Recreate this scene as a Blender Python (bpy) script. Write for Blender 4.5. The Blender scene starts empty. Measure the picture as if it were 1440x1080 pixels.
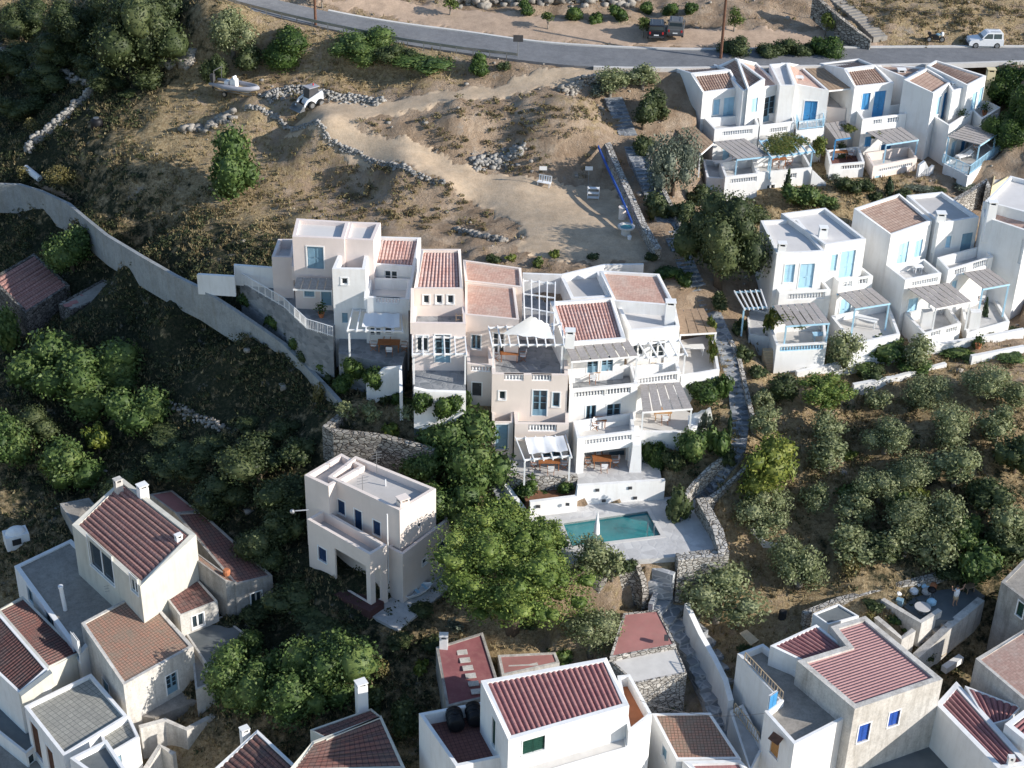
import bpy, math, random
import numpy as np
from mathutils import Vector, Matrix, noise
R=math.radians
random.seed(7); RNG=np.random.default_rng(11)
SC=bpy.context.scene; COL=SC.collection
# ------------------------------------------------------------------ camera
FOC=2300.0; CH=80.0; TH=R(31); RO=R(1.45)
_F=Vector((0,math.cos(TH),-math.sin(TH))); _U0=Vector((0,math.sin(TH),math.cos(TH))); _R0=Vector((1,0,0))
_R=_R0*math.cos(RO)+_U0*math.sin(RO); _U=_U0*math.cos(RO)-_R0*math.sin(RO)
CAM=Vector((0,0,CH))
def ray(x,y): return _F+_R*((x-720)/FOC)-_U*((y-540)/FOC)
def P(x,y,z):
    d=ray(x,y); return CAM+d*((z-CH)/d.z)
def px_of(p):
    v=Vector(p)-CAM; w=v.dot(_F); return 720+FOC*v.dot(_R)/w, 540-FOC*v.dot(_U)/w
def zt(b,z0,y):
    "height of the top that shows at image row y above base pixel b standing at z0"
    p=P(b[0],b[1],z0); lo,hi=z0,z0+20
    for _ in range(40):
        m=(lo+hi)/2
        if px_of((p.x,p.y,m))[1]>y: lo=m
        else: hi=m
    return lo
cd=bpy.data.cameras.new('camera'); cam=bpy.data.objects.new('camera',cd); COL.objects.link(cam)
cd.sensor_width=36; cd.lens=36*FOC/1440; cd.clip_end=3000; cd.clip_start=1
cam.matrix_world=Matrix(((_R.x,_U.x,-_F.x,0),(_R.y,_U.y,-_F.y,0),(_R.z,_U.z,-_F.z,CH),(0,0,0,1)))
SC.camera=cam
# ------------------------------------------------------------------ light
SEL,SAZ=R(23.5),R(17)
SUN=Vector((math.cos(SEL)*math.cos(SAZ),-math.cos(SEL)*math.sin(SAZ),math.sin(SEL)))
ld=bpy.data.lights.new('sun','SUN'); ld.energy=4.9; ld.angle=R(.5); ld.color=(1,.94,.86)
lo_=bpy.data.objects.new('sun',ld); COL.objects.link(lo_); lo_.rotation_euler=SUN.to_track_quat('Z','Y').to_euler(); lo_.location=(60,0,90)
W=bpy.data.worlds.new('World'); SC.world=W; W.use_nodes=True
nt=W.node_tree; bg=nt.nodes['Background']; sk=nt.nodes.new('ShaderNodeTexSky'); sk.sky_type='NISHITA'; sk.sun_disc=False
sk.sun_elevation=SEL; sk.sun_rotation=math.atan2(SUN.x,SUN.y); nt.links.new(sk.outputs[0],bg.inputs[0]); sk.ozone_density=2.0; sk.dust_density=.4; bg.inputs[1].default_value=.15
SC.view_settings.view_transform='Standard'; SC.view_settings.look='None'; SC.view_settings.exposure=0.38
# ------------------------------------------------------------------ materials
MATS={}
def nn(t,ty,**k):
    n=t.nodes.new(ty)
    for a,b in k.items():
        if a in n.inputs.keys(): n.inputs[a].default_value=b
        else: setattr(n,a,b)
    return n
def mixc(t,f,a,b,mode='MIX'):
    m=t.nodes.new('ShaderNodeMix'); m.data_type='RGBA'; m.blend_type=mode
    for i,v in ((0,f),(6,a),(7,b)):
        if hasattr(v,'is_output'): t.links.new(v,m.inputs[i])
        elif i==0: m.inputs[0].default_value=v
        else: m.inputs[i].default_value=tuple(v)+(1,)*(4-len(v))
    return m.outputs[2]
def ramp(t,v,pts):
    r=t.nodes.new('ShaderNodeValToRGB'); t.links.new(v,r.inputs[0]); e=r.color_ramp.elements
    e[0].position,e[0].color=pts[0][0],tuple(pts[0][1])+(1,); e[1].position,e[1].color=pts[-1][0],tuple(pts[-1][1])+(1,)
    for p,c in pts[1:-1]:
        q=e.new(p); q.color=tuple(c)+(1,)
    return r.outputs[0]
def gray(a): return (a,a,a)
def base(name,rough=.8,spec=.25):
    m=bpy.data.materials.new(name); m.use_nodes=True; t=m.node_tree; b=t.nodes['Principled BSDF']
    b.inputs['Roughness'].default_value=rough; b.inputs['Specular IOR Level'].default_value=spec
    g=nn(t,'ShaderNodeNewGeometry'); return m,t,b,g.outputs['Position']
def noi(t,pos,s,det=4,rough=.6,stretch=None):
    if stretch:
        mp=nn(t,'ShaderNodeMapping'); mp.inputs['Scale'].default_value=stretch; t.links.new(pos,mp.inputs[0]); pos=mp.outputs[0]
    n=nn(t,'ShaderNodeTexNoise',Scale=s,Detail=det,Roughness=rough); t.links.new(pos,n.inputs['Vector']); return n.outputs[0]
def bump(t,b,h,st,d=.05):
    n=nn(t,'ShaderNodeBump',Strength=st,Distance=d); t.links.new(h,n.inputs['Height']); t.links.new(n.outputs[0],b.inputs['Normal'])
def plain(name,c,rough=.7,var=.12,s=1.5,metal=0,dirt=0,dirtc=(.12,.1,.08),bs=0,spec=.25):
    if name in MATS: return MATS[name]
    m,t,b,pos=base(name,rough,spec); n=noi(t,pos,s)
    lo=tuple(x*(1-var) for x in c); hi=tuple(min(1,x*(1+var)) for x in c)
    col=ramp(t,n,[(.3,lo),(.7,hi)])
    if dirt:
        d=noi(t,pos,1.1,6,.7,(1.6,1.6,.25)); col=mixc(t,ramp(t,d,[(.48,gray(0)),(.78,gray(dirt))]),col,dirtc)
        d2=noi(t,pos,.35,5,.7); col=mixc(t,ramp(t,d2,[(.5,gray(0)),(.75,gray(dirt*.6))]),col,dirtc)
    if bs>=.3:
        col=mixc(t,.55,col,ramp(t,noi(t,pos,7,6,.8),[(.32,gray(.45)),(.5,gray(.9)),(.68,gray(1))]),'MULTIPLY')
        col=mixc(t,.5,col,ramp(t,noi(t,pos,1.3,7,.8),[(.35,gray(.6)),(.6,gray(1))]),'MULTIPLY')
    t.links.new(col,b.inputs['Base Color']); b.inputs['Metallic'].default_value=metal
    if bs: bump(t,b,noi(t,pos,s*12,3),bs,.03)
    MATS[name]=m; return m
def uvpos(t):
    u=nn(t,'ShaderNodeUVMap'); return u.outputs[0]
def tilemat(name,c1,c2,dark,moss=(.12,.1,.08),mossa=.3,rowh=.36,w=.3,mort=.02,rib=0):
    "clay tiles: UV in metres, v runs up the slope"
    if name in MATS: return MATS[name]
    m,t,b,pos=base(name,.85,.2); uv=uvpos(t)
    br=nn(t,'ShaderNodeTexBrick'); br.offset=0.0; br.inputs['Scale'].default_value=1
    br.inputs['Brick Width'].default_value=w; br.inputs['Row Height'].default_value=rowh; br.inputs['Mortar Size'].default_value=mort
    br.inputs['Color1'].default_value=c1+(1,); br.inputs['Color2'].default_value=c2+(1,); br.inputs['Mortar'].default_value=dark+(1,)
    t.links.new(uv,br.inputs['Vector'])
    n=noi(t,pos,.6,6,.7); col=mixc(t,ramp(t,n,[(.45,gray(0)),(.7,gray(mossa))]),br.outputs[0],moss)
    n2=noi(t,pos,6,3,.7); col=mixc(t,.35,col,ramp(t,n2,[(.3,gray(.25)),(.7,gray(1))]),'MULTIPLY')
    if rib:
        sx=nn(t,'ShaderNodeSeparateXYZ'); t.links.new(uv,sx.inputs[0]); mu=nn(t,'ShaderNodeMath',operation='MULTIPLY'); t.links.new(sx.outputs[1],mu.inputs[0]); mu.inputs[1].default_value=6.2832/rib
        si=nn(t,'ShaderNodeMath',operation='SINE'); t.links.new(mu.outputs[0],si.inputs[0]); ab=nn(t,'ShaderNodeMath',operation='ABSOLUTE'); t.links.new(si.outputs[0],ab.inputs[0])
        t.links.new(col,b.inputs['Base Color']); bump(t,b,ab.outputs[0],1.0,.08); MATS[name]=m; return m
    t.links.new(col,b.inputs['Base Color']); bump(t,b,br.outputs['Fac'],-.5,.03); MATS[name]=m; return m
def stonemat(name,c1,c2,mor,s=2.2,bs=1.0):
    if name in MATS: return MATS[name]
    m,t,b,pos=base(name,.95,.15)
    v=nn(t,'ShaderNodeTexVoronoi',Scale=s); mp=nn(t,'ShaderNodeMapping'); mp.inputs['Scale'].default_value=(1,1,1.7)
    nz=nn(t,'ShaderNodeTexNoise',Scale=1.5); t.links.new(pos,nz.inputs['Vector'])
    ad=nn(t,'ShaderNodeVectorMath',operation='ADD'); t.links.new(pos,ad.inputs[0])
    sc=nn(t,'ShaderNodeVectorMath',operation='SCALE'); t.links.new(nz.outputs[1],sc.inputs[0]); sc.inputs['Scale'].default_value=.3; t.links.new(sc.outputs[0],ad.inputs[1])
    t.links.new(ad.outputs[0],mp.inputs[0]); t.links.new(mp.outputs[0],v.inputs['Vector'])
    v2=nn(t,'ShaderNodeTexVoronoi',Scale=s,feature='DISTANCE_TO_EDGE'); t.links.new(mp.outputs[0],v2.inputs['Vector'])
    sep=nn(t,'ShaderNodeSeparateColor'); t.links.new(v.outputs['Color'],sep.inputs[0])
    col=ramp(t,sep.outputs[0],[(0,c1),(.55,tuple((a+b_)/2 for a,b_ in zip(c1,c2))),(1,c2)])
    col=mixc(t,ramp(t,v2.outputs[0],[(.02,gray(1)),(.09,gray(0))]),col,mor)
    n=noi(t,pos,.5,6,.7); col=mixc(t,.5,col,ramp(t,n,[(.3,gray(.5)),(.7,gray(1))]),'MULTIPLY')
    t.links.new(col,b.inputs['Base Color']); bump(t,b,ramp(t,v2.outputs[0],[(0,gray(0)),(.12,gray(1))]),bs,.06); MATS[name]=m; return m
def leafmat(name,c1,c2,c3,rough=.55,trans=.25):
    if name in MATS: return MATS[name]
    m,t,b,pos=base(name,rough,.3); g=nn(t,'ShaderNodeNewGeometry')
    col=ramp(t,g.outputs['Random Per Island'],[(0,c1),(.6,c2),(1,c3)])
    n=noi(t,pos,.9,3); col=mixc(t,.45,col,ramp(t,n,[(.35,gray(.55)),(.65,gray(1))]),'MULTIPLY')
    t.links.new(col,b.inputs['Base Color'])
    if trans:
        tr=nn(t,'ShaderNodeBsdfTranslucent'); t.links.new(col,tr.inputs[0]); mx=nn(t,'ShaderNodeMixShader'); mx.inputs[0].default_value=trans
        out=t.nodes['Material Output']; t.links.new(b.outputs[0],mx.inputs[1]); t.links.new(tr.outputs[0],mx.inputs[2]); t.links.new(mx.outputs[0],out.inputs[0])
    MATS[name]=m; return m
# ------------------------------------------------------------------ mesh builder
class MB:
    def __init__(s): s.v=[];s.f=[];s.uv=[]
    def add(s,vs,fs,uvs=None):
        o=len(s.v); s.v+=[tuple(x) for x in vs]
        for i,f in enumerate(fs):
            s.f.append(tuple(o+a for a in f)); s.uv.append(uvs[i] if uvs else None)
        return s
    def quad(s,a,b,c,d,uv=None): return s.add([a,b,c,d],[(0,1,2,3)],[uv] if uv else None)
    def obox(s,o,a,b,c):
        "box from corner o with edge vectors a,b,c"
        o,a,b,c=map(Vector,(o,a,b,c)); v=[o,o+a,o+a+b,o+b,o+c,o+a+c,o+a+b+c,o+b+c]
        fs=[(0,3,2,1),(4,5,6,7),(0,1,5,4),(1,2,6,5),(2,3,7,6),(3,0,4,7)]
        if a.cross(b).dot(c)<0: fs=[f[::-1] for f in fs]
        return s.add(v,fs)
    def cbox(s,c,sx,sy,sz,rot=0):
        "box centred at c in xy, standing on c.z"
        ca,sa=math.cos(rot),math.sin(rot); a=Vector((ca*sx,sa*sx,0)); b=Vector((-sa*sy,ca*sy,0))
        return s.obox(Vector(c)-a/2-b/2,a,b,(0,0,sz))
    def bar(s,p,q,w=.1,h=.1):
        p,q=Vector(p),Vector(q); d=(q-p); 
        if d.length<1e-6: return s
        n=d.normalized(); r=n.cross(Vector((0,0,1)))
        if r.length<.01: r=Vector((1,0,0))
        r.normalize(); u=r.cross(n).normalized()
        return s.obox(p-r*w/2-u*h/2,d,r*w,u*h)
    def tube(s,pts,rad,n=6,cap=True):
        pts=[Vector(p) for p in pts]; rad=rad if isinstance(rad,(list,tuple)) else [rad]*len(pts); vs=[];fs=[]
        for i,p in enumerate(pts):
            d=(pts[min(i+1,len(pts)-1)]-pts[max(i-1,0)]).normalized(); r=d.cross(Vector((.13,.21,1)).normalized())
            if r.length<.05: r=d.cross(Vector((1,0,0)))
            r.normalize(); u=d.cross(r)
            for k in range(n):
                a=2*math.pi*k/n; vs.append(p+(r*math.cos(a)+u*math.sin(a))*rad[i])
        for i in range(len(pts)-1):
            for k in range(n): fs.append((i*n+k,i*n+(k+1)%n,(i+1)*n+(k+1)%n,(i+1)*n+k))
        if cap: fs+= [tuple(range(n))[::-1],tuple(range((len(pts)-1)*n,len(pts)*n))]
        return s.add(vs,fs)
    def prism(s,poly,z0,z1):
        "poly: CCW xy list; z1 a number or one per corner"
        n=len(poly); z1=z1 if isinstance(z1,(list,tuple)) else [z1]*n; z0=z0 if isinstance(z0,(list,tuple)) else [z0]*n
        v=[(p[0],p[1],z0[i]) for i,p in enumerate(poly)]+[(p[0],p[1],z1[i]) for i,p in enumerate(poly)]
        return s.add(v,[tuple(range(n))[::-1],tuple(range(n,2*n))]+[(i,(i+1)%n,n+(i+1)%n,n+i) for i in range(n)])
    def slab(s,pts,nrm,t):
        "planar polygon pts thickened by t along nrm"
        n=len(pts); a=[Vector(p) for p in pts]; q=[p+Vector(nrm)*t for p in a]
        return s.add(a+q,[tuple(range(n))[::-1],tuple(range(n,2*n))]+[(i,(i+1)%n,n+(i+1)%n,n+i) for i in range(n)])
    def sphere(s,c,rx,ry=None,rz=None,seg=10,rings=6,rot=0):
        ry=ry or rx; rz=rz or rx; vs=[];fs=[]
        for i in range(rings+1):
            th=math.pi*i/rings
            for k in range(seg):
                a=2*math.pi*k/seg; x,y=rx*math.sin(th)*math.cos(a),ry*math.sin(th)*math.sin(a)
                vs.append((c[0]+x*math.cos(rot)-y*math.sin(rot),c[1]+x*math.sin(rot)+y*math.cos(rot),c[2]+rz*math.cos(th)))
        for i in range(rings):
            for k in range(seg): fs.append((i*seg+k,(i+1)*seg+k,(i+1)*seg+(k+1)%seg,i*seg+(k+1)%seg))
        return s.add(vs,fs)
    def lathe(s,c,prof,n=12):
        vs=[];fs=[]
        for r,z in prof:
            for k in range(n):
                a=2*math.pi*k/n; vs.append((c[0]+r*math.cos(a),c[1]+r*math.sin(a),c[2]+z))
        for i in range(len(prof)-1):
            for k in range(n): fs.append((i*n+k,i*n+(k+1)%n,(i+1)*n+(k+1)%n,(i+1)*n+k))
        fs.append(tuple(range((len(prof)-1)*n,len(prof)*n))); fs.append(tuple(range(n))[::-1])
        return s.add(vs,fs)
def npmesh(name,V,F,mat=None,smooth=False,uv=None):
    V=np.asarray(V,dtype=np.float32); F=np.asarray(F,dtype=np.int32); k=F.shape[1]
    me=bpy.data.meshes.new(name); me.vertices.add(len(V)); me.vertices.foreach_set('co',V.ravel())
    me.loops.add(F.size); me.loops.foreach_set('vertex_index',F.ravel()); me.polygons.add(len(F))
    me.polygons.foreach_set('loop_start',np.arange(0,F.size,k,dtype=np.int32)); me.polygons.foreach_set('loop_total',np.full(len(F),k,dtype=np.int32))
    if smooth: me.polygons.foreach_set('use_smooth',np.ones(len(F),dtype=bool))
    if uv is not None:
        l=me.uv_layers.new(name='UVMap'); l.data.foreach_set('uv',np.asarray(uv,dtype=np.float32).ravel())
    me.update(calc_edges=True)
    if mat: me.materials.append(mat)
    return me
def rootof(p):
    while p and p.parent: p=p.parent
    return p
def obj(name,mb,mat,parent=None,smooth=False,at=None):
    rt=rootof(parent); off=rt.location if rt else Vector(at or (0,0,0))
    me=bpy.data.meshes.new(name)
    me.from_pydata([(a-off[0],b-off[1],c-off[2]) for a,b,c in mb.v],[],mb.f)
    if any(u is not None for u in mb.uv):
        l=me.uv_layers.new(name='UVMap'); i=0; dat=l.data
        for f,u in zip(mb.f,mb.uv):
            for k in range(len(f)):
                if u: dat[i].uv=u[k]
                i+=1
    me.materials.append(mat)
    if smooth: me.polygons.foreach_set('use_smooth',[True]*len(me.polygons))
    o=bpy.data.objects.new(name,me); COL.objects.link(o)
    if parent: o.parent=parent
    else: o.location=off
    return o
def tag(o,label=None,cat=None,group=None,kind=None):
    if label: o['label']=label
    if cat: o['category']=cat
    if group: o['group']=group
    if kind: o['kind']=kind
    return o
def thing(name,label,cat,loc,group=None,rot=0):
    o=bpy.data.objects.new(name,None); COL.objects.link(o); o.location=Vector(loc); o.rotation_euler=(0,0,rot); o.empty_display_size=.3
    return tag(o,label,cat,group)
# ------------------------------------------------------------------ terrain
CP=[(330,0,26),(450,30,24.4),(620,55,23.4),(800,75,23),(960,85,23),(1200,80,23),(1440,75,23.2),(400,-40,26.5),
(600,15,24),(900,50,23.5),(1050,50,23.6),(1190,55,23.6),(1200,25,24.2),(1300,30,24.4),(1440,20,24.3),(700,0,24.4),(900,5,24.4),(1100,-40,26.5),(700,-60,26),(200,-60,23),(1440,-80,26),(1000,-5,24.8),
(560,95,21.3),(330,115,19.6),(430,145,20),(250,60,21.5),(200,20,21.5),(100,60,18),(0,0,18),(0,100,14),(640,105,21.7),(500,110,20.6),(400,95,20.8),
(860,100,22.5),(700,140,21.2),(560,150,20.5),(480,160,20.1),(520,190,19.2),(620,225,18),(720,270,17.2),(800,300,17),(900,330,16.9),(860,350,16.8),(760,340,16.8),(880,300,17),(800,268,17),(860,262,17),
(640,180,20.4),(740,150,21.4),(740,200,19.6),(700,225,17.9),(800,180,21),(860,230,18.2),(790,235,18.2),(840,170,21),
(400,200,17),(450,235,16.4),(520,265,16),(600,295,16),(660,300,15.9),(560,335,15.7),(700,345,16.3),(640,335,15.9),(740,365,16.2),(900,375,16.2),(620,252,17.9),(560,232,18.3),(450,180,19.8),(360,155,19.3),
(330,170,18.3),(230,130,18.3),(150,130,17),(60,150,13),(60,60,16),(230,200,16.3),(330,240,15.3),(240,260,14.6),(130,220,14.3),(130,260,12.4),(330,300,14.8),(240,330,13.3),(300,350,14),(380,340,15),(450,300,15.6),
(20,245,10.5),(120,290,12),(220,350,13),(290,385,13.6),(20,300,7.3),(100,330,7.8),(180,412,6.9),(262,462,9.4),(380,545,9),(430,590,8.6),(340,500,9),
(100,440,5.8),(0,480,4),(200,480,6.8),(300,560,7.5),(200,560,5),(100,600,2.8),(0,600,2),(300,640,5.5),(400,640,7),(0,700,0),(100,680,.5),(300,700,3.5),(400,720,4.2),
(350,400,13.5),(420,480,11.8),(480,520,11.3),(540,560,11),(560,540,11),(500,600,10.3),(600,600,10.3),(670,610,10.2),(500,660,7),(560,680,6.8),
(420,800,2.4),(440,840,2.2),(560,870,1.8),(640,810,2.6),(640,740,5),(520,900,.8),(400,880,-.3),(620,900,1),(500,1000,-.8),(700,880,2.3),(600,690,6.3),(700,700,6.6),(690,660,8),
(760,655,8.2),(850,670,8.2),(890,660,8.2),(860,740,6.6),(760,720,6.6),(950,740,6.6),(990,770,6.6),(800,770,6.2),(870,815,3.6),(870,850,2.8),(915,830,3.4),(960,880,1.8),(1010,960,0),(1040,1000,-1.2),(900,900,1.6),
(850,115,22),(870,180,20),(900,240,18.6),(930,310,17.3),(950,360,16),(985,430,14.5),(1022,500,12.8),(1035,560,11.3),(1045,620,9.7),(1010,680,8),(965,720,6.9),
(980,610,10),(940,620,9),(930,590,11),
(1090,560,10.6),(1150,590,10),(1300,550,10.8),(1440,560,11.3),(1440,480,12.3),(1250,500,11.5),(1100,650,8.3),(1250,650,8.6),(1400,650,9.3),(1080,740,5.8),(1250,750,6.3),(1400,750,6.8),(1030,780,4.8),(1100,850,3.3),(1250,830,4.4),(1400,790,5.3),(1060,890,2.3),(1000,850,2.9),
(1320,850,3.4),(1280,890,2.6),(1350,905,1.2),(1400,950,-.3),(1200,1060,-2.8),(1300,1040,-2.8),(1440,1060,-3.2),
(1000,1060,-2.8),(900,1000,-1.2),(800,1060,-3),(640,1060,-2.2),(560,1060,-2.2),
(300,900,-1),(350,950,-2),(250,1000,-3.5),(30,760,-1),(0,850,-4),(0,1080,-8),(150,1080,-6),(300,1070,-4.5),(420,1070,-3.2),
(1000,292,15.3),(1100,280,15.5),(1200,268,15.7),(1290,255,16),(1380,262,15.8),(1100,520,11.6),(1200,480,12),(1400,470,12.4),(1180,320,14.5),(1440,220,18),(1420,130,22),(940,170,20),
(800,848,3.4),(840,850,3.3),(885,844,3.2),(770,858,3.2),(730,830,3.8),(247,430,11.7),(173,370,10.9),(333,468,11.8),(373,493,11.2),(400,530,10.2),(433,560,9.6),(100,316,9.9),(60,294,9.2),(-200,300,6),(-200,600,0),(-200,0,20),(-200,1000,-10),(1640,100,24),(1640,500,12),(1640,900,1),(1640,1100,-4),(720,1300,-10),(200,1300,-14),(1200,1300,-9)]
_pts=[]
for x,y,z in CP:
    p=P(x,y,z); _pts.append((p.x,p.y,z))
_pts+=[(-220,330,60),(220,330,62),(0,330,64),(-180,20,-25),(180,20,-22),(0,15,-22),(-120,240,34),(120,240,38),(0,240,36)]
_A=np.array(_pts); _n=len(_A); _C=2.0
def _ker(dx,dy): return np.sqrt(dx*dx+dy*dy+_C*_C)
_K=_ker(_A[:,None,0]-_A[None,:,0],_A[:,None,1]-_A[None,:,1]); _K-= .12*np.eye(_n)*np.sign(1)
_Pm=np.c_[np.ones(_n),_A[:,:2]]; _M=np.block([[_K,_Pm],[_Pm.T,np.zeros((3,3))]])
_w=np.linalg.solve(_M,np.r_[_A[:,2],0,0,0])
def Hn(X,Y):
    out=np.empty(len(X))
    for i in range(0,len(X),20000):
        x=X[i:i+20000];y=Y[i:i+20000]
        out[i:i+20000]=_ker(x[:,None]-_A[None,:,0],y[:,None]-_A[None,:,1])@_w[:_n]+_w[_n]+_w[_n+1]*x+_w[_n+2]*y
    return out
def inpoly(X,Y,poly):
    c=np.zeros(len(X),bool); n=len(poly)
    for i in range(n):
        x1,y1=poly[i][:2];x2,y2=poly[(i+1)%n][:2]
        m=((y1>Y)!=(y2>Y)); 
        with np.errstate(divide='ignore',invalid='ignore'): xi=(x2-x1)*(Y-y1)/(y2-y1)+x1
        c^=m&(X<xi)
    return c
def HH(x,y): return float(Hn(np.array([x]),np.array([y]))[0])
def G(px,py,up=0.0):
    "point of the picture on the ground (or up metres above it)"
    d=ray(px,py); lo,hi=50.,330.
    ks=np.linspace(lo,hi,400); X=CAM.x+d.x*ks; Y=CAM.y+d.y*ks; Z=CAM.z+d.z*ks; h=Hn(X,Y)+up
    i=int(np.argmax(Z<h)); 
    if i==0: i=399
    a,b=ks[i-1],ks[i]
    for _ in range(25):
        m=(a+b)/2; q=CAM+d*m
        if q.z<HH(q.x,q.y)+up: b=m
        else: a=m
    q=CAM+d*b; return Vector((q.x,q.y,q.z-up))
# --- roads as draped strips
def strip(pts,n):
    "resample a polyline of vectors"
    L=[0]
    for a,b in zip(pts,pts[1:]): L.append(L[-1]+(b-a).length)
    out=[]
    for i in range(n):
        s=L[-1]*i/(n-1); k=max(j for j in range(len(L)) if L[j]<=s+1e-9); k=min(k,len(pts)-2)
        f=(s-L[k])/max(1e-6,L[k+1]-L[k]); out.append(pts[k].lerp(pts[k+1],f))
    return out
def smoothl(p,it=2):
    for _ in range(it):
        q=[p[0]]
        for a,b in zip(p,p[1:]): q+= [a.lerp(b,.25),a.lerp(b,.75)]
        q.append(p[-1]); p=q
    return p
ROADZ=lambda x: None
up_=[(340,-12,26.2),(400,2,25),(480,21,24.1),(565,35,23.6),(647,45,23.3),(720,56,23.1),(780,63,23),(870,68,23),(960,71,23),(1080,70,23),(1193,68,23),(1320,67,23),(1440,67,23.1),(1560,66,23.2)]
dn_=[(290,-4,26.2),(340,12,25),(447,37,24.1),(510,50,23.6),(568,62,23.3),(650,74,23.1),(730,84,23),(820,94,23),(920,96,23),(1060,94,23),(1193,92,23),(1320,90,23),(1440,86,23.1),(1560,84,23.2)]
rU=strip(smoothl([P(*p) for p in up_]),120); rD=strip(smoothl([P(*p) for p in dn_]),120)
roadpoly=[(p.x,p.y) for p in rU]+[(p.x,p.y) for p in rD[::-1]]
tU=[(905,97,22.7),(830,99,22.3),(760,110,21.9),(690,125,21.3),(600,133,20.9),(540,140,20.6),(470,140,20.3),(440,148,20.2),(410,150,20)]
tD=[(850,110,22.3),(760,125,21.9),(690,140,21.2),(620,150,20.8),(560,157,20.5),(515,165,20.1),(505,180,19.6),(530,190,19.3),(600,212,18.4),(650,232,17.9),(700,243,17.6),(760,256,17.1)]
GRAV=[P(*p) for p in [(905,97,22.7),(830,99,22.3),(760,110,21.9),(690,125,21.3),(600,133,20.9),(540,140,20.6),(470,142,20.3),(430,150,20.1),(400,158,19.9),(450,182,19.7),(520,212,18.9),(570,232,18.3),(630,258,17.6),(690,285,17.1),(740,320,17),(725,352,16.7),(800,366,16.7),(905,366,16.6),(925,350,16.6),(905,322,16.9),(885,292,17),(860,265,17),(770,258,17.1),(700,243,17.6),(650,232,17.9),(600,212,18.4),(530,190,19.3),(505,178,19.7),(515,165,20.1),(560,157,20.5),(620,150,20.8),(690,140,21.2),(760,125,21.9),(850,112,22.3),(905,106,22.7)]]
PARK=[P(*p) for p in [(430,-5,25.4),(520,14,24.3),(640,35,23.8),(780,55,23.3),(960,64,23.2),(1190,62,23.2),(1260,60,23.4),(1180,30,24.8),(1060,30,24.6),(900,34,24),(700,10,24.6),(560,-12,25.5)]]
flatz=[GRAV,PARK]
xs=np.concatenate([np.arange(-320,-75,12.),np.arange(-75,85,.55),np.arange(85,330,12.)])
ys=np.concatenate([np.arange(-20,62,10.),np.arange(62,205,.55),np.arange(205,460,10.)])
GX,GY=np.meshgrid(xs,ys); X=GX.ravel(); Y=GY.ravel(); Z=Hn(X,Y)
amp=np.ones(len(X)); cov=np.zeros(len(X))
for pl in flatz: amp[inpoly(X,Y,[(p.x,p.y) for p in pl])]=.12
inr=inpoly(X,Y,roadpoly)
# coverage control: how much green scrub, also darkened in place of shade (1), straw (0.5) or bare soil (0)
CV=[(100,60,1,14),(40,120,.9,9),(20,180,.9,8),(60,330,1.2,9),(150,440,1.1,9),(280,480,1.1,9),(370,560,1.1,8),(130,380,1.2,8),(30,200,1.2,8),(30,130,1.2,9),(200,60,1.1,8),(300,60,.6,6),(220,470,.85,9),(330,520,.9,9),(200,600,.9,12),(60,560,1,12),(340,660,1,10),(440,720,1,8),(380,800,1,8),(560,980,.9,9),(420,880,1,8),(600,660,.9,6),(250,700,1,9),(60,700,.8,8),
(480,860,.9,6),(700,890,.5,6),(1180,600,.5,9),(1350,620,.5,9),(1120,600,.5,6),(1300,560,.5,6),(1080,870,.55,7),(1180,850,.45,5),(1120,680,.5,8),(1300,740,.95,9),(1220,770,.9,5),(1400,700,.9,7),(1330,680,.7,5),(1380,930,.8,6),(520,590,.3,4),(500,75,.7,5),(600,90,.6,4),(1300,20,.5,8),(1400,10,.5,8),(820,150,.4,3),(480,260,.35,4),(180,290,.7,6),(250,300,.6,5),(100,230,.7,5),(330,190,.45,5),(200,230,.5,6),(300,240,.5,6),(390,230,.4,4),(560,290,.3,5),(1200,265,.7,6),(1100,285,.7,5),(980,620,.9,5),(1040,780,.45,5),(1400,780,.8,6),(330,620,.8,8)]
wsum=np.full(len(X),.3)
for cx,cy,c,r in CV:
    p=G(cx,cy); w=np.exp(-((X-p.x)**2+(Y-p.y)**2)/(r*r)); cov+=w*c; wsum+=w
cov/=wsum
nz=np.array([noise.fractal(Vector((x*.16,y*.16,3.1)),1.0,2.1,5)+.55*noise.fractal(Vector((x*.6,y*.6,1.7)),1.0,2.0,3) if (-80<x<90 and 55<y<210) else 0 for x,y in zip(X,Y)])
Z=Z+nz*.58*amp
_rc=np.array([[(a.x+b.x)/2,(a.y+b.y)/2,(a.z+b.z)/2,(a-b).length/2] for a,b in zip(rU,rD)])
_m=np.where((X>-75)&(X<85)&(Y>140)&(Y<200))[0]
for q in np.array_split(_m,20):
    d=np.hypot(X[q][:,None]-_rc[None,:,0],Y[q][:,None]-_rc[None,:,1]); k=d.argmin(1); e=d[np.arange(len(q)),k]-_rc[k,3]
    w=np.clip(1-(e-.6)/3.0,0,1); tz=_rc[k,2]-np.where(e<.4,.3,.02); Z[q]=Z[q]*(1-w)+tz*w
CARVE=[]
def carve(pts,z):
    "level the ground under a paved floor; pts (px,py)"
    w=[P(x,y,z) for x,y in pts]; m=inpoly(X,Y,[(p.x,p.y) for p in w]); Z[m]=z-.45
carve([(690,745),(740,700),(940,690),(1000,695),(1022,775),(950,790),(890,800),(840,812),(740,800)],6.6)
carve([(985,262),(1160,262),(1300,245),(1405,235),(1420,190),(1330,150),(1150,160),(975,172)],16.4)
carve([(1048,480),(1085,526),(1440,472),(1440,405),(1260,425),(1060,448)],12.0)
carve([(946,538),(1014,530),(1004,464),(946,474)],12.45)
carve([(876,612),(976,612),(996,588),(955,565),(880,575)],10.3)
carve([(516,872),(560,894),(655,818),(614,782),(545,838)],2.15)
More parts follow.
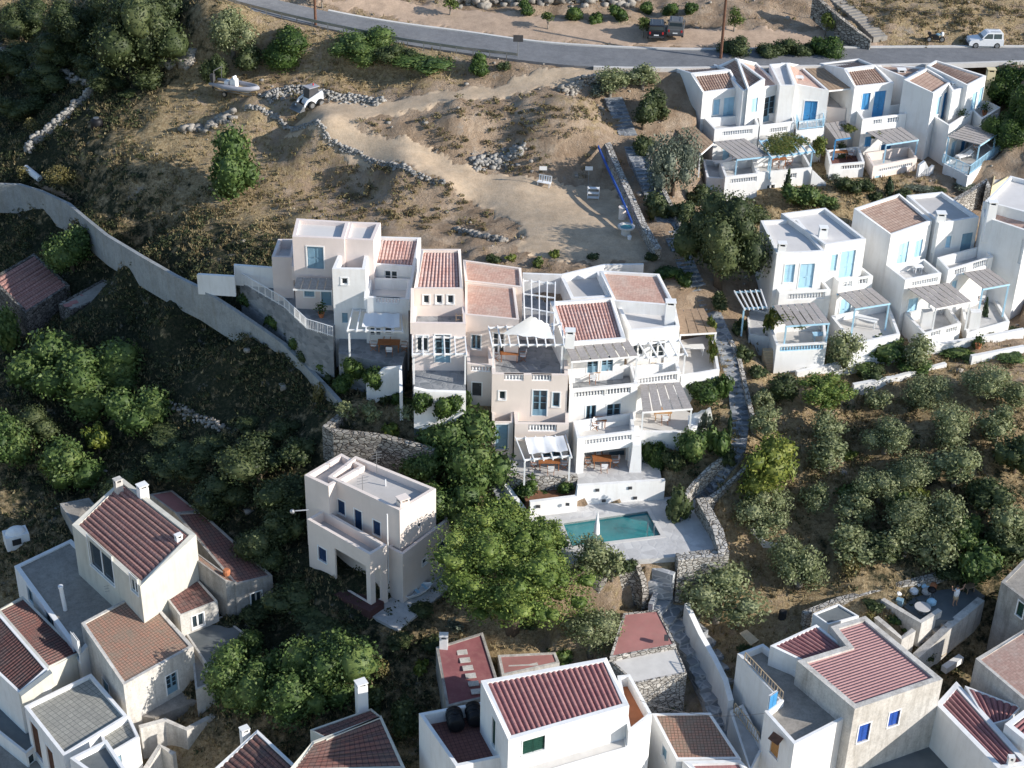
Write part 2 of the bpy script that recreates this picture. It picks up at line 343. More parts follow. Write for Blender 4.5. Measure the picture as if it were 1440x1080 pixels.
carve([(775,850),(850,853),(900,842),(914,860),(908,888),(775,894)],3.4)
carve([(690,625),(700,662),(735,680),(812,690),(940,676),(930,630)],8.0)
def GZ(x,y): return HH(x,y)
nx,ny=len(xs),len(ys); idx=np.arange(nx*ny).reshape(ny,nx)
F=np.stack([idx[:-1,:-1].ravel(),idx[:-1,1:].ravel(),idx[1:,1:].ravel(),idx[1:,:-1].ravel()],1)
HOLES=[]   # polygons cut out of the ground (pool basin)
def make_ground():
    V=np.stack([X,Y,Z],1)
    m,t,b,pos=base('ground_soil',.95,.1)
    at=nn(t,'ShaderNodeAttribute'); at.attribute_name='cov'
    n1=noi(t,pos,.35,6,.65); n2=noi(t,pos,3.5,5,.7); n3=noi(t,pos,.9,6,.7)
    soil=ramp(t,n1,[(.3,(.27,.195,.13)),(.5,(.43,.32,.225)),(.7,(.55,.44,.33))])
    soil=mixc(t,ramp(t,n3,[(.45,gray(0)),(.7,gray(.7))]),soil,(.25,.165,.10))
    straw=ramp(t,n2,[(.3,(.20,.14,.08)),(.5,(.40,.30,.17)),(.7,(.56,.45,.28))])
    green=ramp(t,n2,[(.3,(.014,.020,.012)),(.5,(.035,.042,.024)),(.72,(.085,.075,.048))])  # scrub green kept very dark, painting in the shade of the left slopes
    ad=nn(t,'ShaderNodeMath',operation='ADD'); t.links.new(at.outputs['Fac'],ad.inputs[0])
    sb=nn(t,'ShaderNodeMath',operation='MULTIPLY_ADD'); t.links.new(n3,sb.inputs[0]); sb.inputs[1].default_value=1.3; sb.inputs[2].default_value=-.65; t.links.new(sb.outputs[0],ad.inputs[1])
    c=mixc(t,ramp(t,ad.outputs[0],[(.22,gray(0)),(.42,gray(1))]),soil,straw)
    c=mixc(t,ramp(t,ad.outputs[0],[(.58,gray(0)),(.82,gray(1))]),c,green)
    c=mixc(t,.5,c,ramp(t,noi(t,pos,14,3,.7),[(.3,gray(.5)),(.65,gray(1.0))]),'MULTIPLY')
    # exposed rock
    c=mixc(t,ramp(t,noi(t,pos,.55,7,.75),[(.60,gray(0)),(.68,gray(.75))]),c,(.30,.28,.25))
    t.links.new(c,b.inputs['Base Color']); bump(t,b,noi(t,pos,2.2,8,.75),1.0,.35)
    keep=np.ones(len(F),bool)
    for pl in HOLES:
        ins=inpoly(X,Y,pl); keep&=~(ins[F].all(1))
    me=npmesh('ground',V,F[keep],m,True)
    a=me.attributes.new('cov','FLOAT','POINT'); a.data.foreach_set('value',cov.astype(np.float32))
    o=bpy.data.objects.new('ground',me); COL.objects.link(o); tag(o,kind='structure')
def gzv(x,y):
    i=np.clip(np.searchsorted(xs,x)-1,0,nx-2); j=np.clip(np.searchsorted(ys,y)-1,0,ny-2)
    fx=(x-xs[i])/(xs[i+1]-xs[i]); fy=(y-ys[j])/(ys[j+1]-ys[j]); q=Z.reshape(ny,nx)
    return (q[j,i]*(1-fx)+q[j,i+1]*fx)*(1-fy)+(q[j+1,i]*(1-fx)+q[j+1,i+1]*fx)*fy
def sheet(name,poly,dz,mat,sub=.2):
    "sheet draped over the ground inside poly, with a ragged edge"
    q=[(p.x,p.y) for p in poly]; x0,x1=min(a for a,_ in q),max(a for a,_ in q); y0,y1=min(b for _,b in q),max(b for _,b in q)
    xx=np.arange(x0-.6,x1+.6,sub); yy=np.arange(y0-.6,y1+.6,sub); sx,sy=np.meshgrid(xx,yy); a,b=sx.ravel(),sy.ravel()
    ja=a+.35*np.sin(b*2.1+1.3*np.sin(a*1.7))+.12*np.sin(b*9+a*5); jb=b+.3*np.sin(a*1.9+1.1*np.sin(b*2.3))+.12*np.sin(a*8-b*6)
    ins=inpoly(ja,jb,q); k=np.arange(len(a)).reshape(sx.shape); f=np.stack([k[:-1,:-1].ravel(),k[:-1,1:].ravel(),k[1:,1:].ravel(),k[1:,:-1].ravel()],1)
    kp=ins[f].any(1); V=np.stack([a,b,gzv(a,b)+dz],1); V[~ins,2]-=.1
    f=f[kp]; u,inv=np.unique(f,return_inverse=True); me=npmesh(name,V[u],inv.reshape(f.shape),mat,True)
    o=bpy.data.objects.new(name,me); COL.objects.link(o); tag(o,kind='structure'); return o
def ribbon(name,A,B,dz,mat,kind='structure',th=.35):
    mb=MB(); n=len(A)
    up=Vector((0,0,dz)); dn=Vector((0,0,dz-th)); v=[]
    for a,b in zip(A,B): v+=[a+dn,a+up,b+up,b+dn]
    f=[]
    for i in range(n-1):
        for k in range(3): f.append((i*4+k,i*4+k+1,(i+1)*4+k+1,(i+1)*4+k))
    mb.add(v,f); o=obj(name,mb,mat); 
    if kind: tag(o,kind=kind)
    return o
def gz(x,y):
    i=int(np.clip(np.searchsorted(xs,x)-1,0,nx-2)); j=int(np.clip(np.searchsorted(ys,y)-1,0,ny-2))
    fx=(x-xs[i])/(xs[i+1]-xs[i]); fy=(y-ys[j])/(ys[j+1]-ys[j]); q=Z.reshape(ny,nx)
    return float((q[j,i]*(1-fx)+q[j,i+1]*fx)*(1-fy)+(q[j+1,i]*(1-fx)+q[j+1,i+1]*fx)*fy)
def G(px,py,up=0.0):
    d=ray(px,py); a=70.; q=CAM+d*a
    while a<400:
        q=CAM+d*a
        if q.z<gz(q.x,q.y)+up: break
        a+=.6
    b=a; a-=.6
    for _ in range(14):
        m=(a+b)/2; q=CAM+d*m
        if q.z<gz(q.x,q.y)+up: b=m
        else: a=m
    q=CAM+d*b; return Vector((q.x,q.y,q.z-up))
def inset(poly,t):
    n=len(poly); out=[]
    for i in range(n):
        a,b,c=poly[i-1],poly[i],poly[(i+1)%n]
        u=(b-a).to_2d().normalized(); v=(c-b).to_2d().normalized()
        nu=Vector((-u.y,u.x)); nv=Vector((-v.y,v.x)); k=nu+nv; k=k/max(.3,k.dot(nu)) if k.length>1e-6 else nu
        out.append(Vector((b.x+k.x*t,b.y+k.y*t,b.z)))
    return out
def wallface(mb,A,B,zb,za,zbb,holes,depth,nrm,reveal=True):
    "face from A to B; bottom zb, top za at A and zbb at B; holes (u0,u1,z0,z1)"
    L=(B-A).to_2d().length; ud=Vector(((B.x-A.x)/L,(B.y-A.y)/L,0))
    top=lambda u: za+(zbb-za)*u/L
    pt=lambda u,z: Vector((A.x+ud.x*u,A.y+ud.y*u,z))
    us=sorted(set([0,L]+[min(max(h[k],0),L) for h in holes for k in (0,1)]))
    for u0,u1 in zip(us,us[1:]):
        if u1-u0<1e-4: continue
        hs=sorted([h for h in holes if h[0]<=u0+1e-4 and h[1]>=u1-1e-4],key=lambda h:h[2]); z=zb
        for h in hs:
            if h[2]>z: mb.quad(pt(u0,z),pt(u1,z),pt(u1,h[2]),pt(u0,h[2]))
            z=max(z,h[3])
        mb.quad(pt(u0,z),pt(u1,z),pt(u1,top(u1)),pt(u0,top(u0)))
    if reveal:
        dn=-nrm*depth
        for h in holes:
            a,b,c,d=pt(h[0],h[2]),pt(h[1],h[2]),pt(h[1],h[3]),pt(h[0],h[3])
            mb.quad(a,a+dn,b+dn,b); mb.quad(b,b+dn,c+dn,c); mb.quad(c,c+dn,d+dn,d); mb.quad(d,d+dn,a+dn,a)
def lin(a,b,t): return a+(b-a)*t
def corrug(name,par,fl,fr,br,bl,mat,period=.36,am=.07,along=0,seg=6):
    "tiled / ribbed roof surface. ridges run up the slope (along=0: from fl to bl)"
    if along: fl,fr,br,bl=fr,br,bl,fl
    W_=((fr-fl).length+(br-bl).length)/2; D=((bl-fl).length+(br-fr).length)/2
    n=max(2,round(W_/period))*seg; m=max(1,int(D/1.2)); N=(fr-fl).cross(bl-fl).normalized(); N=N if N.z>0 else -N
    V=[];UV=[];Fc=[];uvf=[]
    for j in range(m+1):
        for i in range(n+1):
            s=i/n; w=j/m; p=lin(lin(fl,fr,s),lin(bl,br,s),w)
            V.append(p+N*(am*(abs(math.sin(math.pi*i/seg))**.8*2-.6))); UV.append((s*W_,w*D))
    for j in range(m):
        for i in range(n):
            q=(j*(n+1)+i,j*(n+1)+i+1,(j+1)*(n+1)+i+1,(j+1)*(n+1)+i); Fc.append(q); uvf.append([UV[k] for k in q])
    mb=MB().add(V,Fc,uvf); return obj(name,mb,mat,par)
FOOT=[]
class Vol:
    "a block of a building: corners (px,py,z) counter-clockwise seen from above, first edge = the front"
    def __init__(s,par,cs,zb,wall,roof=None,drop=.35,t=.28,kind='flat',along=0,period=.27,am=.055,world=False):
        s.par=par; s.c=[Vector(c) if world else P(*c) for c in cs]; s.zb=zb; s.wm=wall; s.rm=roof; s.drop=drop; s.t=t; s.kind=kind; s.along=along; s.period=period; s.am=am
        s.h={}; s.extra=[]; s.n=len(s.c); FOOT.append([(c.x,c.y) for c in s.c])
    def side(s,k):
        A,B=s.c[k],s.c[(k+1)%s.n]; L=(B-A).to_2d().length; u=Vector(((B.x-A.x)/L,(B.y-A.y)/L,0)); return A,B,L,u,Vector((u.y,-u.x,0))
    def hit(s,k,x,y):
        A,B,L,u,n=s.side(k); d=ray(x,y); q=CAM+d*((A-CAM).dot(n)/d.dot(n)); return (q-A).dot(u),q.z
    def win(s,k,x0,y0,x1,y1,style='win',fc=None,pc=None,zfloor=None,uw=None):
        xm,ym=(x0+x1)/2,(y0+y1)/2
        u0=s.hit(k,x0,ym)[0]; u1=s.hit(k,x1,ym)[0]; z1=s.hit(k,xm,y0)[1]; z0=s.hit(k,xm,y1)[1]
        if u1<u0: u0,u1=u1,u0
        if zfloor is not None: z0=zfloor
        L=s.side(k)[2]; u0=max(.08,u0); u1=min(L-.08,u1)
        if u1-u0<.2: return s
        s.h.setdefault(k,[]).append((u0,u1,z0,z1)); s.extra.append((k,u0,u1,z0,z1,style,fc,pc)); return s
    def build(s):
        mb=MB(); n=s.n; dz=s.drop; top=s.c; inn=inset(s.c,s.t)
        for k in range(n):
            A,B,L,u,nr=s.side(k); hs=s.h.get(k,[])
            wallface(mb,A,B,s.zb,A.z,B.z,hs,s.t if dz>.5 and any(e[5]=='bal' and e[0]==k for e in s.extra) else .16,nr)
            a,b=inn[k],inn[(k+1)%n]; mb.quad(A,B,b,a)
            off=(a-A).dot(u); ih=[(max(.01,h[0]-off),min((b-a).to_2d().length-.01,h[1]-off),h[2],h[3]) for h,e in zip(hs,[e for e in s.extra if e[0]==k]) if e[5]=='bal']
            m2=MB(); wallface(m2,a,b,min(a.z,b.z)-dz-.02,a.z,b.z,ih,.1,nr,False); m2.f=[f[::-1] for f in m2.f]; mb.add(m2.v,m2.f)
        w=obj('wall',mb,s.wm,s.par); s.wall=w
        if s.rm:
            r=[Vector((p.x,p.y,p.z-dz)) for p in inn]
            if s.kind=='tile': corrug('roof',s.par,r[0],r[1],r[2],r[3],s.rm,s.period,s.am,s.along)
            else:
                uu=(r[1]-r[0]).normalized(); vv=Vector((0,0,1)).cross(uu)
                mr=MB().add(r,[tuple(range(n))],[[((p-r[0]).dot(uu),(p-r[0]).dot(vv)) for p in r]]); obj('roof',mr,s.rm,s.par)
        for e in s.extra: opening(s,*e)
        return s
WH=(.80,.80,.79)
def opening(s,k,u0,u1,z0,z1,style,fc,pc):
    A,B,L,u,n=s.side(k); zz=Vector((0,0,1)); o=Vector((A.x,A.y,0))
    pt=lambda a,z,d: o+u*a+zz*z+n*d
    fm=fc or M['white']; par=s.par; w=u1-u0
    if style=='bal':
        mb=MB(); mb.obox(pt(u0,z0,-s.t*.8),u*w,n*s.t*.6,zz*.06); mb.obox(pt(u0,z1-.05,-s.t*.8),u*w,n*s.t*.6,zz*.05)
        c=max(2,int(w/.24))
        for i in range(c):
            a=u0+w*(i+.5)/c; mb.lathe(pt(a,z0+.06,-s.t*.5),[(.045,0),(.075,(z1-z0)*.3),(.035,(z1-z0)*.6),(.05,z1-z0-.11)],5)
        obj('balustrade',mb,fm,par); return
    if style=='hole': return
    dark=pc or M['glass']; fw=.07; fr=MB()
    if style!='plain' and w>.5:   # surround standing proud of the wall
        sr=MB(); q=.09
        sr.obox(pt(u0-q,z1,0),u*(w+2*q),n*.03,zz*q); sr.obox(pt(u0-q,z0,0),u*q,n*.03,zz*(z1-z0)); sr.obox(pt(u1,z0,0),u*q,n*.03,zz*(z1-z0))
        if style in('win','shut'): sr.obox(pt(u0-q,z0-.07,0),u*(w+2*q),n*.07,zz*.07)
        obj('surround',sr,M['white'],par)
    d=-.15
    def fr4(a,b,c,e,th=fw,dep=.05,dd=-.12):
        fr.obox(pt(a,c,dd),u*(b-a),n*dep,zz*th); fr.obox(pt(a,e-th,dd),u*(b-a),n*dep,zz*th)
        fr.obox(pt(a,c+th,dd),u*th,n*dep,zz*(e-c-2*th)); fr.obox(pt(b-th,c+th,dd),u*th,n*dep,zz*(e-c-2*th))
    m=(u0+u1)/2
    if style in('win','french'):
        fr4(u0,m,z0,z1) if w>.7 else fr4(u0,u1,z0,z1)
        if w>.7: fr4(m,u1,z0,z1)
        hh=z1-z0
        if style=='french':
            fr.obox(pt(u0+fw,z0+fw,-.11),u*(w-2*fw),n*.03,zz*.5)
            for q in (.5,.75): fr.obox(pt(u0+fw,z0+hh*q,-.115),u*(w-2*fw),n*.035,zz*.04)
        f=obj('window' if style=='win' else 'door',fr,fm,par)
        g=MB().quad(pt(u0,z0,-.145),pt(u1,z0,-.145),pt(u1,z1,-.145),pt(u0,z1,-.145)); obj('pane',g,M['glass'],f)
    elif style in('shut','plain'):
        leafs=[(u0,m-.01),(m+.01,u1)] if w>.7 else [(u0,u1)]
        sh=MB()
        for a,b in leafs:
            sh.obox(pt(a,z0,-.13),u*(b-a),n*.03,zz*(z1-z0))
            nsl=max(3,int((z1-z0)/.16))
            for i in range(nsl): sh.obox(pt(a+.06,z0+.05+(z1-z0-.1)*i/nsl,-.1),u*(b-a-.12),n*.025,zz*((z1-z0-.1)/nsl*.55))
            sh.obox(pt(a,z0,-.1),u*.05,n*.03,zz*(z1-z0)); sh.obox(pt(b-.05,z0,-.1),u*.05,n*.03,zz*(z1-z0))
        obj('shutter',sh,pc or M['blue'],par)
    else:  # door
        leafs=[(u0,m-.008),(m+.008,u1)] if w>1.05 else [(u0,u1)]
        dr=MB()
        for a,b in leafs:
            dr.obox(pt(a,z0,-.14),u*(b-a),n*.04,zz*(z1-z0))
            for c0,c1 in ((.06,.42),(.5,.94)): dr.obox(pt(a+.09,z0+(z1-z0)*c0,-.1),u*(b-a-.18),n*.02,zz*(z1-z0)*(c1-c0))
        dd=obj('door',dr,pc or M['blue'],par)
        hb=MB().sphere(pt(u1-.12 if w<1.05 else m-.1,z0+1.0,-.06),.04,seg=6,rings=4); obj('handle',hb,M['metal'],dd)
def chimney(par,px,py,z,w=.6,h=1.2,mat=None,pot=None,rot=0):
    p=P(px,py,z); c=Vector((p.x,p.y,z)); mb=MB(); mat=mat or M['white']
    mb.cbox((c.x,c.y,z-.6),w,w*.8,h+.6-.28,rot); mb.cbox((c.x,c.y,z+h-.06),w*1.1,w*.95,.07,rot)
    ca,sa=math.cos(rot),math.sin(rot)
    for i,j in ((-1,-1),(1,-1),(1,1),(-1,1)):
        x,y=i*w*.38,j*w*.3; mb.cbox((c.x+x*ca-y*sa,c.y+x*sa+y*ca,z+h-.28),.13,.13,.22,rot)
    o=obj('chimney',mb,mat,par); k=MB().cbox((c.x,c.y,z+h-.27),w*.55,w*.45,.2,rot); obj('flue',k,M['soot'],o)
def wedge(par,pts,t,mat,name='side_wall'):
    "vertical slab: pts world points in one vertical plane, thickened sideways to both sides"
    a=[Vector(p) for p in pts]; d=(a[1]-a[0]); d.z=0
    if d.length<.01: d=a[2]-a[0]; d.z=0
    n=Vector((d.y,-d.x,0)).normalized(); mb=MB().slab([p-n*t/2 for p in a],n,t)
    return obj(name,mb,mat,par)
def wallrun(name,label,cat,pts,th,mat,depth=2.5,group=None,par=None,zb=None,cap=None):
    "free-standing or retaining wall; pts (px,py,ztop)"
    w=[P(*p) for p in pts]; mb=MB(); n=len(w); off=[]
    for i in range(n):
        d=(w[min(i+1,n-1)]-w[max(i-1,0)]); d.z=0; d.normalize(); off.append(Vector((-d.y,d.x,0))*th/2)
    for i in range(n-1):
        a,b,oa,ob=w[i],w[i+1],off[i],off[i+1]
        za=(zb if zb is not None else a.z-depth); zc=(zb if zb is not None else b.z-depth)
        q=[a-oa,b-ob,b+ob,a+oa]; lo=[Vector((q[0].x,q[0].y,za)),Vector((q[1].x,q[1].y,zc)),Vector((q[2].x,q[2].y,zc)),Vector((q[3].x,q[3].y,za))]
        mb.add(lo+q,[(3,2,1,0),(4,5,6,7),(0,1,5,4),(2,3,7,6)]+([(3,0,4,7)] if i==0 else [])+([(1,2,6,5)] if i==n-2 else []))
    o=obj(name,mb,mat,par,at=None if par else (w[0].x,w[0].y,0)); 
    if not par: tag(o,label,cat,group)
    return o
def rail(par,a,b,h=.9,col=None,sp=.16,kind='bars',name='railing',world=False):
    "railing between floor points a and b (px,py,zfloor)"
    A,B=(Vector(a),Vector(b)) if world else (P(*a),P(*b)); mb=MB(); u=(B-A); L=u.length; zz=Vector((0,0,1))
    if kind=='bars':
        mb.bar(A+zz*h,B+zz*h,.06,.05); mb.bar(A+zz*.12,B+zz*.12,.05,.04); n=max(1,int(L/sp))
        for i in range(n+1): q=A+u*(i/n); mb.bar(q+zz*.0,q+zz*h,.03 if i%6 else .07,.03 if i%6 else .07)
    else:
        mb.bar(A+zz*(h-.06),B+zz*(h-.06),.2,.12); mb.bar(A+zz*.06,B+zz*.06,.2,.12); n=max(1,int(L/.24))
        for i in range(n): mb.lathe(A+u*((i+.5)/n)+zz*.1,[(.05,0),(.08,h*.3),(.04,h*.6),(.055,h-.2)],5)
        for q in (A,B): mb.cbox((q.x,q.y,q.z),.22,.22,h+.05,math.atan2(u.y,u.x))
    return obj(name,mb,col or M['white'],par)
def pergola(label,cs,zf,kind='reed',post=None,top=None,posts=(0,1),n=6,group=None,open_=False,cat='pergola'):
    "cs: four top corners (px,py,z) FL FR BR BL; zf: floor height of the posts"
    c=[P(*q) for q in cs]; zz=Vector((0,0,1)); b=(c[0]+c[1]+c[2]+c[3])/4
    t=thing('pergola',label,cat,(b.x,b.y,zf),group); post=post or M['white']; top=top or M['reed']
    for i in posts:
        q=c[i].lerp(b,.04); mb=MB().cbox((q.x,q.y,zf),.13,.13,q.z-zf-.1); obj('leg',mb,post,t)
    
    for i,j in ((0,1),(3,2)): obj('beam',MB().bar(c[i]-zz*.08,c[j]-zz*.08,.1,.14),post,t)
    if kind=='reed':
        for i in range(n):
            s0,s1=i/n+.012,(i+1)/n-.012; q=[lin(c[0],c[1],s0),lin(c[0],c[1],s1),lin(c[3],c[2],s1),lin(c[3],c[2],s0)]
            N=(q[1]-q[0]).cross(q[3]-q[0]).normalized(); ww=(q[1]-q[0]).length; dd=(q[3]-q[0]).length
            vs=[p+N*.03 for p in q]; m2=MB(); m2.slab([p for p in q],N,.05); m2.uv=[[(0,0),(0,dd),(ww,dd),(ww,0)]]+[[(0,0),(ww,0),(ww,dd),(0,dd)]]+[None]*4
            obj('roof_panel',m2,top,t)
    else:
        for i in range(n+1):
            s=i/n; mb=MB(); p,q=lin(c[0],c[1],s),lin(c[3],c[2],s); d=(p-q).normalized(); mb.bar(p+d*.35,q-d*.1,.09,.13); obj('rafter',mb,top,t)
        if kind=='cross':
            for s in (.33,.66): mb=MB(); mb.bar(lin(c[0],c[3],s),lin(c[1],c[2],s),.09,.1); obj('crossbeam',mb,top,t)
    return t
# ------------------------------------------------------------------ materials used by the buildings
M={}
M['white']=plain('white_paint',(.80,.80,.79),.75,.03,.6)
M['lwall']=plain('lime_white',(.79,.785,.77),.85,.05,.5,dirt=.38,dirtc=(.5,.46,.4),bs=.15)
M['cream']=plain('cream_plaster',(.76,.665,.60),.85,.05,.5,dirt=.15,dirtc=(.5,.42,.34),bs=.15)
M['pinkish']=plain('pale_pink_plaster',(.74,.645,.60),.85,.05,.5,dirt=.15,dirtc=(.5,.42,.36),bs=.15)
M['yellow']=plain('yellow_plaster',(.70,.60,.38),.85,.06,.5,dirt=.15,dirtc=(.45,.38,.2))
M['oldw']=plain('stained_white_plaster',(.66,.63,.58),.9,.08,.7,dirt=.8,dirtc=(.27,.24,.2),bs=.3)
M['oldg']=plain('weathered_render',(.40,.38,.35),.95,.15,.8,dirt=.8,dirtc=(.16,.14,.12),bs=.4)
M['oldc']=plain('weathered_cream_render',(.60,.575,.50),.9,.08,.7,dirt=.4,dirtc=(.25,.23,.18))
M['glass']=plain('window_glass',(.03,.045,.055),.12,.3,1,spec=.6)
M['blue']=plain('blue_paint',(.06,.25,.50),.5,.12,2)
M['lblue']=plain('pale_blue_paint',(.38,.60,.74),.55,.08,2)
M['sblue']=plain('grey_blue_paint',(.20,.33,.42),.55,.1,2)
M['navy']=plain('dark_blue_paint',(.02,.05,.12),.5,.15,2)
M['bblue']=plain('strong_blue_paint',(.03,.09,.36),.5,.1,2)
M['green']=plain('dark_green_paint',(.015,.06,.045),.4,.2,2)
M['metal']=plain('grey_metal',(.35,.36,.37),.4,.1,2,metal=.8)
M['soot']=plain('soot',(.03,.03,.03),.9)
M['black']=plain('black_plastic',(.012,.012,.014),.5,.2,2)
M['steel']=plain('dark_steel',(.06,.06,.065),.5,.2,2)
M['rust']=plain('rusty_brown',(.14,.07,.045),.8,.3,3)
M['screed']=plain('grey_roof_screed',(.50,.48,.46),.9,.06,.5,dirt=.25,dirtc=(.3,.28,.26))
M['lscreed']=plain('pale_roof_screed',(.62,.60,.58),.9,.05,.5,dirt=.2,dirtc=(.42,.4,.38))
M['conc']=plain('old_concrete',(.36,.33,.29),.95,.12,.6,dirt=.6,dirtc=(.17,.155,.14),bs=.3)
M['dconc']=plain('dark_roof_coating',(.13,.145,.15),.85,.2,.5,dirt=.5,dirtc=(.2,.2,.19))
M['paleconc']=plain('pale_paving',(.58,.56,.53),.9,.06,1.2,dirt=.3,dirtc=(.4,.38,.36))
M['terr']=stonemat('terrace_slate',(.20,.215,.23),(.36,.37,.38),(.30,.31,.32),1.6,.3)
M['terrl']=stonemat('terrace_flagstone',(.52,.51,.50),(.66,.65,.63),(.58,.57,.56),1.4,.15)
M['stone']=stonemat('dry_stone',(.22,.20,.18),(.46,.43,.38),(.07,.06,.05),2.3,1)
M['stonel']=stonemat('pale_dry_stone',(.36,.34,.31),(.62,.59,.54),(.14,.12,.1),2.6,1)
M['stoned']=stonemat('dark_field_stone',(.13,.12,.11),(.30,.28,.25),(.04,.035,.03),2.3,1)
M['tileR']=tilemat('red_clay_tiles',(.36,.19,.165),(.45,.26,.225),(.14,.06,.05),(.26,.18,.15),.5)
M['tileS']=tilemat('striped_clay_tiles',(.56,.33,.28),(.66,.45,.40),(.28,.13,.11),(.66,.55,.50),.55)
M['tileB']=tilemat('brown_clay_tiles',(.40,.27,.21),(.50,.36,.29),(.16,.10,.08),(.5,.42,.34),.3)
M['tileP']=tilemat('salmon_flat_tiles',(.56,.34,.27),(.66,.44,.35),(.42,.26,.2),(.62,.52,.44),.6,.22,.22,.008)
M['tileO']=tilemat('old_orange_tiles',(.44,.24,.17),(.35,.24,.18),(.12,.08,.06),(.25,.22,.17),.7,.24,.24,.02)
M['tileD']=tilemat('old_dark_tiles',(.26,.12,.10),(.20,.12,.105),(.05,.03,.03),(.13,.13,.12),.6)
M['tileM']=tilemat('maroon_sheet_tiles',(.32,.145,.15),(.38,.19,.185),(.18,.075,.08),(.36,.22,.19),.35,.4,.3,.008)
M['tileK']=tilemat('pink_red_sheet_tiles',(.50,.28,.27),(.56,.32,.30),(.42,.22,.21),(.52,.32,.28),.3,2.4,1.1,.008,rib=.5)
M['maroonc']=plain('maroon_roof_paint',(.24,.09,.095),.75,.15,.7,dirt=.45,dirtc=(.36,.2,.17))
M['redc']=plain('dull_red_roof_paint',(.36,.165,.15),.8,.12,.8,dirt=.4,dirtc=(.3,.2,.17))
M['gtile']=tilemat('grey_roof_paving',(.34,.33,.29),(.40,.39,.34),(.16,.16,.15),(.22,.22,.2),.5,.4,.4,.02)
M['rtile']=tilemat('red_floor_tiles',(.20,.09,.075),(.24,.11,.09),(.10,.05,.05),(.15,.1,.1),.3,.3,.3,.02)
M['reed']=tilemat('weathered_reed_panel',(.40,.37,.36),(.46,.43,.41),(.24,.22,.21),(.33,.28,.23),.4,.09,3,.012)
M['wood']=plain('warm_teak',(.33,.13,.05),.6,.2,4)
M['pwood']=plain('pale_wood',(.46,.36,.24),.7,.15,4)
M['honey']=plain('honey_wood',(.48,.25,.09),.6,.15,4)
M['owood']=plain('weathered_wood',(.34,.24,.16),.8,.2,4)
M['cloth']=plain('white_cloth',(.80,.80,.80),.9,.03,2)
M['rubber']=plain('rubber',(.02,.02,.02),.8)
M['red']=plain('red_paint',(.5,.03,.03),.5)
M['orange']=plain('terracotta',(.45,.17,.08),.8)
M['asphalt']=plain('asphalt',(.20,.205,.215),.9,.10,.35,dirt=.45,dirtc=(.29,.285,.28),bs=.3)
M['gravel']=plain('gravel_track',(.55,.42,.29),.95,.18,.5,dirt=.6,dirtc=(.47,.40,.31),bs=1)
M['parking']=plain('bare_parking_earth',(.50,.37,.27),.95,.12,.5,dirt=.5,dirtc=(.32,.23,.17),bs=.5)
M['water']=plain('pool_water',(.03,.19,.20),.08,.3,.35,bs=.25,spec=.5)
M['poolt']=plain('pool_tiles',(.35,.55,.55),.4,.05,2)
def house(label,px,py,z,group=None,cat='house',name='house'):
    p=P(px,py,z); return thing(name,label,cat,(p.x,p.y,z),group)
GC='terraced houses around the pool'; GR='white and blue terraced houses on the right'; GB='old village houses at the bottom'
